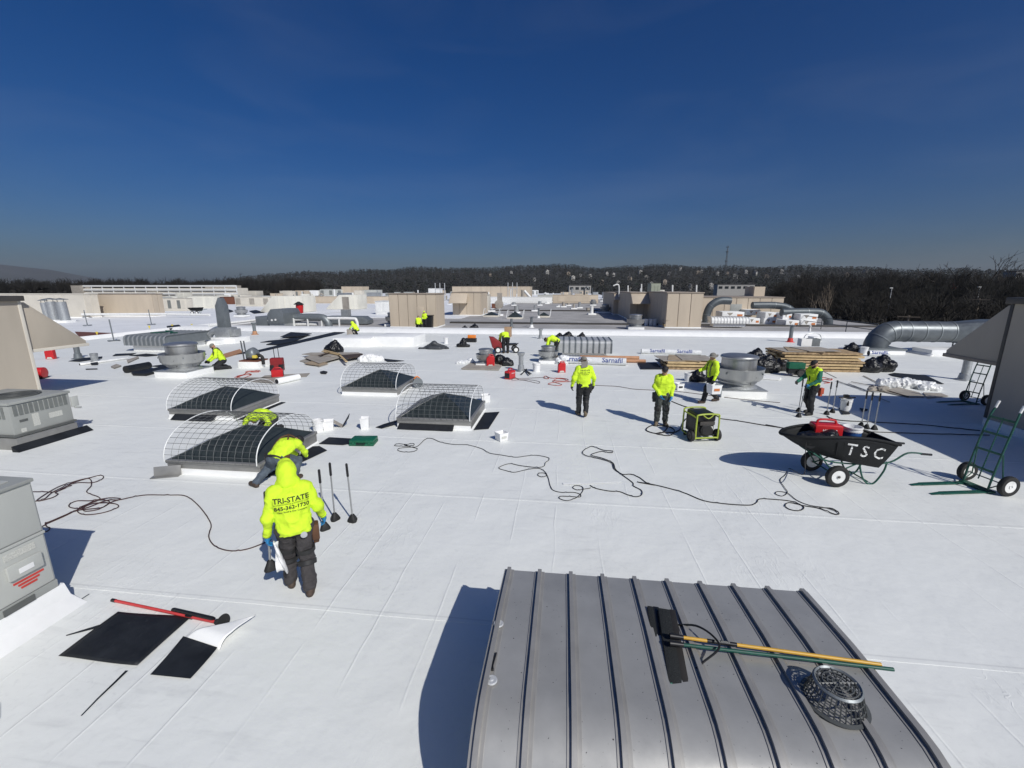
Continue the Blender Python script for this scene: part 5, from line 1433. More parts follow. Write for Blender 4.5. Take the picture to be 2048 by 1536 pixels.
def wheel(t, c, r, w, rimmat='white_paint', axis='y'):
    b = MB(); rr = w / 2
    b.M = Matrix.Translation(Vector(c)) @ (Matrix.Rotation(R(90), 4, 'X') if axis == 'y' else Matrix.Rotation(R(90), 4, 'Y'))
    b.lathe([(r * .60, -rr * .8), (r * .78, -rr), (r * .94, -rr * .8), (r, -rr * .3), (r, rr * .3), (r * .94, rr * .8), (r * .78, rr), (r * .60, rr * .8)], 28, cap=False)
    ty = b.build('tyre', 'rubber', t, smooth=40)
    b = MB(); b.M = Matrix.Translation(Vector(c)) @ (Matrix.Rotation(R(90), 4, 'X') if axis == 'y' else Matrix.Rotation(R(90), 4, 'Y'))
    b.lathe([(r * .61, -rr * .7), (r * .55, -rr * .5), (r * .2, -rr * .35), (r * .16, -rr * .9), (r * .16, rr * .9), (r * .2, rr * .35), (r * .55, rr * .5), (r * .61, rr * .7)], 24)
    b.build('wheel_rim', rimmat, t, smooth=40)
for y in (-.40, .40):
    wheel(t, (0, y, .225), .225, .11)
    b = MB(); b.cyl((0, y - .06, .225), (0, y + .06, .225), .02, n=8); b.build('axle_hub', 'dark_trim', t)
b = MB(); b.cyl((0, -.36, .225), (0, .36, .225), .015, n=8); b.build('axle', 'green_tool', t)
for s in (-1, 1):
    b = MB(); b.tube(spline([(-.42, s * .22, .64), (-.1, s * .25, .48), (.55, s * .28, .44), (1.05, s * .30, .50), (1.35, s * .31, .70), (1.72, s * .32, .68)], 5), .017, 8); b.build('handle', 'green_tool', t)
    b = MB(); b.cyl((1.60, s * .32, .69), (1.80, s * .32, .675), .022, n=10); b.build('grip', 'black_plastic', t)
    b = MB(); b.tube([(-.30, s * .24, .62), (0, s * .30, .24), (.45, s * .28, .46)], .015, 8); b.build('wheel_strut', 'green_tool', t)
    b = MB(); b.tube(spline([(.48, s * .28, .46), (.58, s * .27, .18), (.72, s * .26, .02), (.86, s * .26, .04), (.98, s * .28, .30), (1.0, s * .29, .50)], 5), .017, 8); b.build('leg', 'green_tool', t)
b = MB(); b.cyl((.72, -.26, .06), (.72, .26, .06), .014, n=8); b.build('cross_bar', 'green_tool', t)
def red_generator(label, p, rz, s=1.0, txt=True):
    t = thing('portable_generator', label, 'generator', p, rz, 'red suitcase generators'); t.scale = (s,) * 3
    b = MB(); b.b2((-.25, -.145, .0), (.25, .145, .36)); b.build('body', 'red', t, bev=.045, seg=3)
    b = MB(); b.b2((-.252, -.12, .05), (-.235, .12, .28)); b.b2((.235, -.12, .05), (.252, .12, .28)); b.build('vent_panel', 'black_plastic', t, bev=.01)
    b = MB(); b.tube(spline([(-.16, 0, .33), (-.15, 0, .42), (0, 0, .44), (.15, 0, .42), (.16, 0, .33)], 4), .022, 8); b.build('handle', 'red', t)
    b = MB(); b.b2((-.22, -.13, -.02), (.22, .13, .02)); b.build('feet', 'black_plastic', t)
    if txt: text_flat('HONDA', .07, 'white_plastic', t, Matrix.Translation((.02, -.148, .25)) @ Matrix.Rotation(R(90), 4, 'X'), bold=.001)
    return t
wbm = WB.matrix_basis
red_generator('red suitcase generator sitting in the wheelbarrow', wbm @ Vector((.0, .14, .78)), R(-12), 1.05)
b_ = bucket('white bucket with a blue band sitting in the wheelbarrow', wbm @ Vector((.50, .08, .74)), .17, .38, 'white_plastic', band='blue_label')
npo = npobj('dark_bundle', sdf_mesh([('cap', (-.2, 0, .08), (.15, .02, .10), .14, .16), ('cap', (-.35, .1, .12), (-.1, .2, .16), .10, .09), ('cap', (.1, -.05, .18), (.22, .05, .2), .1, .1)], .014, .05, [], .02, 9, 5), 'bag')
tag(place(npo, wbm @ Vector((-.22, -.12, .78)), 0), 'black bundle in the front of the wheelbarrow beside the red generator', 'bundle')

# ------------------------------------------------------------------ hand trucks
def hand_truck(label, p, rz):
    t = thing('hand_truck', label, 'hand truck', p, rz, 'green hand trucks')
    for s in (-1, 1):
        b = MB(); b.tube(spline([(0, s * .22, .06), (.06, s * .22, .5), (.22, s * .22, 1.35), (.30, s * .20, 1.62)], 4), .018, 8); b.build('rail', 'green_tool', t)
        b = MB(); b.tube([(.29, s * .20, 1.60), (.34, s * .20, 1.74)], .022, 8); b.build('grip', 'pvc', t)
        b = MB(); b.b2((-.95, s * .20 - .05, .015), (.02, s * .20 + .05, .035)); b.prism([(-.95, .015), (-1.15, .012), (-.95, .035)], s * .20 - .04, s * .20 + .04, 'y'); b.build('fork', 'green_tool', t, bev=.004)
        wheel(t, (.22, s * .36, .20), .20, .11)
        b = MB(); b.tube([(.02, s * .22, .10), (.22, s * .27, .20), (.14, s * .22, .78)], .012, 6); b.build('brace', 'green_tool', t)
    for z, x in ((.42, .045), (.78, .105), (1.12, .175), (1.42, .24)):
        b = MB(); b.b2((x - .012, -.22, z - .02), (x + .012, .22, z + .02)); b.build('cross_bar', 'green_tool', t, bev=.004)
    b = MB(); b.tube([(.03, 0, .2), (.25, 0, 1.45)], .012, 6); b.build('centre_bar', 'green_tool', t)
    b = MB(); b.cyl((.22, -.34, .20), (.22, .34, .20), .013, n=8); b.build('axle', 'galv_dark', t)
    b = MB(); b.b2((-.04, -.27, .01), (.12, .27, .045)); b.build('toe_plate', 'green_tool', t, bev=.004)
    return t
HT = hand_truck('green hand truck with long forks nearest the camera, at the right edge', (9.22, 8.02, 0), R(4))
dup(HT, at(1938, 806), R(6), 'green hand truck farther back, beside the dark right unit', 'green hand trucks', .92)

# ------------------------------------------------------------------ lime frame generator
t = thing('wheeled_generator', 'lime green framed generator on wheels in the middle of the roof', 'generator', at(1411, 884), R(6))
for y in (-.02, .66):
    b = MB(); b.tube(spline([(-.30, y, .10), (-.30, y, .62), (-.24, y, .74), (.24, y, .74), (.30, y, .62), (.30, y, .10)], 4), .022, 8); b.build('frame_hoop', 'lime', t)
for x in (-.30, .30):
    for z in (.10, .66):
        b = MB(); b.cyl((x, -.02, z), (x, .66, z), .02, n=8); b.build('frame_rail', 'lime', t)
b = MB(); b.cyl((-.30, -.02, .12), (.30, -.02, .12), .02, n=8); b.build('cross_tube', 'lime', t)
b = MB(); b.tube(spline([(-.14, -.02, .73), (0, -.03, .64), (.14, -.02, .73)], 4), .014, 8); b.build('frame_badge', 'lime', t)
b = MB(); b.b2((-.25, .04, .52), (.25, .62, .74)); b.build('fuel_tank', 'black_plastic', t, bev=.05, seg=3)
b = MB(); b.b2((-.22, .05, .14), (.22, .42, .50)); b.build('engine', 'black_plastic', t, bev=.03)
b = MB(); b.M = Matrix.Translation((0, .05, .32)) @ Matrix.Rotation(R(90), 4, 'X'); b.lathe([(.17, 0), (.17, .06), (.13, .09), (.05, .09)], 24); b.build('recoil_starter', 'rubber', t)
b = MB(); b.b2((.06, -.035, .36), (.14, -.03, .43)); b.build('label', 'label', t)
b = MB(); b.b2((-.2, -.02, .45), (.2, .03, .55)); b.build('air_box', 'dark_trim', t, bev=.02)
b = MB(); b.cyl((0, .42, .30), (0, .64, .30), .14, n=20); b.build('alternator', 'galv_dark', t)
b = MB(); b.b2((-.285, .1, .2), (-.25, .55, .62)); b.build('side_panel', 'black_plastic', t, bev=.01)
for x in (-.36, .36):
    wheel(t, (x, .10, .155), .155, .10, 'dark_trim', 'x')
b = MB(); b.cyl((-.36, .1, .155), (.36, .1, .155), .012, n=8); b.build('axle', 'galv_dark', t)
b = MB(); b.b2((-.28, .58, 0), (-.22, .64, .12)); b.b2((.22, .58, 0), (.28, .64, .12)); b.build('foot', 'rubber', t)
# small generators and fuel cans
red_generator('small red and black generator with a cord, beside the flared vent pipe', at(1020, 757), R(60), 1.0)
red_generator('red generator on the board in front of the kneeling worker', at(556, 754), R(20), .95, False)
red_generator('red generator behind the right worker, on the lumber stack side', at(1622, 752), R(25), 1.0, False)
def fuel_can(label, p, rz, s=1.0):
    t = thing('fuel_can', label, 'fuel can', p, rz, 'red fuel cans'); t.scale = (s,) * 3
    b = MB(); b.prism([(-.17, .0), (.17, .0), (.17, .40), (.12, .46), (-.07, .46), (-.17, .36)], -.10, .10, 'y'); b.build('can', 'red', t, bev=.03, seg=3)
    b = MB(); b.tube(spline([(-.06, 0, .44), (-.05, 0, .50), (.09, 0, .50), (.12, 0, .42)], 4), .02, 8); b.build('handle', 'red', t)
    b = MB(); b.cyl((-.12, 0, .40), (-.16, 0, .47), .028, n=10); b.build('cap', 'black_plastic', t)
    b = MB(); b.prism([(-.12, .02), (.12, .02), (.07, .10), (-.07, .10)], -.104, -.098, 'y'); b.build('label', 'label', t)
    return t
fuel_can('red fuel can standing alone in mid roof, left of the walking worker', at(1123, 745), .1, 1.05)
fuel_can('red fuel can on the board in front of the small fan', at(981, 733), .1, 1.2)
fuel_can('red fuel can on the far left below the tan sloped hood', at(103, 718), .2, 1.2)
t = thing('air_compressor', 'red rounded machine half hidden behind the left tan unit', 'machine', at(78, 757), .3)
b = MB(); b.cyl((-.2, 0, .25), (.25, 0, .25), .24, n=24); b.build('tank', 'red', t, bev=.03); b = MB(); b.b2((-.2, -.2, 0), (.25, .2, .06)); b.build('base', 'black_plastic', t)
# ------------------------------------------------------------------ mid roof: stacks, rolls, bags, curbs
def heap(name, label, cat, p, prims, mat, h=.02, k=.06, disp=.03, fr=6, seed=1, rz=0, group=None):
    o = npobj(name, sdf_mesh(prims, h, k, [((0, 0, 0.0), (0, 0, -1))], disp, fr, seed), mat)
    return tag(place(o, p, rz), label, cat, group)
def bag(label, px, py, s=1.0, seed=1, rz=0, tall=1.0):
    r = random.Random(seed)
    P = [('cap', (0, 0, .2 * s), (.05 * s, .02, .28 * s * tall), .26 * s, .22 * s), ('cap', (-.18 * s, .05, .14 * s), (.2 * s, -.05, .14 * s), .2 * s, .2 * s), ('cap', (.02, 0, .36 * s * tall), (.08 * s, .03, .47 * s * tall), .13 * s, .08 * s)]
    for i in range(3): P.append(('ell', (r.uniform(-.2, .2) * s, r.uniform(-.2, .2) * s, r.uniform(.15, .3) * s), (.16 * s, .14 * s, .14 * s)))
    return heap('trash_bag', label, 'trash bag', at(px, py), P, 'bag', .022, .05, .035, 6, seed, rz, 'black trash bags')
bag('black trash bag behind the board pile', 668, 707, 1.5, 3)
bag('black trash bag lying left of the large lumber stack, leftmost', 1512, 741, 1.4, 4)
bag('black trash bag between the large right fan and the lumber stack', 1531, 744, 1.5, 5)
bag('black trash bag tucked against the left end of the lumber stack', 1560, 741, 1.25, 6)
bag('black trash bag peeping over the large right fan', 1510, 722, 1.3, 7)
bag('black trash bag at the right end of the lumber stack, nearer one', 1738, 744, 1.25, 8)
bag('black trash bag at the right end of the lumber stack, farther one', 1760, 742, 1.45, 9)
bag('black trash bag beside the worker carrying the white box', 1394, 763, .95, 10)
bag('black bag on the roof just right of the small fan with the fuel can', 1000, 729, 1.1, 11, 0, .7)
bag('flattened black bag right of the small fan, farther right', 1013, 731, .9, 12, 0, .5)
bag('black bag on the far side of the ribbed hood, larger one', 1134, 683, 1.35, 13)
bag('black bag on the far side of the ribbed hood, smaller right one', 1162, 682, 1.0, 14, 0, 1.2)
bag('dark bag behind the ribbed hood, left one', 1117, 684, 1.2, 15)
bag('black bag lying on the right end of the lumber stack top', 1702, 704, 1.1, 16)
heap('dark_tarp', 'dark grey tarp heaped in a low peak near the parapet', 'tarp', at(868, 697), [('cap', (-.6, 0, .02), (.0, .1, .30), .10, .16), ('cap', (0, .1, .28), (.75, .05, .05), .16, .12), ('cap', (-.2, -.3, .02), (.4, -.35, .02), .2, .2), ('cap', (-.9, -.2, 0), (.9, -.2, 0), .1, .12)], 'tarp_grey', .03, .12, .03, 4, 17)
heap('dark_bundle', 'black bundle of equipment near the parapet, right of the dark tarp', 'bundle', at(926, 694), [('cap', (0, 0, .2), (.05, 0, .4), .24, .2), ('cap', (-.3, 0, .1), (.35, 0, .08), .14, .1)], 'bag', .025, .05, .03, 6, 18)
heap('rag_heap', 'white cloth heap behind the board pile', 'cloth', at(742, 722), [('cap', (-.5, 0, .05), (.5, .1, .08), .2, .16), ('ell', (0, 0, .2), (.35, .2, .18)), ('ell', (-.3, .1, .2), (.2, .2, .15))], 'rag', .03, .08, .06, 5, 19)
heap('plastic_sheeting', 'crumpled clear plastic sheeting on the debris pile at the right', 'plastic sheeting', at(1815, 776), [('cap', (-.75, .3, .12), (.0, .1, .16), .18, .2), ('cap', (0, .1, .14), (.75, -.2, .1), .2, .14), ('cap', (.1, .3, .1), (.9, .25, .08), .16, .12), ('cap', (.3, -.3, .08), (.75, -.45, .06), .14, .08)], 'plastic_wrap', .022, .06, .07, 6, 20)
heap('plastic_sheeting', 'white plastic scraps beside the small fan with the fuel can', 'plastic sheeting', at(932, 727), [('cap', (-.4, 0, .02), (.3, .1, .05), .1, .14), ('ell', (.2, .1, .14), (.16, .14, .12))], 'plastic_wrap', .022, .06, .05, 7, 21)
heap('plastic_sheeting', 'white plastic scraps on top of the near end of the membrane roll', 'plastic sheeting', at(1128, 727), [('cap', (-.3, 0, .12), (.35, .1, .15), .16, .18), ('ell', (0, .0, .28), (.25, .16, .14))], 'plastic_wrap', .022, .06, .05, 7, 22)
# debris sticks
for i, (a, c, m, lab) in enumerate((((1140, 360), (1320, 450), 'cover_board', 'thin grey stick pointing away from the plastic debris, leftmost'), ((970, 445), (1260, 500), 'cover_board', 'thin grey stick left of the plastic debris'), ((930, 475), (1180, 570), 'galv', 'metal flashing strip left of the plastic debris'),
                           ((770, 430), (1110, 545), 'galv', 'long metal strip behind the upright pole tools'), ((1250, 625), (1490, 725), 'galv', 'slanted metal strip right of the white bucket'), ((1430, 560), (1750, 655), 'boot_brown', 'dark stick in front of the plastic debris'), ((1180, 570), (1500, 580), 'cover_board', 'short grey board end under the debris'), ((1100, 550), (1350, 590), 'galv', 'bent metal offcut in the debris pile'))):
    p, q = pts(1560, 700, 6.827, [a, c]); b = MB(); d = q - p
    b.box(((p + q) / 2 + Vector((0, 0, .03 + .01 * (i % 3)))), (d.length, .05, .02), rz=math.atan2(d.y, d.x)); tag(b.build('debris_stick', m, bev=.003, seg=1), lab, 'stick')
heap('debris_pile', 'brown tangle of scrap beside the plastic sheeting', 'debris', at(1757, 783), [('cap', (-.3, 0, .05), (.35, .1, .06), .1, .08), ('ell', (.1, -.05, .12), (.2, .14, .1)), ('ell', (-.15, .1, .1), (.12, .1, .1))], 'debris' if 'debris' in SPEC else 'cover_board', .02, .04, .06, 9, 23)
def quad_sheet(label, pl, ox, oy, s, mat='epdm', t=.012, name='roofing_sheet', z=.014, cat='roofing sheet'):
    P = pts(ox, oy, s, pl)
    b = MB(); b.slab([(p.x, p.y, z) for p in reversed(P)], t)
    return tag(b.build(name, mat), label, cat)
Z9 = (1560, 700, 6.827)
quad_sheet('grey board under the plastic sheeting on the right', [(1340, 560), (1620, 520), (1900, 590), (1980, 650), (1740, 655)], *Z9, 'cover_board', .02)
quad_sheet('second board lying right of the plastic sheeting', [(1950, 590), (2200, 600), (2300, 640), (2010, 665)], *Z9, 'cover_board', .02)
quad_sheet('black sheet lying behind the plastic sheeting', [(1480, 335), (1560, 318), (1990, 352), (2240, 470), (1900, 430), (1540, 360)], *Z9)
quad_sheet('small black pad lying in the shade, left one', [(800, 800), (900, 800), (960, 880), (850, 885)], *Z9)
quad_sheet('small black pad lying in the shade, right one', [(1085, 800), (1200, 815), (1195, 830), (1120, 850)], *Z9)
quad_sheet('black flat panel lying behind the worker with the hose', [(105, 250), (360, 250), (440, 335), (150, 335)], 1260, 690, 6.827, t=.03)
quad_sheet('dark offcut left of the low board stack', [(345, 195), (470, 200), (520, 240), (400, 240)], 1260, 690, 6.827)
zl = (160, 640, 6.0235)
quad_sheet('long thin black sheet in front of the left ribbed hood, left one', [(390, 437), (430, 412), (680, 402), (620, 425)], *zl)
quad_sheet('long thin black sheet in front of the left ribbed hood, right one', [(590, 432), (800, 408), (990, 425), (800, 443)], *zl)
quad_sheet('black folded sheet beside the two black rolls', [(620, 650), (830, 620), (1060, 570), (1090, 600), (800, 677), (640, 672)], *zl, t=.10)
quad_sheet('black triangular sheet beside the large left fan', [(850, 560), (1000, 540), (1060, 560), (1040, 575)], *zl)
quad_sheet('black strip on the far left beside the metal pail', [(-140, 500), (0, 465), (270, 443), (265, 465), (0, 505)], *zl)
quad_sheet('grey board piece on the left roof, upper one', [(565, 495), (700, 448), (712, 465), (578, 526)], *zl, 'cover_board', .05)
quad_sheet('grey board piece on the left roof, lower one', [(375, 575), (440, 545), (500, 562), (415, 592)], *zl, 'cover_board', .06)
quad_sheet('small black block on the left roof near the white pipe', [(120, 525), (150, 515), (220, 518), (215, 545), (140, 548)], *zl, t=.08)
quad_sheet('thin black strip on the left roof below the white pipe', [(70, 592), (210, 588), (212, 598), (70, 602)], *zl)
zb = (480, 650, 9.309)
quad_sheet('long black strip running up towards the parapet, left of centre', [(-150, 540), (0, 515), (350, 465), (1830, 112), (2005, 115), (1900, 160), (370, 505), (0, 545), (-150, 570)], *zb)
quad_sheet('black sheet pile beside the long black strip, top sheet', [(750, 255), (950, 162), (1340, 190), (1180, 240)], *zb, t=.03, z=.12)
quad_sheet('black sheet pile beside the long black strip, lower sheet', [(490, 375), (740, 290), (1250, 215), (1000, 320), (700, 380)], *zb, t=.05)
quad_sheet('thin black sheet left of the black sheet pile', [(380, 330), (540, 300), (870, 270), (700, 320)], *zb, t=.03)
quad_sheet('tan cover board lying in front of the blower, farther one', [(380, 1000), (460, 950), (1300, 905), (1240, 970)], *zb, 'cover_board', .015)
quad_sheet('tan cover board lying in front of the blower, nearer one', [(0, 990), (380, 985), (1120, 990), (700, 1100), (200, 1060)], *zb, 'cover_board', .015)
quad_sheet('board under the small fan with the red fuel can', [(650, 780), (800, 690), (1320, 690), (1240, 800), (690, 785)], 840, 640, 7.877, 'cover_board', .05)
quad_sheet('dark pieces on the roof right of the white cloth heap', [(350, 1400), (450, 1410), (700, 1435), (560, 1450), (430, 1450)], 720, 540, 7.877)
quad_sheet('white board edge lying right of the large right fan', [(200, 735), (330, 690), (560, 730), (540, 760)], 1480, 650, 6.827, 'foam', .05)
# board pile with loose planks
t = thing('board_pile', 'pile of grey boards and loose planks left of the farthest near skylight', 'board pile', (0, 0, 0))
for i, (pl, m, z) in enumerate((([(1110, 680), (1240, 640), (1640, 740), (1470, 790)], 'cover_board', .01), ([(1200, 745), (1350, 700), (1640, 735), (1480, 785)], 'ply', .06), ([(1200, 650), (1400, 570), (1900, 640), (1470, 760)], 'cover_board', .11), ([(1160, 600), (1320, 570), (2200, 565), (2300, 600), (1700, 640)], 'cover_board', .15), ([(1900, 620), (2280, 590), (2300, 640), (2000, 690)], 'boot_brown', .16))):
    P = pts(*zb, pl); b = MB(); b.slab([(p.x, p.y, z) for p in reversed(P)], .035); b.build('board', m, t)
for i, (a, c, m) in enumerate((((1560, 540), (1830, 610), 'wood'), ((1540, 565), (1880, 640), 'wood'), ((1480, 650), (1680, 590), 'boot_brown'), ((1830, 600), (1990, 770), 'wood'), ((1900, 640), (2000, 720), 'trouser_dark'))):
    p, q = pts(*zb, [a, c]); d = q - p; b = MB(); b.box((p + q) / 2 + Vector((0, 0, .24)), (d.length, .12, .04), rz=math.atan2(d.y, d.x)); b.build('plank', m, t, bev=.004, seg=1)
# white pipe and tubes
def tube_thing(name, label, cat, p, q, r, mat, endmat=None, n=20):
    t = thing(name, label, cat, (p + q) / 2, 0)
    d = (q - p); c = (p + q) / 2
    b = MB(); b.tube([p - c, (p - c) * .995, (q - c) * .995, q - c], [r * .93, r, r, r * .93], n); o = b.build('roll', mat, t, smooth=50)
    if endmat:
        b = MB(); b.cyl((p - c) * 1.004, (p - c) * .99, r * .8, n=n); b.build('open_end', endmat, t)
    return t, o
p, q = pts(*zl, [(0, 552), (575, 475)]); tube_thing('plastic_pipe', 'white plastic pipe lying on the left roof', 'pipe', p + Vector((0, 0, .07)), q + Vector((0, 0, .07)), .06, 'pvc', 'cap_black')
p, q = pts(*zb, [(690, 1110), (1100, 1020)]); tube_thing('membrane_roll', 'short white roll with a dark open end in front of the blower', 'roll', p + Vector((0, 0, .13)), q + Vector((0, 0, .13)), .13, 'white_flash', 'cap_black')
p, q = pts(*zl, [(560, 640), (840, 585)]); tube_thing('membrane_roll', 'black membrane roll left of the large left fan', 'roll', p + Vector((0, 0, .17)), q + Vector((0, 0, .17)), .17, 'epdm', 'rubber')
def sarna(label, a, c, r, texts, name='membrane_roll', rr=.4):
    p, q = at(*a), at(*c); p.z = q.z = r
    t, o = tube_thing(name, label, 'membrane roll', p, q, r, 'plastic_wrap', 'cap_black', 28)
    d = (q - p).normalized(); up = Vector((0, 0, 1)); nrm = d.cross(up)     # towards the viewer
    for f, tx, s in texts:
        me = text_mesh(tx, s, bold=.006); L = (q - p).length
        for v in me.vertices:
            an = rr + v.co.y / r
            v.co = d * ((f - .5) * L + v.co.x) + (nrm * math.cos(an) + up * math.sin(an)) * (r + .006)
        struct(obj('lettering', me, 'print_blue', t), 'stuff')
    return t
sarna('white wrapped membrane roll with blue lettering behind the walking worker', (1117, 726), (1252, 731), .19, ((.22, 'Sarnafil', .36), (.80, 'Sarnafil', .36)))
sarna('white wrapped membrane roll with blue lettering lying alone farther back', (1282, 707), (1402, 710), .15, ((.27, 'Sarnafil', .30), (.72, 'Sarnafil', .30)))
sarna('short white wrapped roll with lettering behind the right end of the lumber stack', (1736, 712), (1774, 713), .17, ((.5, 'Sarnafil', .28),))
for lab, a, c in (('brown cardboard tube behind the wrapped membrane roll, upper one', (1160, 717), (1278, 719)), ('brown cardboard tube behind the wrapped membrane roll, lower one', (1180, 724), (1291, 726))):
    p, q = at(*a), at(*c); p.z = q.z = .1; tube_thing('cardboard_tube', lab, 'tube', p, q, .09, 'tube_brown', 'cap_black')
# lumber stacks
def lumber(label, p, w, d, layers, seed, lab2='wood'):
    r = random.Random(seed); t = thing('lumber_stack', label, 'lumber stack', p, B)
    z = 0
    for L_ in range(layers):
        th = r.choice((.07, .09, .10))
        k = 3
        for i in range(k):
            b = MB(); x0 = r.uniform(-.12, .12)
            b.b2((x0, d * i / k + .01, z), (w + r.uniform(-.25, .1), d * (i + 1) / k - .01, z + th)); b.build('plank', 'wood' if L_ % 3 else 'osb', t, bev=.006, seg=1)
        z += th
        if L_ < layers - 1:
            for x in (w * .12, w * .5, w * .88):
                b = MB(); b.b2((x, .05, z), (x + .09, d - .05, z + .045)); b.build('batten', 'boot_brown', t)
            z += .045
    for i in range(3):
        b = MB(); b.box((w * .22 + i * .5, d * .5, z + .02 + i * .025), (1.5, d * .9, .02), rz=r.uniform(-.3, .3)); b.build('sheet', 'cover_board' if i != 1 else 'ply', t)
    return t
p, w, h = span(1562, 1726, 742, 700)
lumber('large stack of pale lumber right of the large right fan', p, w, 1.7, 7, 5)
p, w, h = span(1334, 1432, 739, 716)
lumber('low stack of boards and plywood behind the worker with the hose', p, w, 1.9, 3, 6)
p, w, h = span(1330, 1394, 656, 636, -.12)
lumber('stack of lumber at the foot of the tan penthouse beyond the parapet', p, w, 1.2, 6, 8)
p = at(1668, 699)
for i, (dx, lab) in enumerate(((0, 'small open grey crate on top of the lumber stack, left one'), (.75, 'small open wire crate on top of the lumber stack, right one'))):
    t = thing('crate', lab, 'crate', at(1628 + i * 17, 739) + Vector((0, 1.2, .98)), B)
    for a, c in (((0, 0, 0), (.5, .03, .38)), ((0, .37, 0), (.5, .4, .38)), ((0, .03, 0), (.03, .37, .38)), ((.47, .03, 0), (.5, .37, .38)), ((.03, .03, 0), (.47, .37, .02))):
        b = MB(); b.b2(a, c); b.build('side_board', 'foam' if i == 0 else 'galv_dark', t, bev=.004, seg=1)
# white curb boxes
def wbox(label, xl, xr, yb, yt, d, mat='white_flash', name='covered_curb', cat='roof curb', z0=0, bev=.05):
    p, w, h = span(xl, xr, yb, yt, z0); b = MB(); b.b2((0, 0, -.02), (w, d, h)); b.prism([(-.2, 0), (0, 0), (0, .15)], -.15, d + .15, 'y')
    return tag(place(b.build(name, mat, bev=bev), p, B), label, cat)
wbox('white membrane covered curb near the parapet, left of two', 666, 740, 693, 676, 2.4)
wbox('white membrane covered curb near the parapet, right of two', 746, 828, 692, 673, 2.6)
wbox('small white covered curb in front of the tall grey stack, left part', 405, 430, 690, 682, 1.2)
wbox('white covered curb under the tall grey stack', 428, 470, 686, 676, 1.6)
wbox('small white crate under a bent rod near the parapet on the right', 1626, 1641, 683, 674, .8, 'foam', 'white_crate', 'crate')
b = MB(); q0, q1 = at(1606, 681), at(1642, 681); b.tube(spline([q0, q0.lerp(q1, .12) + Vector((0, 0, .42)), q0.lerp(q1, .5) + Vector((0, 0, .55)), q0.lerp(q1, .9) + Vector((0, 0, .42)), q1], 5), .03, 6)
tag(b.build('bent_rod', 'galv'), 'bent rod arching over the small white crate on the right', 'rod')
# tall grey stack with elbow
t = thing('duct_stack', 'tall square grey exhaust stack with a round elbow on the left roof', 'exhaust stack', at(446, 684), B)
b = MB(); b.prism([(-.36, 1.0), (.36, 1.0), (.33, 2.6), (.05, 3.2), (-.02, 3.2), (-.33, 2.6)], .1, .6, 'y'); b.build('stack', 'galv_dark', t, bev=.02)
b = MB(); b.b2((-.5, -.1, .35), (.55, .9, 1.05)); b.build('fan_housing', 'galv', t, bev=.04)
b = MB(); b.b2((.55, .1, .4), (1.0, .7, .95)); b.build('motor_box', 'galv', t, bev=.03)
b = MB(); b.tube(spline([(-.45, .4, .72), (-.75, .4, .74), (-1.1, .35, .66), (-1.3, .3, .4), (-1.32, .3, .05)], 4), .24, 16); b.build('elbow', 'galv', t, smooth=40)
b = MB(); b.b2((-.7, -.3, -.02), (1.2, 1.1, .34)); b.build('curb', 'white_flash', t, bev=.04)
# ribbed hoods farther back
p = at(1115, 713)
relief_hood('ribbed grey roof hood in mid roof, scraps of white plastic on top', p + V * 1.9, span(1115, 1222, 713, 690)[1], 1.9, .95, 9, .2, 'hood_pale', 'galv_dark', .22, True, ribw=.04, ribh=.025)
p = at(252, 703)
relief_hood('ribbed grey roof hood on the left roof, green cords on top', p + V * 3.6, 2.75, 3.6, 1.0, 9, .26, 'galv_dark', 'galv', .38, True, ribw=.045, ribh=.02)
cord('green cord bunched on top of the left ribbed hood', [p + V * 1.0 + U * x + Vector((0, 0, 1.06 + dz)) for x, dz in ((.9, .02), (1.8, .06), (2.2, .12), (2.0, .16), (2.5, .1), (2.3, .03), (2.8, .05))], 'green_tool', .04, lift=0)
# blower with a frame, on a white curb
t = thing('blower', 'grey blower with a tall frame and brown base on a white curb', 'blower', at(505, 734), B)
b = MB(); b.b2((-.55, -.3, -.02), (.55, .6, .30)); b.build('curb', 'white_flash', t, bev=.03)
b = MB(); b.b2((-.5, -.25, .30), (.5, .55, .36)); b.build('base_board', 'brown_trim', t)
b = MB(); b.M = Matrix.Translation((.05, .1, .66)) @ Matrix.Rotation(R(70), 4, 'Y'); b.lathe([(.1, -.25), (.26, -.22), (.30, -.05), (.30, .12), (.22, .2), (.1, .22)], 24); b.build('motor', 'galv_dark', t, smooth=50)
for x in (-.48, -.32):
    b = MB(); b.tube([(x, .1, .36), (x - .06, .1, 1.3)], .03, 6); b.build('frame_post', 'steel_dark', t)
b = MB(); b.tube(spline([(.25, .05, .6), (.45, 0, .6), (.6, 0, .5), (.62, 0, .15)], 5), .08, 10); b.build('outlet_hose', 'rubber', t)
b = MB(); b.box((.28, -.1, .55), (.2, .16, .14)); b.build('switch_box', 'yellow_marker', t, bev=.01)
# maroon rolling bag on the red generator
t = thing('rolling_tool_bag', 'dark maroon tool bag with a telescopic handle behind the red generator', 'bag', at(556, 741), .15)
b = MB(); b.b2((-.28, -.16, .0), (.28, .16, .62)); b.build('bag_body', 'red_dark', t, bev=.06, seg=3)
b = MB(); b.b2((-.3, -.18, .0), (-.1, .02, .3)); b.build('side_pocket', 'black_plastic', t, bev=.04); b = MB(); b.b2((.1, -.19, .02), (.3, .0, .32)); b.build('side_pocket', 'black_plastic', t, bev=.04)
b = MB(); b.tube([(-.12, .1, .6), (-.14, .1, 1.12), (.06, .1, 1.12), (.08, .1, .6)], .016, 6); b.build('telescopic_handle', 'black_plastic', t)
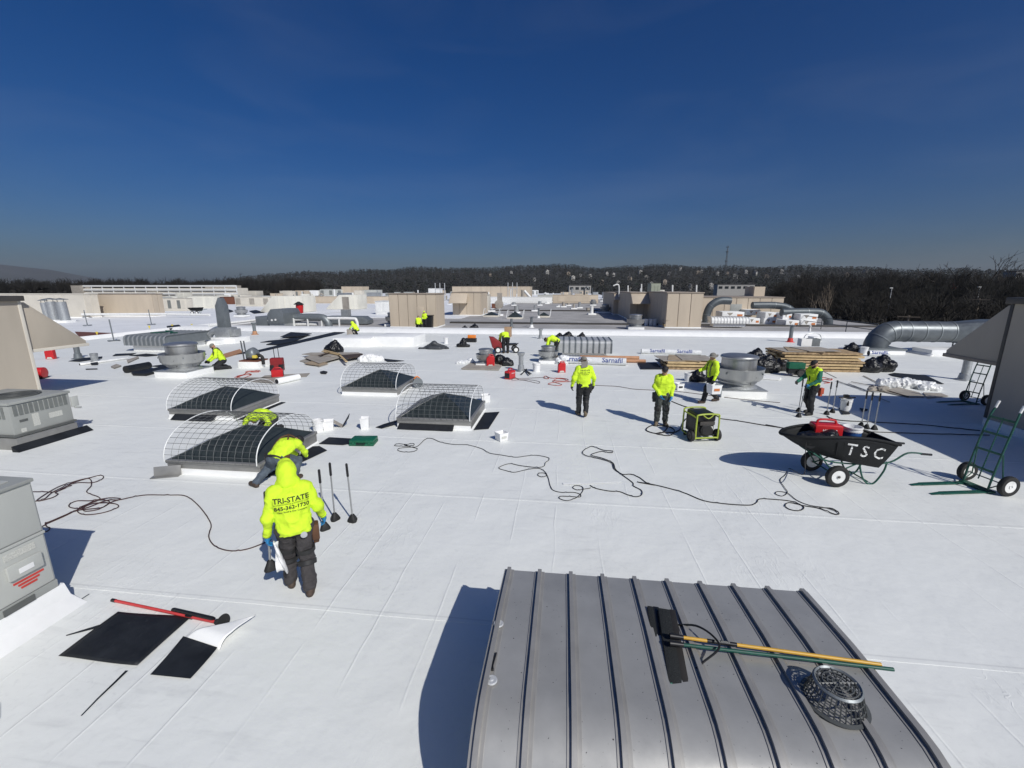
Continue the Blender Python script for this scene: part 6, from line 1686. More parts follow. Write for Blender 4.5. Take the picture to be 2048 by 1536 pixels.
# green spreader cart and red cart
t = thing('tool_cart', 'green box cart on black wheels in front of the large lumber stack', 'cart', at(1590, 752), R(-15))
b = MB(); b.b2((-.35, -.2, .35), (.3, .2, .62)); b.build('box', 'green_case', t, bev=.02)
b = MB(); b.b2((-.34, -.18, .12), (.05, .18, .34)); b.build('tank', 'black_plastic', t, bev=.02)
for y in (-.26, .26): wheel(t, (.15, y, .19), .19, .1, 'dark_trim')
b = MB(); b.tube([(.3, 0, .5), (.9, -.1, .35), (1.5, -.3, .05)], .02, 6); b.build('pull_handle', 'steel_dark', t)
t = thing('tool_cart', 'small cart with a red tray and black wheels beside the bending worker', 'cart', at(1003, 705), R(8))
b = MB(); b.prism([(-.55, .3), (-.75, 1.0), (-.45, .95), (.1, .55), (.1, .3)], -.3, .3, 'y'); b.build('tray', 'red_dark', t, bev=.04)
b = MB(); b.b2((.05, -.25, .45), (.95, .25, .55)); b.build('deck', 'black_plastic', t, bev=.02)
for x, y in ((-.25, -.34), (-.25, .34), (.85, -.34), (.85, .34)): wheel(t, (x, y, .20), .20, .1)
b = MB(); b.tube([(.9, 0, .5), (1.05, 0, .55)], .03, 6); b.build('bumper', 'black_plastic', t)
t = thing('cardboard_box', 'tall brown cardboard box standing by the parapet', 'box', at(1016, 673), B)
b = MB(); b.b2((-.28, -.2, 0), (.28, .25, .78)); b.build('carton', 'cardboard', t, bev=.01)
b = MB(); b.slab([(.28, -.2, .78), (.28, .25, .78), (.36, .25, .74), (.36, -.2, .74)], .01); b.build('flap', 'cardboard', t)
t = thing('tool_box', 'open black tool box with an orange lid near the parapet', 'tool box', at(942, 684), B)
b = MB(); b.b2((-.4, -.2, 0), (.4, .2, .28)); b.build('tray', 'black_plastic', t, bev=.02); b = MB(); b.box((.02, .22, .38), (.62, .04, .24), rx=-.4); b.build('lid', 'orange', t, bev=.01)
t = thing('power_saw', 'dark brown hand held saw lying behind the middle caged skylight', 'power saw', at(834, 774), .4)
b = MB(); b.cyl((-.12, 0, .2), (.14, .03, .22), .13, n=14); b.build('motor', 'trouser_dark', t, bev=.01); b = MB(); b.cyl((.02, -.14, .2), (.02, -.12, .2), .2, n=24); b.build('blade', 'galv_dark', t); b = MB(); b.tube(spline([(-.1, .05, .3), (.02, .06, .42), (.16, .05, .3)], 4), .03, 6); b.build('handle', 'orange', t)
# crossed strips by the flared pipe, dark spot, scraps
for i, (a, c) in enumerate((((1590, 870), (1680, 780)), ((1640, 790), (1750, 865)), ((1660, 800), (1725, 885)))):
    p, q = pts(840, 640, 7.877, [a, c]); d = q - p; b = MB(); b.box((p + q) / 2 + Vector((0, 0, .03 + i * .02)), (d.length, .06, .02), rz=math.atan2(d.y, d.x)); tag(b.build('black_strip', 'epdm'), ('first', 'second', 'third')[i] + ' of three crossed black strips beside the flared vent pipe, from the left', 'strip')
quad_sheet('small black glove left on the roof right of the red generator', [(1490, 890), (1560, 875), (1630, 890), (1600, 920), (1510, 915)], *zb, 'glove_black', .05, 'work_glove', cat='glove')

# ------------------------------------------------------------------ big round duct at the right with its transition
t = thing('round_duct', 'large round galvanized duct bending down onto a curb, right of the lumber stack', 'duct', (0, 0, 0))
def duct(t, P, r, mat, rings=(), n=28, nm='duct_run'):
    b = MB(); b.tube(P, r, n); b.build(nm, mat, t, smooth=35)
    for i in rings:
        q = P[i]; d = (P[min(i + 1, len(P) - 1)] - P[max(i - 1, 0)]).normalized()
        b = MB(); b.tube([q - d * .03, q + d * .03], r * 1.035, n); b.build('duct_band', 'galv_dark', t, smooth=35)
base = at(1748, 704); Yd = base.y
r_ = .62
hz = 1.28; rb_ = .98
pth = [Vector((base.x, base.y, .30))] + [Vector((base.x + rb_ - rb_ * math.cos(R(90) * k / 8), base.y - .05 * k / 8, .30 + rb_ * math.sin(R(90) * k / 8))) for k in range(1, 9)] + [Vector((base.x + 1.6, base.y - .12, hz))]
duct(t, pth, r_, 'duct_mid', (0, 3, 6, 8))
end = pth[-1] + U * 2.4
duct(t, [pth[-1], pth[-1].lerp(end, .33), pth[-1].lerp(end, .66), end], r_, 'duct_mid', (0, 1, 2, 3))
b = MB(); o_ = end; k = 20; vs = []; fs = []
for i in range(k):
    a = 2 * math.pi * i / k; vs.append(o_ + V * (-r_ * math.cos(a)) + Vector((0, 0, r_ * math.sin(a))))
sq = []
for i in range(k):
    a = 2 * math.pi * i / k; c_, s_ = math.cos(a), math.sin(a); m_ = max(abs(c_), abs(s_)); sq.append(o_ + U * 2.2 + V * (-1.1 * c_ / m_) + Vector((0, 0, -.05 + .78 * s_ / m_)))
vs += sq + [p + U * 2.2 for p in sq]
for j in (0, 1):
    for i in range(k): fs.append((j * k + i, j * k + (i + 1) % k, (j + 1) * k + (i + 1) % k, (j + 1) * k + i))
fs.append(tuple(range(2 * k, 3 * k))); b.add(vs, fs); b.build('transition', 'duct_mid', t, smooth=25)
b = MB(); b.M = Matrix.Translation(Vector((base.x, base.y, 0))) @ Matrix.Rotation(B, 4, 'Z'); b.b2((-1.15, -.9, -.02), (1.15, .9, .24)); b.build('curb', 'white_flash', t, bev=.03)
b = MB(); b.M = Matrix.Translation(Vector((base.x, base.y, 0))) @ Matrix.Rotation(B, 4, 'Z'); b.b2((-1.2, -.95, .24), (1.2, .95, .32)); b.build('curb_cap', 'galv_dark', t, bev=.01)
for f in (.35, .95, 1.5):
    q = end + U * f; b = MB(); b.cyl((q.x, q.y, 0), (q.x, q.y, hz - .5), .035, n=8); b.build('support_leg', 'steel_dark', t)
wbox('white curb under the duct transition, left of the dark right hood', 1862, 1950, 712, 700, 1.5)
# railing at the roof edge
t = thing('guard_rail', 'dark pipe guard rail at the right edge of the grey roof', 'railing', (0, 0, 0))
ra, rb2 = at(1600, 652, -.12), at(1752, 676, -.12)
for f in (0, .33, .66, 1.0):
    q = ra.lerp(rb2, f); b = MB(); b.cyl((q.x, q.y, -.12), (q.x, q.y, 1.0), .035, n=8); b.build('post', 'steel_dark', t)
for z in (.5, 1.0):
    b = MB(); b.cyl((ra.x, ra.y, z), (rb2.x, rb2.y, z), .03, n=8); b.build('rail', 'steel_dark', t)
# unseen shadow caster added just left of the frame, shaped as a capped pipe
p = at(0, 1440) - Vector((.24, 0, 0)); q = p - Vector((-.684, .976, 0)) * 1.3
t = thing('vent_pipe', 'added pipe shaped shadow caster just outside the left edge, only its shadow falls in view', 'vent pipe', q, 0, 'roof vent pipes')
b = MB(); b.cyl((0, 0, -.02), (0, 0, 1.1), .1, n=16); b.build('pipe', 'galv', t); b = MB(); b.lathe([(.14, 1.08), (.19, 1.2), (.15, 1.34), (.02, 1.42)], 18); b.build('pipe_cap', 'galv', t)
# ------------------------------------------------------------------ penthouses and units on the roofs behind
GZ = -.12
def pent(label, xl, xr, yb, yt, d, n, mat='tan_far', trim='tan_trim', ns=2, z0=GZ, sides='lr', awn=None, door=None, cap=True):
    p, w, h = span(xl, xr, yb, yt, z0)
    t = thing('penthouse', label, 'rooftop penthouse', p, B, 'tan rooftop penthouses')
    panel_box(t, w, d, h - .1, .1, mat, trim, n, ns, cap, sides=sides, off=.03)
    if awn:
        x0, x1, zt, zb_, out_ = awn
        b = MB(); b.prism([(-.03, h * zt), (-.03, h * zb_), (-out_, h * zb_), (-out_, h * zb_ + .08)], w * x0, w * x1, 'x'); b.build('awning', mat, t, bev=.02)
    if door:
        x0, x1, z1, m = door
        b = MB(); b.b2((w * x0, -.05, .12), (w * x1, -.02, h * z1)); o = b.build('door', m, t, bev=.01)
        b = MB(); b.b2((w * x1 - .18, -.09, h * z1 * .5), (w * x1 - .08, -.05, h * z1 * .5 + .1)); b.build('handle', 'dark_trim', o)
    return t
pent('wide tan panelled penthouse just beyond the parapet, left of centre', 781, 873, 655, 588, 3.2, 5, door=(.60, .74, .62, 'tan_far'))
pent('tan penthouse with a sloped awning on its front, right of the wide one', 906, 962, 631, 585, 5.5, 4, awn=(-.05, .55, .97, .55, 1.6))
pent('long tan building far back in the centre', 905, 1060, 601, 573, 9, 8)
pent('tan penthouse with three lit front panels and a lumber stack at its foot', 1330, 1401, 656, 586, 10.8, 3, ns=5)
pent('second tan penthouse of the shaded row, with a sloped awning', 1259, 1300, 641, 586, 17, 3, ns=4, awn=(.0, 1.0, .97, .62, 1.8))
pent('third and farthest tan penthouse of the shaded row', 1226, 1250, 629, 587, 18, 2, ns=3, awn=(0, 1.0, .97, .7, 1.8))
pent('long tan rooftop building at the right with grey doors and ducts before it', 1400, 1562, 641, 595, 9, 7, door=(.36, .50, .72, 'ac_grey'))
pent('tan flat sided penthouse with a pale door on the left roof', 184, 311, 632, 588, 1.6, 1, 'tan_far', z0=-.06, door=(.04, .15, .82, 'white_paint'))
pent('small tan box on top of the long right building', 1506, 1528, 598, 573, 3, 1, z0=2.4, cap=False)
pent('far tan unit beside the grey units, left of centre', 684, 724, 592, 573, 8, 2, 'tan_far', z0=0)
def unit(label, xl, xr, yb, yt, d, mat, n=3, z0=0, louv=None, name='rooftop_unit', cat='rooftop unit'):
    p, w, h = span(xl, xr, yb, yt, z0)
    t = thing(name, label, cat, p, B, 'far rooftop units')
    b = MB(); b.b2((0, 0, -.05), (w, d, h)); b.build('cabinet', mat, t, bev=min(.06, h * .05))
    b = MB(); b.b2((-.06, -.06, h), (w + .06, d + .06, h + .07)); b.build('top_cover', mat, t)
    for i in range(n):
        b = MB(); b.b2((w * (i + .12) / n, -.04, h * .18), (w * (i + .82) / n, .0, h * .86)); b.build('panel', louv if louv and i % 2 == 0 else mat, t, bev=.01, seg=1)
    return t
unit('pale rooftop unit with dark louvres right of the left tan penthouse', 318, 374, 621, 597, 1.5, 'tan_pale', 6, 0, 'louver')
unit('white rooftop unit with a dark slot left of the tall grey stack', 378, 428, 616, 592, 1.8, 'cream', 3)
unit('brown sided unit behind the tall grey stack', 438, 466, 608, 594, 2, 'brown_trim', 1)
unit('pale unit with vents right of the brown one', 471, 540, 612, 594, 2, 'tan_pale', 5, 0, 'cover_board')
unit('far grey unit left of the small far tan unit', 641, 684, 592, 579, 6, 'ac_light', 5, 0, 'louver')
unit('far grey unit right of the small far tan unit', 724, 755, 592, 580, 6, 'ac_light', 3)
unit('far white unit with a slanting side, left', 610, 636, 592, 581, 5, 'white_paint', 2)
unit('far small white unit behind the cream wedge hoods', 560, 582, 592, 582, 5, 'tan_pale', 2)
unit('far small white unit left of the other', 491, 513, 592, 582, 5, 'tan_pale', 2)
unit('olive cooling unit standing above the shaded penthouse row', 1301, 1320, 588, 567, 4, 'olive_unit', 3, 2.6)
unit('pale unit with two windows on the far left building', 140, 180, 622, 599, 4, 'tan_pale', 2, 0, 'louver')
unit('white framed unit behind the wide tan penthouse, left of it', 751, 782, 628, 603, 3, 'white_paint', 2)
unit('far white truck like unit above the wide tan penthouse', 857, 881, 592, 577, 4, 'white_paint', 2)
unit('pale stair box right of the awning penthouse', 962, 976, 622, 590, 3, 'tan_pale', 2, GZ)
unit('small grey unit at the far edge right of the far long tan building', 1075, 1110, 600, 590, 5, 'ac_light', 2)
unit('low tan wall at the far edge of the grey roof', 1105, 1196, 606, 590, 1, 'tan_far', 1)
unit('low white wall at the foot of the far long tan building', 976, 1104, 606, 594, 1, 'white_paint', 1)
unit('far tan low wall behind the cream wedge hoods', 605, 780, 606, 593, 1, 'tan_far', 1)
NUM = 'first second third fourth fifth sixth seventh eighth ninth tenth eleventh twelfth thirteenth fourteenth fifteenth sixteenth seventeenth eighteenth nineteenth twentieth'.split()
def nth(i, n): return '%s from the left' % NUM[i] if i < n / 2 else '%s from the right' % NUM[n - 1 - i]
ru = random.Random(21)
NU = 38
for i in range(NU):                                # crowded small plant on the farthest roofs
    x0 = 545 + (1330 - 545) * i / NU + ru.uniform(-6, 6); w_ = ru.uniform(8, 22); yb = ru.uniform(589, 599)
    unit('small pale plant box in the crowded far row below the trees, %s' % nth(i, NU), x0, x0 + w_, yb, yb - ru.uniform(5, 12), ru.uniform(2, 5), ru.choice(('tan_pale', 'ac_light', 'cream', 'tan_far', 'white_paint', 'galv')), ru.choice((1, 2, 3)), 0, ru.choice((None, 'louver', 'cover_board')))
NV = 38
for i in range(NV):
    x0 = 900 + (1330 - 900) * i / NV + ru.uniform(-5, 5); yb = ru.uniform(602, 632)
    if 903 < x0 < 965 or x0 > 1215: continue
    p = at(x0, yb, GZ); h = ru.uniform(.4, 1.3)
    t = thing('roof_vent', 'small metal roof vent on the far grey roof, %s' % nth(i, NV), 'roof vent', p, 0, 'small far roof vents')
    b = MB(); b.cyl((0, 0, 0), (0, 0, h), ru.uniform(.15, .4), n=12); b.build('pipe', ru.choice(('galv', 'white_paint', 'cover_board')), t); b = MB(); b.box((0, 0, .05), (1.2, 1.2, .3)); b.build('curb', 'white_flash', t, bev=.03)
NP = 34
for i in range(NP):                                # stub pipes and goose necks standing over the far roofs
    x0 = 560 + (1300 - 560) * i / NP + ru.uniform(-8, 8); yb = ru.uniform(591, 606); p = at(x0, yb, 0); h = ru.uniform(1.2, 4.2); r = ru.uniform(.10, .28)
    b = MB(); P = [p, p + Vector((0, 0, h))] + ([p + Vector((r * 2.5, 0, h + r * 2)), p + Vector((r * 5, 0, h))] if i % 4 == 0 else [])
    b.tube(P, r, 8); tag(b.build('roof_pipe', ru.choice(('galv', 'white_paint', 'cover_board', 'steel_dark'))), 'upright pipe standing on the far roofs, ' + nth(i, NP), 'pipe', 'upright pipes on the far roofs')
NL = 24
for i in range(NL):
    x0 = 185 + (540 - 185) * i / NL + ru.uniform(-5, 5); yb = ru.uniform(594, 606)
    unit('small pale plant box behind the left tan penthouse and units, %s' % nth(i, NL), x0, x0 + ru.uniform(9, 20), yb, yb - ru.uniform(6, 13), ru.uniform(2, 5), ru.choice(('tan_pale', 'ac_light', 'cream', 'white_paint')), ru.choice((1, 2, 3)), 0, ru.choice((None, 'louver')))
# long cream building at far left
t = pent('long cream roof building at the far left behind the silver stacks', -120, 176, 633, 588, 1.8, 7, 'tan_pale', 'tan_pale', z0=-.06)
# louvred screens far left
t = thing('louver_screen', 'far roof screen of white horizontal rails on the left', 'roof screen', at(165, 596, 0), B)
p, w, h = span(165, 475, 596, 571, 0)
for i in range(15):
    b = MB(); b.b2((w * i / 14 - .1, 0, 0), (w * i / 14 + .1, .3, h)); b.build('post', 'white_paint', t)
for k in range(3):
    b = MB(); b.b2((0, -.06, h * (.30 + .3 * k)), (w, .0, h * (.42 + .3 * k))); b.build('rail', 'white_paint', t)
b = MB(); b.b2((0, .4, 0), (w, 6, h * .8)); b.build('backing', 'tan_pale', t)
for xl, xr, lab in ((146, 168, 'grey end panel of the far left roof screen, left end'), (413, 474, 'grey end panel of the far left roof screen, right end')):
    unit(lab, xl, xr, 596, 571, 3, 'cover_board', 1)
# cream wedge hoods
def wedge(label, xl, xm, xr, yb, yt, d, mat='cream'):
    p, w, h = span(xl, xr, yb, yt, 0); wm = span(xl, xm, yb, yt, 0)[1]
    t = thing('wedge_hood', label, 'vent hood', p, B, 'cream wedge hoods')
    b = MB(); b.prism([(0, .15), (wm, h), (w, h), (w, -.02), (0, -.02)], 0, d, 'y'); b.build('hood', mat, t, bev=.03)
    n = 5
    for i in range(1, n):
        x = wm + (w - wm) * i / n; b = MB(); b.b2((x - .03, -.04, .1), (x + .03, .0, h - .05)); b.build('seam', mat, t)
wedge('large cream wedge shaped vent hood on the far left roof', 521, 548, 606, 624, 592, 4)
wedge('smaller cream wedge shaped vent hood right of the large one', 653, 680, 716, 618, 590, 4)
# silver stacks
for i, (px, py, h, r, lab) in enumerate(((96, 640, 2.1, .30, 'thin silver exhaust stack, leftmost of three on the far left'), (111, 643, 2.3, .45, 'silver exhaust stack, middle of three on the far left'), (132, 644, 2.3, .47, 'silver exhaust stack, rightmost of three on the far left'))):
    t = thing('exhaust_stack', lab, 'exhaust stack', at(px, py), 0, 'silver exhaust stacks')
    b = MB(); b.cyl((0, 0, 0), (-.12, 0, h), r, n=20); b.build('pipe', 'galv', t); b = MB(); b.lathe([(r * 1.5, h + .25), (r * 1.5, h + .29), (.02, h + .42)], 18, (-.12, 0, 0)); b.cyl((-.12 - r * .8, 0, h), (-.12 - r * .8, 0, h + .27), .03, n=6); b.cyl((-.12 + r * .8, 0, h), (-.12 + r * .8, 0, h + .27), .03, n=6); b.build('rain_cap', 'galv_dark', t)
    b = MB(); b.box((0, 0, .0), (r * 2.6, r * 2.6, .4)); b.build('curb', 'white_flash', t, bev=.03)
# grey air handler with pitched housing, pipes, barrel
p, w, h = span(513, 573, 657, 618, GZ)
t = thing('air_handler', 'grey air handler with a peaked housing just beyond the parapet on the left', 'air handler', p, B)
b = MB(); b.b2((0, 0, .25), (w * .5, 2.4, h * .62)); b.build('coil_box', 'galv_dark', t, bev=.04)
b = MB(); b.prism([(w * .48, .5), (w * .48, h * .75), (w * .6, h), (w * .93, h), (w, h * .8), (w, .5)], -.3, 2.6, 'y'); b.build('housing', 'galv_dark', t, bev=.03)
b = MB(); b.b2((w * .5, -.2, -.02), (w, 2.5, .5)); b.build('base', 'galv', t, bev=.03)
for x, z in ((.62, .45), (.74, .47), (.44, .42)):
    b = MB(); b.lathe([(.10, 0), (.10, .03)], 12); o = b.build('port', 'white_paint', t); o.location = (w * x, -.32 if x > .5 else -.03, h * z); o.rotation_euler = (R(90), 0, 0)
b = MB(); b.tube(spline([(w, 1.6, 1.0), (w + 1.6, 1.6, 1.05), (w + 3.0, 1.6, 1.0), (w + 3.5, 1.6, .6), (w + 3.6, 1.6, .1)], 4), .38, 16); b.build('supply_duct', 'galv_dark', t, smooth=40)
t = thing('barrel', 'red barrel standing on a frame beyond the parapet on the left', 'barrel', at(601, 642, GZ), B)
b = MB(); b.cyl((0, 0, 1.0), (.1, 0, 2.0), .42, n=20); b.build('drum', 'red', t, bev=.03); b = MB(); b.lathe([(.62, 2.0), (.5, 2.1), (.1, 2.35)], 16); b.build('top', 'cap_black', t)
for x in (-.35, .35):
    b = MB(); b.b2((x - .04, -.3, 0), (x + .04, -.22, 1.0)); b.build('leg', 'steel_dark', t)
t = thing('white_pipe_run', 'white insulated pipe on supports bending down beyond the parapet, left of centre', 'pipe', (0, 0, 0))
pa, pb = at(572, 656, GZ), at(712, 657, GZ)
b = MB(); P = [pa + Vector((0, .5, .8)), pa.lerp(pb, .5) + Vector((0, .5, .95)), pa.lerp(pb, .93) + Vector((0, .5, .95)), pb + Vector((-.1, .5, .8)), pb + Vector((0, .5, .3)), pb + Vector((0, .5, -.1))]
b.tube(spline(P, 4), .15, 12); b.build('pipe', 'white_paint', t)
b = MB(); b.tube([pa + Vector((0, .9, .35)), pa.lerp(pb, .4) + Vector((0, .9, .35))], .22, 12); b.build('lower_pipe', 'white_paint', t)
for f in (.1, .3, .5, .75):
    q = pa.lerp(pb, f); b = MB(); b.b2((q.x - .06, q.y + .3, -.15), (q.x + .06, q.y + .45, .85)); b.build('support', 'white_paint', t)
t = thing('grey_duct', 'low grey roof duct with slots behind the white insulated pipe', 'duct', at(640, 650, GZ), B)
b = MB(); b.prism([(0, .1), (.3, .9), (4.6, .9), (5.2, .5), (5.2, .1)], .6, 2.2, 'y'); b.build('casing', 'galv_dark', t, bev=.05); b = MB(); b.b2((1.7, 1.6, .9), (2.6, 2.2, 1.6)); b.build('riser', 'galv', t); b = MB(); b.b2((1.9, 1.7, 1.6), (2.5, 2.1, 3.0)); b.build('vent_stack', 'cover_board', t)
t = thing('white_pipe_run', 'long white pipe lying across the left roof in front of the tan penthouse', 'pipe', (0, 0, 0))
pa, pb, pc = at(165, 635), at(480, 637), at(170, 634)
b = MB(); b.tube([pa + Vector((0, 0, .4)), at(330, 634) + Vector((0, 0, .4)), at(420, 636) + Vector((0, 0, .4))], .16, 12); b.build('pipe', 'white_paint', t)
b = MB(); q = at(420, 662); b.tube([q + Vector((0, 0, .5)), at(512, 652) + Vector((0, 0, .6)), at(560, 649) + Vector((0, 0, .7))], .13, 12); b.build('pipe', 'white_paint', t)
# black strips and small pieces on the left roofs
t = thing('wheelbarrow', 'far black wheelbarrow on the left roof behind the tall grey stack', 'wheelbarrow', at(393, 629), 0)
b = MB(); b.prism([(-1.0, 1.0), (1.0, 1.05), (.7, .5), (-.5, .55)], -.4, .4, 'y'); b.build('tray', 'barrow', t, bev=.08)
for x in (-.35, .3): wheel(t, (x, -.3, .26), .26, .14)
b = MB(); b.tube([(.7, 0, .6), (1.7, 0, .8)], .03, 6); b.build('handle', 'green_tool', t); b = MB(); b.tube([(.6, -.2, .55), (.75, -.2, .02), (.9, -.2, .5)], .03, 6); b.build('leg', 'green_tool', t)
zz = (240, 540, 7.877)
quad_sheet('dark torn patch with a yellow marker on the left roof joint', [(740, 915), (930, 893), (960, 912), (790, 962)], *zz, 'epdm', .2)
quad_sheet('far black sheet on the left roof right of the tall grey stack', [(1600, 640), (1700, 620), (1790, 650), (1640, 690)], *zz, 'epdm', .06)
quad_sheet('dark brown trench strip beside the raised joint on the far left', [(150, 664.5), (245, 668), (200, 672), (160, 675)], 0, 0, 1, 'brown_trim', .05)
quad_sheet('brown board lying behind the blower', [(440, 712), (480, 700), (486, 706), (440, 719)], 0, 0, 1, 'tube_brown', .05)
quad_sheet('far black sheet on the north roof beside the grey air handler', [(498, 622), (512, 620), (530, 625), (508, 627)], 0, 0, 1)
for i, (px, py, h, lab) in enumerate(((115 + 60, 656 - 5, 1.6, 'thin warning pole on a foot, leftmost on the left roof'), (228, 682, 1.6, 'thin warning pole on a foot right of the tan hood tip'), (303, 649, 1.6, 'thin warning pole on a foot in front of the left tan penthouse'))):
    t = thing('warning_pole', lab, 'pole', at(px, py), 0, 'warning line poles'); b = MB(); b.cyl((0, 0, 0), (-.05, 0, h), .04, n=8); b.build('pole', 'galv_dark', t); b = MB(); b.box((0, 0, .03), (.9, .12, .05)); b.box((0, 0, .035), (.12, .9, .05)); b.build('foot', 'galv_dark', t)
for i, (px, py) in enumerate(((96, 669), (192, 672), (297, 659), (343, 656), (382, 655))):
    b = MB(); q = at(px, py); b.slab([(0, 0, .35), (.22, 0, .35), (.11, 0, .02)], .02); tag(place(b.build('warning_flag', 'yellow_marker'), q, 0), 'small yellow warning flag on the left roof, number %s from the left' % ('one', 'two', 'three', 'four', 'five')[i], 'flag', 'yellow warning flags')
# pyramid skylights on the grey roof
def pyr(label, xl, xr, yb, yt):
    p, w, h = span(xl, xr, yb, yt, GZ); t = thing('roof_skylight', label, 'skylight', p, B, 'far pyramid skylights')
    b = MB(); b.b2((-.05, -.05, -.05), (w + .05, w + .05, .22)); b.build('curb', 'tan_pale', t, bev=.02)
    c = Vector((w / 2, w / 2, max(.6, h))); cn = [Vector((0, 0, .22)), Vector((w, 0, .22)), Vector((w, w, .22)), Vector((0, w, .22))]
    for i in range(4): b = MB(); b.add([cn[i], cn[(i + 1) % 4], c], [(0, 1, 2)]); b.build('pane', 'dome', t)
    for x in (-.1, w + .1):
        b = MB(); b.tube([(x, 0, .1), (x + .15, .3, 1.1), (x + .15, w - .3, 1.1), (x, w, .1)], .035, 6); b.build('guard_bar', 'hoop', t)
pyr('small pyramid skylight on the grey roof, leftmost of three', 967, 995, 634, 624); pyr('small pyramid skylight on the grey roof, middle and largest of three', 1014, 1043, 638, 623); pyr('small pyramid skylight on the grey roof, rightmost of three', 1076, 1098, 635, 625)
# insulation packs
def pack(label, xl, xr, yb, h, z0, d=2.3):
    p, w, _ = span(xl, xr, yb, yb - 10, z0)
    t = thing('insulation_pack', label, 'insulation pack', p, B, 'white insulation packs')
    b = MB(); b.b2((0, 0, 0), (w, d, h)); b.build('foam_block', 'foam', t, bev=.03)
    b = MB(); b.b2((w * .68, -.012, h * .25), (w * .92, -.002, h * .6)); b.build('label', 'print_orange', t)
    b = MB(); b.slab([(w * .2, -.005, h * .85), (w * .5, -.005, h * .85), (w * .35, -.005, h * .3)], .012); b.build('torn_wrap', 'cover_board', t)
    b = MB(); b.b2((-.012, d * .1, h * .1), (-.002, d * .9, h * .9)); b.build('side_wrap', 'plastic_wrap', t)
pk = 0
for xl, xr, yb, z0, lab in ((1571, 1597, 653, GZ, 'front row, left'), (1601, 1632, 653, GZ, 'front row, right lower'), (1600, 1635, 640.5, GZ + .64, 'front row, right upper'), (1527, 1552, 648, GZ, 'second row, left lower'), (1530, 1555, 636.5, GZ + .64, 'second row, left upper'), (1565, 1583, 638.5, GZ + .64, 'second row, right upper'), (1494, 1519, 648, GZ, 'beside the white ribbed hood'), (1492, 1520, 630.5, GZ + .8, 'back row, on top'), (1444, 1488, 635, GZ + .64, 'above the white ribbed hood')):
    pack('white insulation pack beyond the parapet on the right, ' + lab, xl, xr, yb, .64, z0)
p = at(1423, 656, GZ)
relief_hood('white ribbed vent hood beyond the parapet, left of the insulation packs', p + V * 1.6, 3.6, 1.6, .95, 12, .4, 'white_paint', 'white_paint', .35, True, ribw=.05, ribh=.05)
# ducts in front of the long right building
def gduct(label, P, r):
    t = thing('round_duct', label, 'duct', (0, 0, 0)); duct(t, spline(P, 4), r * .8, 'duct_shade', (4, 8), 18)
q = at(1412, 645, GZ); gduct('dark round duct elbow rising in front of the long right building', [q, q + Vector((0, 0, .9)), q + Vector((.35, 0, 1.9)), q + Vector((1.3, 0, 2.5)), q + Vector((2.6, 0, 2.5))], .55)
q = at(1505, 646, GZ); gduct('dark round duct running along the long right building', [q + Vector((0, .5, 2.0)), q + Vector((2.5, .4, 2.0)), q + Vector((4.0, .2, 1.7)), q + Vector((5.2, 0, .7))], .5)
q = at(1578, 651, GZ); gduct('dark round duct bending down behind the insulation packs at the roof edge', [q + Vector((-.5, .8, 1.35)), q + Vector((2.2, .7, 1.4)), q + Vector((3.6, .5, 1.3)), q + Vector((4.4, .4, .6)), q + Vector((4.5, .4, -.1))], .55)
# goose neck and plain pipes on the penthouses
for i, (px, y0, y1, yd, lab) in enumerate(((1238, 588, 569, 64, 'white goose neck pipe above the shaded penthouses'), (1256, 588, 571, 64, 'thin white pipe above the shaded penthouses'), (1283, 586, 568, 60, 'short capped pipe above the shaded penthouses'), (1345, 588, 570, 50, 'thin white pipe above the lit penthouse, left'), (1393, 588, 570, 50, 'thin white pipe above the lit penthouse, right'))):
    a, c = atY(px, y0, yd), atY(px, y1, yd); b = MB()
    P = [a - Vector((0, 0, .4)), c] if i != 0 else spline([a - Vector((0, 0, .4)), c - Vector((0, 0, .25)), c + Vector((-.3, 0, 0)), c + Vector((-.8, 0, -.2))], 4)
    b.tube(P, .09, 8); tag(b.build('roof_pipe', 'white_paint'), lab, 'pipe')
t = thing('angled_duct', 'steep pipe and slanted chute on the far roof in the centre', 'duct', at(1047, 606, GZ), B)
b = MB(); b.cyl((-.2, 0, 0), (-.2, 0, 3.4), .42, n=14); b.build('stack', 'cover_board', t); b = MB(); b.tube([(.2, 0, 3.2), (2.4, 0, .8)], .35, 12); b.build('chute', 'white_paint', t); b = MB(); b.box((2.7, 0, .7), (1.4, 1.2, 1.4)); b.build('fan_box', 'galv', t, bev=.1)
t = thing('fan_housing', 'brown snail shaped fan housing on the far grey roof', 'fan housing', at(998, 617, GZ), B)
b = MB(); b.cyl((0, -.4, .8), (0, .4, .8), .85, n=24); b.build('scroll', 'cover_board', t, bev=.03); b = MB(); b.b2((-.3, -.35, 1.2), (.6, .35, 3.0)); b.build('outlet', 'cover_board', t); b = MB(); b.box((-1.0, 0, .5), (.8, .8, .9)); b.build('motor', 'brown_trim', t, bev=.05)
for lab, px, yb, yt in (('white goal shaped pipe frame above the wide tan penthouse', 880, 590, 566), ('white goal shaped pipe frame above the far long tan building', 1025, 590, 565)):
    a, c = atY(px - 9, yb, 130), atY(px + 9, yt, 130); t = thing('pipe_frame', lab, 'pipe frame', (0, 0, 0))
    for f in (0, .5, 1):
        x = a.x + (c.x - a.x) * f; b = MB(); b.cyl((x, a.y, 0), (x, a.y, c.z), .12, n=6); b.build('post', 'pale_steel', t)
    b = MB(); b.cyl((a.x, a.y, a.z + (c.z - a.z) * .5), (c.x, a.y, a.z + (c.z - a.z) * .5), .1, n=6); b.build('bar', 'pale_steel', t)
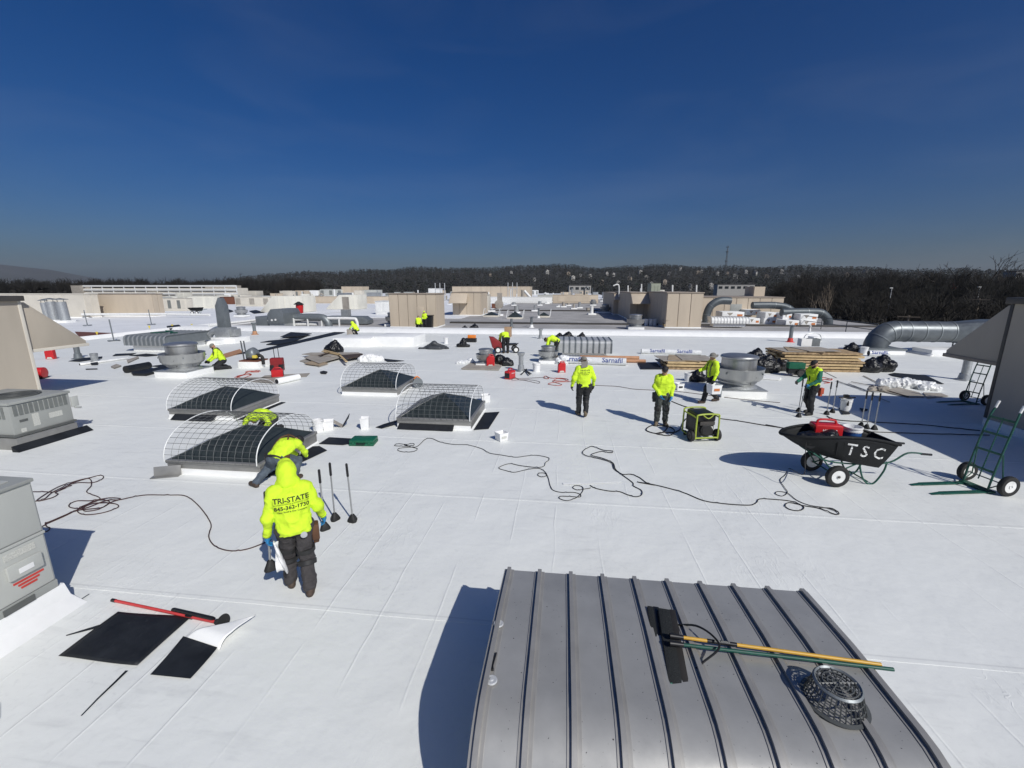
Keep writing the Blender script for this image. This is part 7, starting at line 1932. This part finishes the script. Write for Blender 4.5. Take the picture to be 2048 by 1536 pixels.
# black bin by the wide penthouse, dark domes at the parapet
t = thing('waste_bin', 'black waste bin beside the worker at the wide tan penthouse', 'bin', at(858, 657, GZ), B)
b = MB(); b.prism([(-.35, 0), (.35, 0), (.42, 1.25), (-.42, 1.25)], -.35, .35, 'y'); b.build('bin_body', 'black_plastic', t, bev=.03); b = MB(); b.b2((-.46, -.42, 1.25), (.46, .42, 1.33)); b.build('lid', 'black_plastic', t, bev=.02)
for px, lab, s in ((948, 'black round topped bag just behind the parapet in the centre', 1.1), (929, 'flat black bag just behind the parapet left of the round one', .8)):
    o = bag(lab, px, 662, s, px); o.location = at(px, 660, GZ)
for i, (px, lab) in enumerate(((1364, 'white jug at the foot of the lit penthouse, left one'), (1373, 'white jug at the foot of the lit penthouse, middle one'), (1381, 'white jug at the foot of the lit penthouse, right one'))):
    bucket(lab, at(px - 72 + 0, 651, GZ), .22, .7)

# ------------------------------------------------------------------ land beyond: ground, hills, woods, houses, tower
def hillmesh(name, mat, r0, r1, az0, az1, hfun, na=160, nr=40, z0=-9.3):
    A = np.linspace(az0, az1, na + 1); Rr = np.linspace(0, 1, nr + 1)
    vs = []
    for a in A:
        for q in Rr:
            r = r0 + (r1 - r0) * q; vs.append((r * math.sin(a), r * math.cos(a), hfun(a, r)))
    idx = np.arange((na + 1) * (nr + 1)).reshape(na + 1, nr + 1)
    fs = np.stack([idx[:-1, :-1], idx[1:, :-1], idx[1:, 1:], idx[:-1, 1:]], -1).reshape(-1, 4)[:, ::-1]
    me = bpy.data.meshes.new(name); me.from_pydata(vs, [], fs.tolist()); me.polygons.foreach_set('use_smooth', [True] * len(me.polygons))
    return struct(obj(name, me, mat))
b = MB(); b.prism([(6900 * math.cos(k * math.pi / 24), 6900 * math.sin(k * math.pi / 24)) for k in range(48)], -12, -9.2, 'z'); struct(b.build('ground', 'soil'))
SKYL = [(-900, 551), (0, 556), (500, 556), (560, 556), (620, 551), (700, 547), (800, 545), (900, 543), (1000, 541), (1100, 538), (1200, 541), (1300, 539), (1400, 541), (1500, 539), (1600, 541), (1800, 545), (2048, 547), (3000, 550)]
HR = 1750.0
def px2az(px): return math.atan((px - 1024) / (FPX / math.cos(PITCH)))
AZ = [px2az(p) for p, _ in SKYL]; EL = [max(0, (577 - y) / FPX) * .95 for _, y in SKYL]
def ridge(a):
    e = np.interp(a, AZ, EL)
    return e * HR * math.cos(a) * 1.02 + CAM_H - 9 + 3 * math.sin(a * 23) + 2 * math.sin(a * 57 + 1)
def hill_h(a, r):
    if a < px2az(540): k = np.clip((a - px2az(300)) / (px2az(540) - px2az(300)), 0, 1)
    else: k = 1
    q = np.clip((r - 430) / (HR - 430), 0, 1); q = q * q * (3 - 2 * q)
    return -9.4 + (ridge(a) + 9.4) * q * k + 2.5 * q * math.sin(a * 40 + r * .01)
hillmesh('wooded_hill', 'hill', 420, 2400, R(-62), R(62), lambda a, r: hill_h(a, min(r, HR)) - max(0, r - HR) * .05)
def far_h(a, r):
    e = np.interp(a, [px2az(-900), px2az(-300), px2az(-60), px2az(0), px2az(60), px2az(110), px2az(200), px2az(330), px2az(420)], [.030, .036, .036, .034, .030, .027, .014, .006, -.004])
    q = np.clip((r - 4200) / 1600, 0, 1); q = q * q * (3 - 2 * q)
    return -9.4 + (e * 5800 + 12) * q
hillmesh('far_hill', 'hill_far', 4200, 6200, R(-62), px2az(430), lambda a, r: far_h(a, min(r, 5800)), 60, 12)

def tri_mesh(name, vs, fs, mat):
    me = bpy.data.meshes.new(name)
    me.vertices.add(len(vs)); me.vertices.foreach_set('co', vs.astype(np.float32).ravel())
    me.loops.add(len(fs) * 3); me.loops.foreach_set('vertex_index', fs.astype(np.int32).ravel())
    me.polygons.add(len(fs)); me.polygons.foreach_set('loop_start', np.arange(0, len(fs) * 3, 3, dtype=np.int32))
    try: me.polygons.foreach_set('loop_total', np.full(len(fs), 3, np.int32))
    except Exception: pass
    me.update(calc_edges=True); me.validate()
    return obj(name, me, mat)
def bare_tree(seed, depth=5, L=.30, spread=.5, nb=3, r=.022, up=.15):
    """unit height tree: list of (p, q, r0, r1)"""
    rd = random.Random(seed); segs = []
    def grow(p, d, l, r, lv):
        q = p + d * l; segs.append((p, q, r, r * .72, lv))
        if lv >= depth: return
        for i in range(nb if lv else nb + 1):
            ax = d.orthogonal().normalized(); ax.rotate(Matrix.Rotation(rd.uniform(0, 6.283), 3, d))
            nd = d.copy(); nd.rotate(Matrix.Rotation(rd.uniform(.25, 1.0) * spread * 1.3, 3, ax)); nd.z += up; nd.normalize()
            grow(p + d * l * rd.uniform(.55, 1), nd, l * rd.uniform(.62, .86), r * .62, lv + 1)
    grow(Vector((0, 0, 0)), Vector((0, 0, 1)), L, r, 0)
    return segs
def seg_arrays(segs, n=3, rs=1.0, minr=0):
    vs = []; fs = []
    for p, q, r0, r1, lv in segs:
        d = (q - p).normalized(); x = d.orthogonal().normalized(); y = d.cross(x); k = len(vs)
        for c, r in ((p, max(r0 * rs, minr)), (q, max(r1 * rs, minr * .7))):
            for i in range(n):
                a = 2 * math.pi * i / n; vs.append(c + (x * math.cos(a) + y * math.sin(a)) * r)
        for i in range(n):
            j = (i + 1) % n; fs += [(k + i, k + j, k + n + j), (k + i, k + n + j, k + n + i)]
    return np.array([tuple(v) for v in vs]), np.array(fs)
def scatter(name, mat, temps, places):
    V_, F_ = [], []; off = 0
    for (x, y, z, h, rz, ti, wd) in places:
        v, f = temps[ti]; c, s = math.cos(rz), math.sin(rz)
        w = np.empty_like(v); w[:, 0] = (v[:, 0] * c - v[:, 1] * s) * h * wd + x; w[:, 1] = (v[:, 0] * s + v[:, 1] * c) * h * wd + y; w[:, 2] = v[:, 2] * h + z
        V_.append(w); F_.append(f + off); off += len(v)
    return struct(tri_mesh(name, np.concatenate(V_), np.concatenate(F_), mat), 'stuff')
T_near = [seg_arrays(bare_tree(s, 5, .28, .55, 3, .018), 3, 1, .0022) for s in (1, 2, 3, 4)]
T_near = [(v / np.array([1, 1, v[:, 2].max()]), f) for v, f in T_near]
def far_temp(seed):                                # coarse crown of twig blades for trees a kilometre away
    rd = random.Random(seed); vs = []; fs = []
    for i in range(26):
        a = rd.uniform(0, 6.283); z = rd.uniform(.25, 1.0); r = .26 * math.sqrt(max(.05, 1 - ((z - .62) / .45) ** 2)) * rd.uniform(.4, 1)
        c = np.array([r * math.cos(a), r * math.sin(a), z]); s = rd.uniform(.05, .11); k = len(vs)
        t1 = np.array([rd.uniform(-1, 1), rd.uniform(-1, 1), rd.uniform(-.3, 1)]); t2 = np.array([rd.uniform(-1, 1), rd.uniform(-1, 1), rd.uniform(-1, .3)])
        vs += [c + t1 * s, c + t2 * s, c - t1 * s * .6 - t2 * s * .4]; fs.append((k, k + 1, k + 2))
    k = len(vs); vs += [np.array([-.02, 0, 0]), np.array([.02, 0, 0]), np.array([0, 0, .7])]; fs.append((k, k + 1, k + 2))
    return np.array(vs), np.array(fs)
T_far = [far_temp(s) for s in range(6)]
rd = random.Random(5)
pl = []
for i in range(15000):
    a = rd.uniform(R(-60), R(60)); r = 460 + (HR + 60 - 460) * rd.random() ** .8
    if a < px2az(330): continue
    pl.append((r * math.sin(a), r * math.cos(a), hill_h(a, min(r, HR)) - .5, rd.uniform(10, 17), rd.uniform(0, 6.28), rd.randrange(6), rd.uniform(.8, 1.25)))
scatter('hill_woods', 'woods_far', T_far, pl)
pl = []
for i in range(900):                               # evergreens among the hill woods
    a = rd.uniform(px2az(520), R(60)); r = rd.uniform(480, HR)
    pl.append((r * math.sin(a), r * math.cos(a), hill_h(a, r), rd.uniform(10, 18), rd.uniform(0, 6.28), rd.randrange(6), .9))
scatter('hill_evergreens', 'evergreen', T_far, pl)
# woods close to the building: left behind the roofs, right beyond the roof edge
pl = []
for i in range(430):
    a = rd.uniform(R(-56), px2az(640)); r = rd.uniform(330, 520); pl.append((r * math.sin(a), r * math.cos(a), -9.3, 13 + rd.uniform(6, 22) / 870 * r * math.cos(a), rd.uniform(0, 6.28), rd.randrange(4), rd.uniform(.8, 1.2)))
scatter('left_woods', 'woods', T_near, pl)
pl = []
for i in range(520):
    a = rd.uniform(px2az(1560), R(57)); r = 75 + 330 * rd.random() ** .75
    if r < 130 and a < px2az(1700): continue
    x, y = r * math.sin(a), r * math.cos(a)
    if x * U.x + y * U.y < 50: continue
    pl.append((x, y, -9.3, 13 + rd.uniform(-18, 36 if r > 150 else 12) / 870 * y, rd.uniform(0, 6.28), rd.randrange(4), rd.uniform(.8, 1.3)))
scatter('right_woods', 'woods', T_near, pl)
# undergrowth filling the right woods
pl = []
for i in range(2600):
    a = rd.uniform(px2az(1540), R(58)); r = 80 + 420 * rd.random(); x, y = r * math.sin(a), r * math.cos(a)
    if x * U.x + y * U.y < 48: continue
    pl.append((x, y, -9.4, rd.uniform(4, 8), rd.uniform(0, 6.28), rd.randrange(6), rd.uniform(.9, 1.6)))
scatter('undergrowth', 'woods', T_far, pl)
pl = []
for i in range(1500):
    a = rd.uniform(R(-58), px2az(700)); r = rd.uniform(300, 560); pl.append((r * math.sin(a), r * math.cos(a), -9.4, rd.uniform(7, 13), rd.uniform(0, 6.28), rd.randrange(6), rd.uniform(.9, 1.5)))
scatter('left_undergrowth', 'woods', T_far, pl)
# single trees one can pick out
def tree(label, px, py_top, dist, seed, mat='bark', spread=.55, depth=6, wd=1.0, rs=1.0):
    a = px2az(px); x, y = dist * math.sin(a), dist * math.cos(a)
    top = atY(px, py_top, y).z; h = top + 9.3
    segs = bare_tree(seed, depth, .28, spread, 3 if depth < 6 else 2, .02)
    mz = max(s[1].z for s in segs); k = h / mz
    segs = [(Vector((p.x * k * wd, p.y * k * wd, p.z * k)), Vector((q.x * k * wd, q.y * k * wd, q.z * k)), r0 * k, r1 * k, lv) for p, q, r0, r1, lv in segs]
    t = thing('bare_tree', label, 'tree', (x, y, -9.3), 0, 'single bare trees')
    v, f = seg_arrays([s for s in segs if s[4] <= 2], 6, rs, .05); tri_mesh('trunk', v, f, mat).parent = t
    v, f = seg_arrays([s for s in segs if s[4] > 2], 3, rs, .035 * dist / 150); c = tri_mesh('crown', v, f, mat); c.parent = t; struct(c, 'stuff')
tree('pale bare tree standing before the dark woods right of the insulation packs', 1664, 562, 95, 11, 'bark_pale', .42, 6, .8)
tree('wide bare tree rising above the skyline at the far right', 1936, 506, 210, 12, 'bark', .62, 6, 1.25)
tree('bare tree at the right edge rising just above the skyline', 2040, 522, 220, 13, 'bark', .6, 6, 1.2)
tree('wide bare tree rising above the skyline on the left', 437, 545, 300, 14, 'bark', .62, 6, 1.4)
tree('smaller bare tree right of the wide one on the left skyline', 478, 551, 300, 15, 'bark', .6, 5, 1.2)
tree('bare tree above the skyline right of the communication tower', 1760, 528, 260, 16, 'bark', .6, 6, 1.2)
# houses
def house(label, px, py, dist, w, mat, i):
    a = px2az(px); x, y = dist * math.sin(a), dist * math.cos(a)
    z = atY(px, py, y).z
    t = thing('house', label, 'house', (x, y, z), rd.uniform(-.5, .5) - a, 'houses on the hill')
    h, d = w * .55, w * .8
    b = MB(); b.b2((-w / 2, -d / 2, -4), (w / 2, d / 2, h)); b.prism([(-w / 2, h), (w / 2, h), (0, h + w * .3)], -d / 2, d / 2, 'y'); b.build('wall', mat, t)
    b = MB(); b.slab([(-w * .56, -d * .55, h - w * .03), (0, -d * .55, h + w * .33), (0, d * .55, h + w * .33), (-w * .56, d * .55, h - w * .03)], .3); b.slab([(0, -d * .55, h + w * .33), (w * .56, -d * .55, h - w * .03), (w * .56, d * .55, h - w * .03), (0, d * .55, h + w * .33)], .3); b.build('roof', 'house_roof', t)
hx_ = sorted([1130 + 370 * (i / 23) + rd.uniform(-8, 8) for i in range(24)] + [v + rd.uniform(-10, 10) for v in (1530, 1560, 1600, 1640, 980, 1060, 1090, 1700, 1720, 1015)])
for i, px in enumerate(hx_):
    r_d = rd.uniform(700, 1350)
    hz_ = hill_h(px2az(px), r_d); py = proj(Vector((r_d * math.sin(px2az(px)), r_d * math.cos(px2az(px)), hz_ + 4.5)))[1]
    k = '%s from the left' % NUM[i] if i < 17 else '%s from the right' % NUM[33 - i]
    house('%s house among the trees on the hillside, %s' % ('white' if i % 4 else 'tan', k), px, py, r_d, rd.uniform(5.5, 9), 'house_white' if i % 4 else 'house_tan', i)
# low commercial buildings in the valley
def block(label, px, py, dist, w, h, mat, roof='house_roof', stripe=None):
    a = px2az(px); x, y = dist * math.sin(a), dist * math.cos(a); z = atY(px, py, y).z
    t = thing('low_building', label, 'building', (x, y, z), -a * .5, 'valley buildings')
    b = MB(); b.b2((-w / 2, 0, -12), (w / 2, 14, h)); b.build('wall', mat, t); b = MB(); b.b2((-w / 2 - .3, -.3, h), (w / 2 + .3, 14.3, h + .5)); b.build('roof', roof, t)
    n = max(3, int(w / 4))
    for i in range(n): b = MB(); b.b2((-w / 2 + w * (i + .2) / n, -.15, h * .25), (-w / 2 + w * (i + .8) / n, .0, h * .7)); b.build('window', 'glass_dark', t)
    if stripe: b = MB(); b.b2((-w * .05, -.5, h * .3), (w * .28, -.2, h * .95)); b.build('sign_board', stripe, t)
block('low pale building in the valley right of centre', 1160, 582, 330, 16, 4, 'house_white'); block('long low pale building in the valley at the right', 1472, 580, 380, 26, 4, 'house_white'); block('low dark building with a red front in the right woods', 1898, 581, 260, 12, 3, 'house_roof', 'house_roof', 'red_sign'); block('pale roofed building at the right edge on the hill', 2046, 553, 420, 9, 3, 'house_white')
# communication tower, light poles
t = thing('lattice_tower', 'tall lattice communication tower on the hill, right of centre', 'tower', (0, 0, 0))
D = 900.0; top = atY(1456, 491, D); bx, bt = top.x, top.z; z0 = hill_h(px2az(1454), D)
for i in range(3):
    a = i * 2.094; b = MB(); b.tube([(bx + 3.2 * math.cos(a), D + 3.2 * math.sin(a), z0 - 2), (bx + .9 * math.cos(a), D + .9 * math.sin(a), bt - 6)], [.32, .22], 5); b.build('leg', 'steel_dark', t)
n = 16
b = MB()
for k in range(n):
    f0, f1 = k / n, (k + 1) / n; zA, zB = z0 + (bt - 6 - z0) * f0, z0 + (bt - 6 - z0) * f1; rA, rB = 3.2 - 2.3 * f0, 3.2 - 2.3 * f1
    for i in range(3):
        a, c = i * 2.094, (i + 1) * 2.094
        b.tube([(bx + rA * math.cos(a), D + rA * math.sin(a), zA), (bx + rB * math.cos(c), D + rB * math.sin(c), zB)], .14, 3); b.tube([(bx + rB * math.cos(a), D + rB * math.sin(a), zB), (bx + rB * math.cos(c), D + rB * math.sin(c), zB)], .14, 3)
struct(b.build('lattice', 'steel_dark', t), 'stuff')
b = MB(); b.cyl((bx, D, bt - 8), (bx, D, bt), .35, n=6); b.build('mast', 'steel_dark', t)
for zz_ in (bt - 3, bt - 12, bt - 30):
    for i in range(3):
        a = i * 2.094 + .5; b = MB(); b.box((bx + 2.0 * math.cos(a), D + 2.0 * math.sin(a), zz_), (.9, .9, 2.6)); b.build('antenna', 'steel_dark', t)
    b = MB(); b.cyl((bx, D, zz_ - .3), (bx, D, zz_), 2.2, n=12); b.build('platform', 'steel_dark', t)
for px, yt_, dist, lab in ((1784, 576, 150, 'street light pole in the right woods, left one'), (1960, 574, 160, 'street light pole in the right woods, right one'), (1610, 582, 170, 'light pole right of the long right building')):
    a = px2az(px); x, y = dist * math.sin(a), dist * math.cos(a); zt = atY(px, yt_, y).z
    t = thing('street_light', lab, 'street light', (x, y, -9.3), 0, 'street lights'); b = MB(); b.tube([(0, 0, 0), (0, 0, zt + 9.3)], [.14, .09], 8); b.build('pole', 'pale_steel', t); b = MB(); b.box((-.3, -.1, zt + 9.3), (.8, .3, .16)); b.build('lamp_head', 'white_paint', t, bev=.05)
for px, yt_, dist, lab in ((1964, 597, 110, 'wooden utility pole with a cross arm at the far right'), (1829, 631, 90, 'short utility pole behind the big round duct')):
    a = px2az(px); x, y = dist * math.sin(a), dist * math.cos(a); zt = atY(px, yt_, y).z
    t = thing('utility_pole', lab, 'utility pole', (x, y, -9.3), -a, 'utility poles'); b = MB(); b.tube([(0, 0, 0), (0, 0, zt + 9.3)], [.2, .14], 8); b.build('pole', 'bark_pale', t); b = MB(); b.box((0, -.15, zt + 9.1), (2.6, .12, .15)); b.build('cross_arm', 'bark_pale', t)

# ------------------------------------------------------------------ thin air haze over the whole place
b = MB(); b.b2((-7000, -7000, -13), (7000, 7000, 330))
hz_o = struct(b.build('haze', None, smooth=0), 'stuff')
hm = bpy.data.materials.new('haze_air'); hm.use_nodes = True
hn = hm.node_tree.nodes; hn.clear()
ho = hn.new('ShaderNodeOutputMaterial'); hv = hn.new('ShaderNodeVolumePrincipled')
hv.inputs['Color'].default_value = (.80, .86, .92, 1); hv.inputs['Density'].default_value = 5e-5; hv.inputs['Anisotropy'].default_value = .1
hm.node_tree.links.new(hv.outputs[0], ho.inputs['Volume'])
hz_o.data.materials.append(hm)
